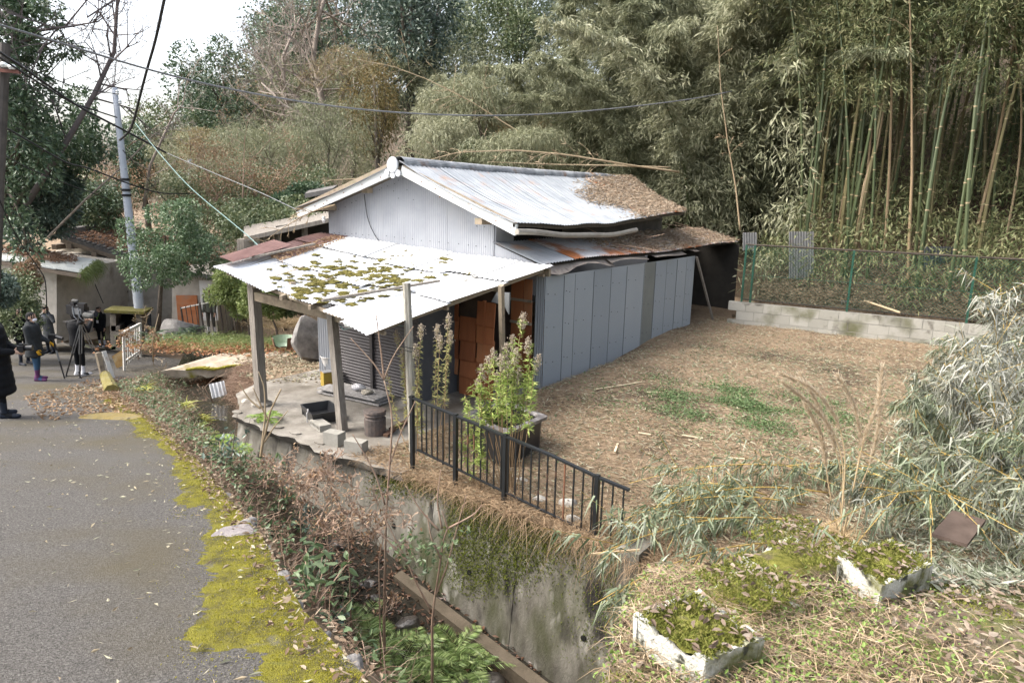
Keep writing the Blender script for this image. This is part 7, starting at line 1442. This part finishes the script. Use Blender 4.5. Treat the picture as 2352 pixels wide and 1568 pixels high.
def person(label, base, yaw, H, mats, coat_len=.52, coat_flare=1.1, puffy=0, arms=((.20, .02, 1.08), (.22, .10, .84), (-.20, .02, 1.08), (-.22, .10, .84)), head=(0, 0), hat=None, mask=False, hood=False, scarf=None, stance=.10, step=0.0, hair='short', shoe_len=.25, glove=None, bulk=1.0):
    """local frame: +y forward, x right; mats: coat, trousers, shoes"""
    root = thing('person', label, 'person', base); root.rotation_euler = (0, 0, yaw); OFF[root.name] = np.zeros(3); k = H / 1.7
    def S(p): return np.asarray(p, float) * k
    coat, trs, shoe = mats; M_ = [coat, trs, shoe, SKIN, HAIR, hat or HAIR, scarf or coat]; parts = []
    for sx, fy in ((stance, step), (-stance, -step)):
        parts.append((capsule(S((sx * .9, 0, .86)), S((sx, fy * .5 + .02, .48)), .085 * k, .062 * k), 1)); parts.append((capsule(S((sx, fy * .5 + .02, .48)), S((sx * 1.05, fy, .09)), .060 * k, .043 * k), 1))
        parts.append((capsule(S((sx * 1.08, fy - .045, .055)), S((sx * 1.2, fy - .07 + shoe_len, .045)), .048 * k, .040 * k), 2)); parts.append((capsule(S((sx * 1.05, fy - .02, .11)), S((sx * 1.05, fy - .02, .07)), .05 * k, .05 * k), 2))
    zb = coat_len; rs = []; zs = np.linspace(zb, 1.40, 26)
    for z in zs:
        u = (z - zb) / (1.40 - zb); rx = np.interp(z, [zb, .85, 1.05, 1.25, 1.36, 1.40], [.19 * coat_flare, .19, .178, .205, .18, .13]) * bulk; ry = rx * np.interp(z, [.6, 1.0, 1.25, 1.4], [.80, .74, .68, .62])
        if puffy: rx += puffy * abs(math.sin((z - zb) / .115 * math.pi)) ** .6 - puffy * .5; ry += puffy * abs(math.sin((z - zb) / .115 * math.pi)) ** .6 - puffy * .5
        rs.append((0, .0, z * k, rx * k, ry * k))
    parts.append((stack(rs), 0))
    re, rh, le, lh = [S(a) for a in arms]
    for sx, e, h_ in ((.185, re, rh), (-.185, le, lh)):
        sh = S((sx * bulk, -.01, 1.335)); parts.append((capsule(sh, e, .075 * k * bulk, .062 * k * bulk), 0)); parts.append((capsule(e, h_, .060 * k * bulk, .045 * k * bulk), 0))
    hy, hp = head; hc = S((0, .025 + .05 * max(hp, 0), 1.555 - .03 * max(hp, 0))); fwd = np.array([math.sin(hy) * math.cos(hp), math.cos(hy) * math.cos(hp), -math.sin(hp)]); rt = unit(np.cross(fwd, UP)); upv = np.cross(rt, fwd)
    def hd(x, y, z): return hc + (rt * x + fwd * y + upv * z) * k
    parts.append((capsule(S((0, -.01, 1.36)), hc - upv * .06 * k, .06 * k, .055 * k), 6 if scarf else 3))
    def ell(c, rx, ry, rz, n=14): 
        V, F = capsule((0, 0, 0), (0, 0, 1e-7), 1, 1, n, 6); V = V * [rx, ry, rz]; return hc + (np.outer(V[:, 0] + c[0], rt) + np.outer(V[:, 1] + c[1], fwd) + np.outer(V[:, 2] + c[2], upv)) * k, F
    parts.append((ell((0, 0, .01), .076, .095, .108), 3)); parts.append((ell((0, .045, -.055), .05, .048, .055), 3)); parts.append((ell((0, .10, -.005), .012, .02, .02), 3))
    for sx in (-1, 1): parts.append((ell((sx * .077, -.005, 0), .012, .02, .03), 3))
    if hat: parts.append((ell((0, -.012, .05), .094, .108, .092), 5)); parts.append((ell((0, -.045, -.01), .088, .075, .085), 5))
    else:
        parts.append((ell((0, -.022, .045), .088, .098, .086), 4)); parts.append((ell((0, -.05, -.01), .082, .065, .075), 4)); parts.append((ell((0, .055, .082), .07, .045, .035), 4))
        if hair == 'long': parts.append((ell((0, -.05, -.09), .085, .05, .11), 4))
    if hood: parts.append((ell((0, -.055, -.15), .135, .10, .075), 0))
    if scarf: parts.append((stack([(0, .0, z * k, rx * k, rx * .85 * k) for z, rx in ((1.36, .11), (1.39, .125), (1.43, .12), (1.46, .10))]), 6))
    parts.append((stack([(0, -.005, z * k, rx * k, rx * .85 * k) for z, rx in ((1.33, .13), (1.38, .11), (1.42, .085))]), 0 if not scarf else 6))
    b_ = remesh(parts, M_, 'body', root)
    for sx, e, h_ in ((1, re, rh), (-1, le, lh)):
        d = unit(h_ - e); mb = hand(root, 'hand', h_ + d * .02, d, np.array([sx, .2, .3]), None, k); mb.build('hand', glove or SKIN, root, smooth=True)
    mb = MB()
    for sx in (-1, 1):
        mb = MB(); V, F = ell((sx * .031, .086, .018), .010, .007, .005, 8); mb.add(V, F); mb.build('eye', m_dark, root)
        mb = MB(); V, F = ell((sx * .031, .088, .038), .017, .006, .004, 8); mb.add(V, F); mb.build('eyebrow', HAIR, root)
    if mask: mb = MB(); V, F = ell((0, .056, -.045), .058, .056, .055); mb.add(V, F); mb.build('face_mask', mat('mask_white', [(.62, .62, .68), (.7, .7, .75)], .8), root, smooth=True)
    else: mb = MB(); V, F = ell((0, .086, -.05), .022, .010, .006, 8); mb.add(V, F); mb.build('mouth', mat('lips', [(.32, .13, .11)], .6), root)
    return root, k
black = fabric('black_coat', (.007, .0075, .009)); char = fabric('charcoal_coat', (.026, .029, .031)); greyc = fabric('grey_coat', (.06, .064, .068)); blackt = fabric('black_trousers', (.006, .0065, .008)); jeans = fabric('blue_jeans', (.035, .075, .13)); bshoe = fabric('dark_shoe', (.015, .02, .03), .5); wshoe = fabric('white_shoe', (.6, .6, .62), .6); pshoe = fabric('plum_shoe', (.1, .03, .09), .7); navy = fabric('navy_scarf', (.02, .03, .06)); mustard = fabric('mustard_glove', (.45, .25, .02))
m_cam = mat('camera_black', [(.007, .007, .008), (.014, .014, .016)], .4, 12, spec=.5); m_alu = mat('grey_alloy', [(.18, .19, .2), (.26, .27, .28)], .35, metal=.6); m_lens = mat('lens_glass', [(.02, .03, .05)], .08, spec=.8)
def w2(root, p):        # local point of a person in the world
    a = root.rotation_euler[2]; x, y, z = p; l = root.location; return np.array([l[0] + math.cos(a) * x - math.sin(a) * y, l[1] + math.sin(a) * x + math.cos(a) * y, l[2] + z])
E90 = -math.pi / 2       # yaw that faces +X (right)
pA, kA = person('person in a long black quilted coat holding a camera at the road edge', hit(8, 958), E90 + .25, 1.72, (black, blackt, bshoe), .36, 1.15, .028, ((.23, .05, 1.06), (.10, .26, 1.02), (-.23, .05, 1.06), (-.10, .26, 1.02)), step=.07, bulk=1.12)
pB, kB = person('person in a black beanie, white mask and charcoal parka with blue jeans', hit(88, 874), E90 + .15, 1.58, (char, jeans, pshoe), .62, 1.18, 0, ((.22, .03, 1.05), (.20, .14, .82), (-.22, .04, 1.05), (-.16, .26, .93)), hat=fabric('beanie', (.012, .012, .013)), mask=True, hood=True, step=.05, glove=mustard, bulk=1.12)
pC, kC = person('dark-haired person in a black padded jacket looking down behind the parka', hit(58, 838), E90 - .35, 1.66, (black, fabric('slate_trousers', (.05, .05, .06)), bshoe), .74, 1.0, .012, ((.22, .05, 1.06), (.08, .27, 1.12), (-.22, .05, 1.06), (-.10, .27, 1.10)), head=(.1, .55), hood=True, bulk=1.1)
pD, kD = person('person in a grey coat and navy scarf holding a phone to the ear', hit(118, 812), math.pi - .2, 1.72, (greyc, blackt, bshoe), .52, 1.1, 0, ((.22, .06, 1.08), (.12, .26, 1.16), (-.30, .05, 1.16), (-.12, .06, 1.50)), scarf=navy, head=(-.15, .1))
pE, kE = person('camera operator in black with white trainers behind the television camera', hit(186, 864), E90 + 1.2, 1.66, (black, blackt, wshoe), .78, 1.0, 0, ((.24, .12, 1.16), (.10, .34, 1.32), (-.27, .06, 1.12), (-.18, .30, 1.28)), bulk=1.05, hair='long')
pF, kF = person('person in a dark coat with a pale green lanyard by the stone shelter', hit(236, 796), math.pi, 1.62, (black, blackt, wshoe), .66, 1.05, 0, hair='long', scarf=black)
pG, kG = person('person whose head shows above the stone shelter roof', PZ(288, 812, ground_z(PZ(288, 800, -4.6))) + np.array([-.35, 2.2, -.25]), math.pi + .3, 1.72, (greyc, blackt, bshoe))
pH, kH = person('distant person in dark camouflage clothing on the path behind the iron fence', PY(487, 768, 23.0), math.pi - .1, 1.62, (fabric('camo_jacket', (.05, .055, .045)), fabric('camo_trousers', (.07, .07, .06)), wshoe), .82, 1.0, 0)
# things they carry
def camera(label, c, d, s=1.0, name='camera', big=True):
    root = thing(name, label, 'camera', c); d = unit(np.asarray(d, float)); sd = unit(np.cross(d, UP)); mb = MB(); mb.box(c, d * .04 * s, sd * .07 * s, UP * .048 * s); mb.build('body', m_cam, root)
    mb = MB(); mb.box(c + UP * .058 * s, d * .03 * s, sd * .025 * s, UP * .014 * s); mb.build('viewfinder', m_cam, root); mb = MB(); mb.lathe(c + d * .04 * s, [(.036 * s, 0), (.038 * s, .06 * s), (.042 * s, .10 * s), (.036 * s, .10 * s)], 14, axis=d); mb.build('lens', m_cam, root)
    mb = MB(); mb.lathe(c + d * .136 * s, [(.034 * s, 0), (.034 * s, .003)], 12, axis=d); mb.build('glass', m_lens, root); return root
fa = lambda ro: unit(w2(ro, (0, 1, 0)) - w2(ro, (0, 0, 0)))
camera('black camera held by the person in the quilted coat', w2(pA, (0, .36 * kA, 1.05 * kA)), fa(pA))
camera('small camera held at chest height by the person in the grey coat', w2(pD, (.10 * kD, .34 * kD, 1.18 * kD)), fa(pD), .8)
mp = thing('monopod_camera', 'camera on a silver and black monopod beside the charcoal parka', 'camera', np.array([0, 0, 0]) + w2(pB, (-.12, .5, 0))); c0 = w2(pB, (-.12, .5, 0)); c1 = w2(pB, (-.18, .32, .92))
mb = MB(); mb.tube([c0, c0 + (c1 - c0) * .45], [.016, .018], 8); mb.build('lower_leg', m_cam, mp); mb = MB(); mb.tube([c0 + (c1 - c0) * .45, c0 + (c1 - c0) * .72], [.022, .022], 8); mb.build('middle_leg', m_alu, mp); mb = MB(); mb.tube([c0 + (c1 - c0) * .72, c1], [.027, .027], 8); mb.build('upper_leg', m_cam, mp)
mb = MB(); mb.box(c1 + UP * .06, (.07, 0, 0), (0, .05, 0), (0, 0, .05)); mb.build('body', m_cam, mp); mb = MB(); mb.lathe(c1 + UP * .06 + np.array([.07, 0, 0]), [(.04, 0), (.045, .16), (.04, .16)], 12, axis=(1, 0, -.3)); mb.build('lens', m_cam, mp)
mb = MB(); p = w2(pD, (-.13, .09, 1.53)); mb.box(p, (.008, 0, 0), (0, .035, 0), (0, 0, .07)); tag(centre(mb.build('phone', m_cam)), 'dark phone held to the ear of the person in the grey coat', 'phone')
mb = MB(); p = w2(pD, (.16, .25, .98)); mb.prism([p + np.array([-.05, 0, .0]), p + np.array([.0, 0, -.13]), p + np.array([.05, 0, 0]), p + np.array([0, 0, .12])], (0, .01, 0)); tag(centre(mb.build('press_tag', mat('tag_yellow', [(.7, .6, .03)], .6))), 'yellow tag hanging from the camera of the grey-coated person', 'tag')
lan = thing('lanyard', 'pale green lanyard with a white card on the dark coat', 'lanyard', w2(pF, (0, .18, 1.05)))
mb = MB(); mb.tube([w2(pF, (.07, .12, 1.36)), w2(pF, (.01, .165, 1.12)), w2(pF, (-.07, .12, 1.36))], .008, 5); mb.build('strap', mat('lanyard_green', [(.3, .6, .12)], .6), lan); mb = MB(); mb.box(w2(pF, (.0, .175, 1.04)), (.04, 0, 0), (0, .004, 0), (0, 0, .055)); mb.build('card', mat('card_white', [(.75, .75, .75)], .5), lan)
# television camera on its tripod
ct = PY(183, 716, hit(186, 866)[1] - .45); gb = hit(183, 868); tv = thing('television_camera', 'shoulder television camera with furry microphone mounted on a tripod', 'television camera', ct); dv = unit(np.array([.93, -.25, -.05])); sv_ = unit(np.cross(dv, UP)); uv = np.cross(sv_, dv)
def tbox(nm, c, a, b_, c_, m_=m_cam): mb = MB(); mb.box(ct + dv * c[0] + sv_ * c[1] + uv * c[2], dv * a, sv_ * b_, uv * c_); return mb.build(nm, m_, tv)
tbox('body', (0, 0, .02), .20, .07, .11); tbox('battery', (-.26, 0, .03), .06, .065, .10); tbox('side_panel', (0, .075, .02), .13, .006, .07, m_alu); tbox('shoulder_pad', (-.06, 0, -.10), .14, .05, .02); tbox('monitor', (.20, .10, .19), .09, .05, .05); tbox('monitor_arm', (.10, .06, .16), .12, .012, .012, m_alu); tbox('receiver', (-.16, 0, .16), .06, .05, .035)
mb = MB(); mb.tube([ct + dv * -.12 + uv * .13, ct + dv * -.10 + uv * .20, ct + dv * .12 + uv * .20, ct + dv * .16 + uv * .13], .016, 7); mb.build('handle', m_cam, tv)
mb = MB(); mb.lathe(ct + dv * .2, [(.055, 0), (.06, .08), (.068, .12), (.07, .2), (.075, .26), (.06, .26)], 16, axis=dv); mb.build('lens', m_cam, tv); mb = MB(); mb.lathe(ct + dv * .462, [(.06, 0), (.06, .003)], 14, axis=dv); mb.build('glass', m_lens, tv)
mb = MB(); mb.add(*capsule(ct + dv * .30 + sv_ * .13 - uv * .02, ct + dv * .46 + sv_ * .13 - uv * .03, .065, .06)); mb.build('microphone_windshield', fabric('fur_grey', (.09, .09, .085)), tv, smooth=True); mb = MB(); mb.add(*capsule(ct - dv * .16 + uv * .24, ct - dv * .05 + uv * .245, .04, .035)); mb.build('top_microphone', MATS['fur_grey'], tv, smooth=True)
for k in (-.06, .1):
    mb = MB(); mb.tube([ct + dv * (k - .05) + uv * .12 + sv_ * .08, ct + dv * k - uv * .10 + sv_ * .10, ct + dv * (k + .1) - uv * .18 + sv_ * .09, ct + dv * (k + .15) + uv * .05 + sv_ * .09], .012, 6); mb.build('strap', m_alu, tv)
tp = thing('tripod', 'black tripod with grey twin-tube legs carrying the television camera', 'tripod', gb); tc2 = ct - UP * .17
mb = MB(); mb.lathe(tc2 - UP * .12, [(.05, 0), (.08, .05), (.07, .1), (.09, .13), (.09, .16)], 14); mb.build('head', m_cam, tp)
for px, py in ((152, 866), (184, 869), (236, 846)):
    ft = hit(px, py) + UP * .03; md_ = tc2 - UP * .12 + (ft - tc2 + UP * .12) * .55; lg = MB()
    sd = unit(np.cross(ft - tc2, UP)) * .028; lg.tube([tc2 - UP * .1 + sd, md_ + sd], .011, 6); lg.tube([tc2 - UP * .1 - sd, md_ - sd], .011, 6); l_o = lg.build('leg', m_alu, tp)
    mb = MB(); mb.tube([md_, ft], .017, 7); mb.build('lower_leg', m_cam, tp); mb = MB(); mb.lathe(ft - UP * .04, [(.035, 0), (.035, .03), (.02, .05)], 10); mb.build('foot', m_cam, tp); mb = MB(); mb.beam(ft, gb + UP * .05, .02, .015); mb.build('spreader', m_cam, tp)
mb = MB(); mb.tube([tc2 - dv * .05, tc2 - dv * .35 - UP * .1, tc2 - dv * .5 - UP * .12], .011, 6); mb.build('pan_handle', m_cam, tp)
t2 = thing('tripod', 'slim black tripod standing behind the television camera', 'tripod', hit(225, 800)); q2 = hit(225, 800); top_ = q2 + UP * 1.25
mb = MB(); mb.box(top_ + UP * .08, (.1, 0, 0), (0, .07, 0), (0, 0, .08)); mb.build('camera_body', m_cam, t2)
for a in (0, 2.1, 4.2):
    mb = MB(); mb.tube([top_, q2 + np.array([.4 * math.cos(a), .4 * math.sin(a), .02])], .016, 6); mb.build('leg', m_cam, t2)
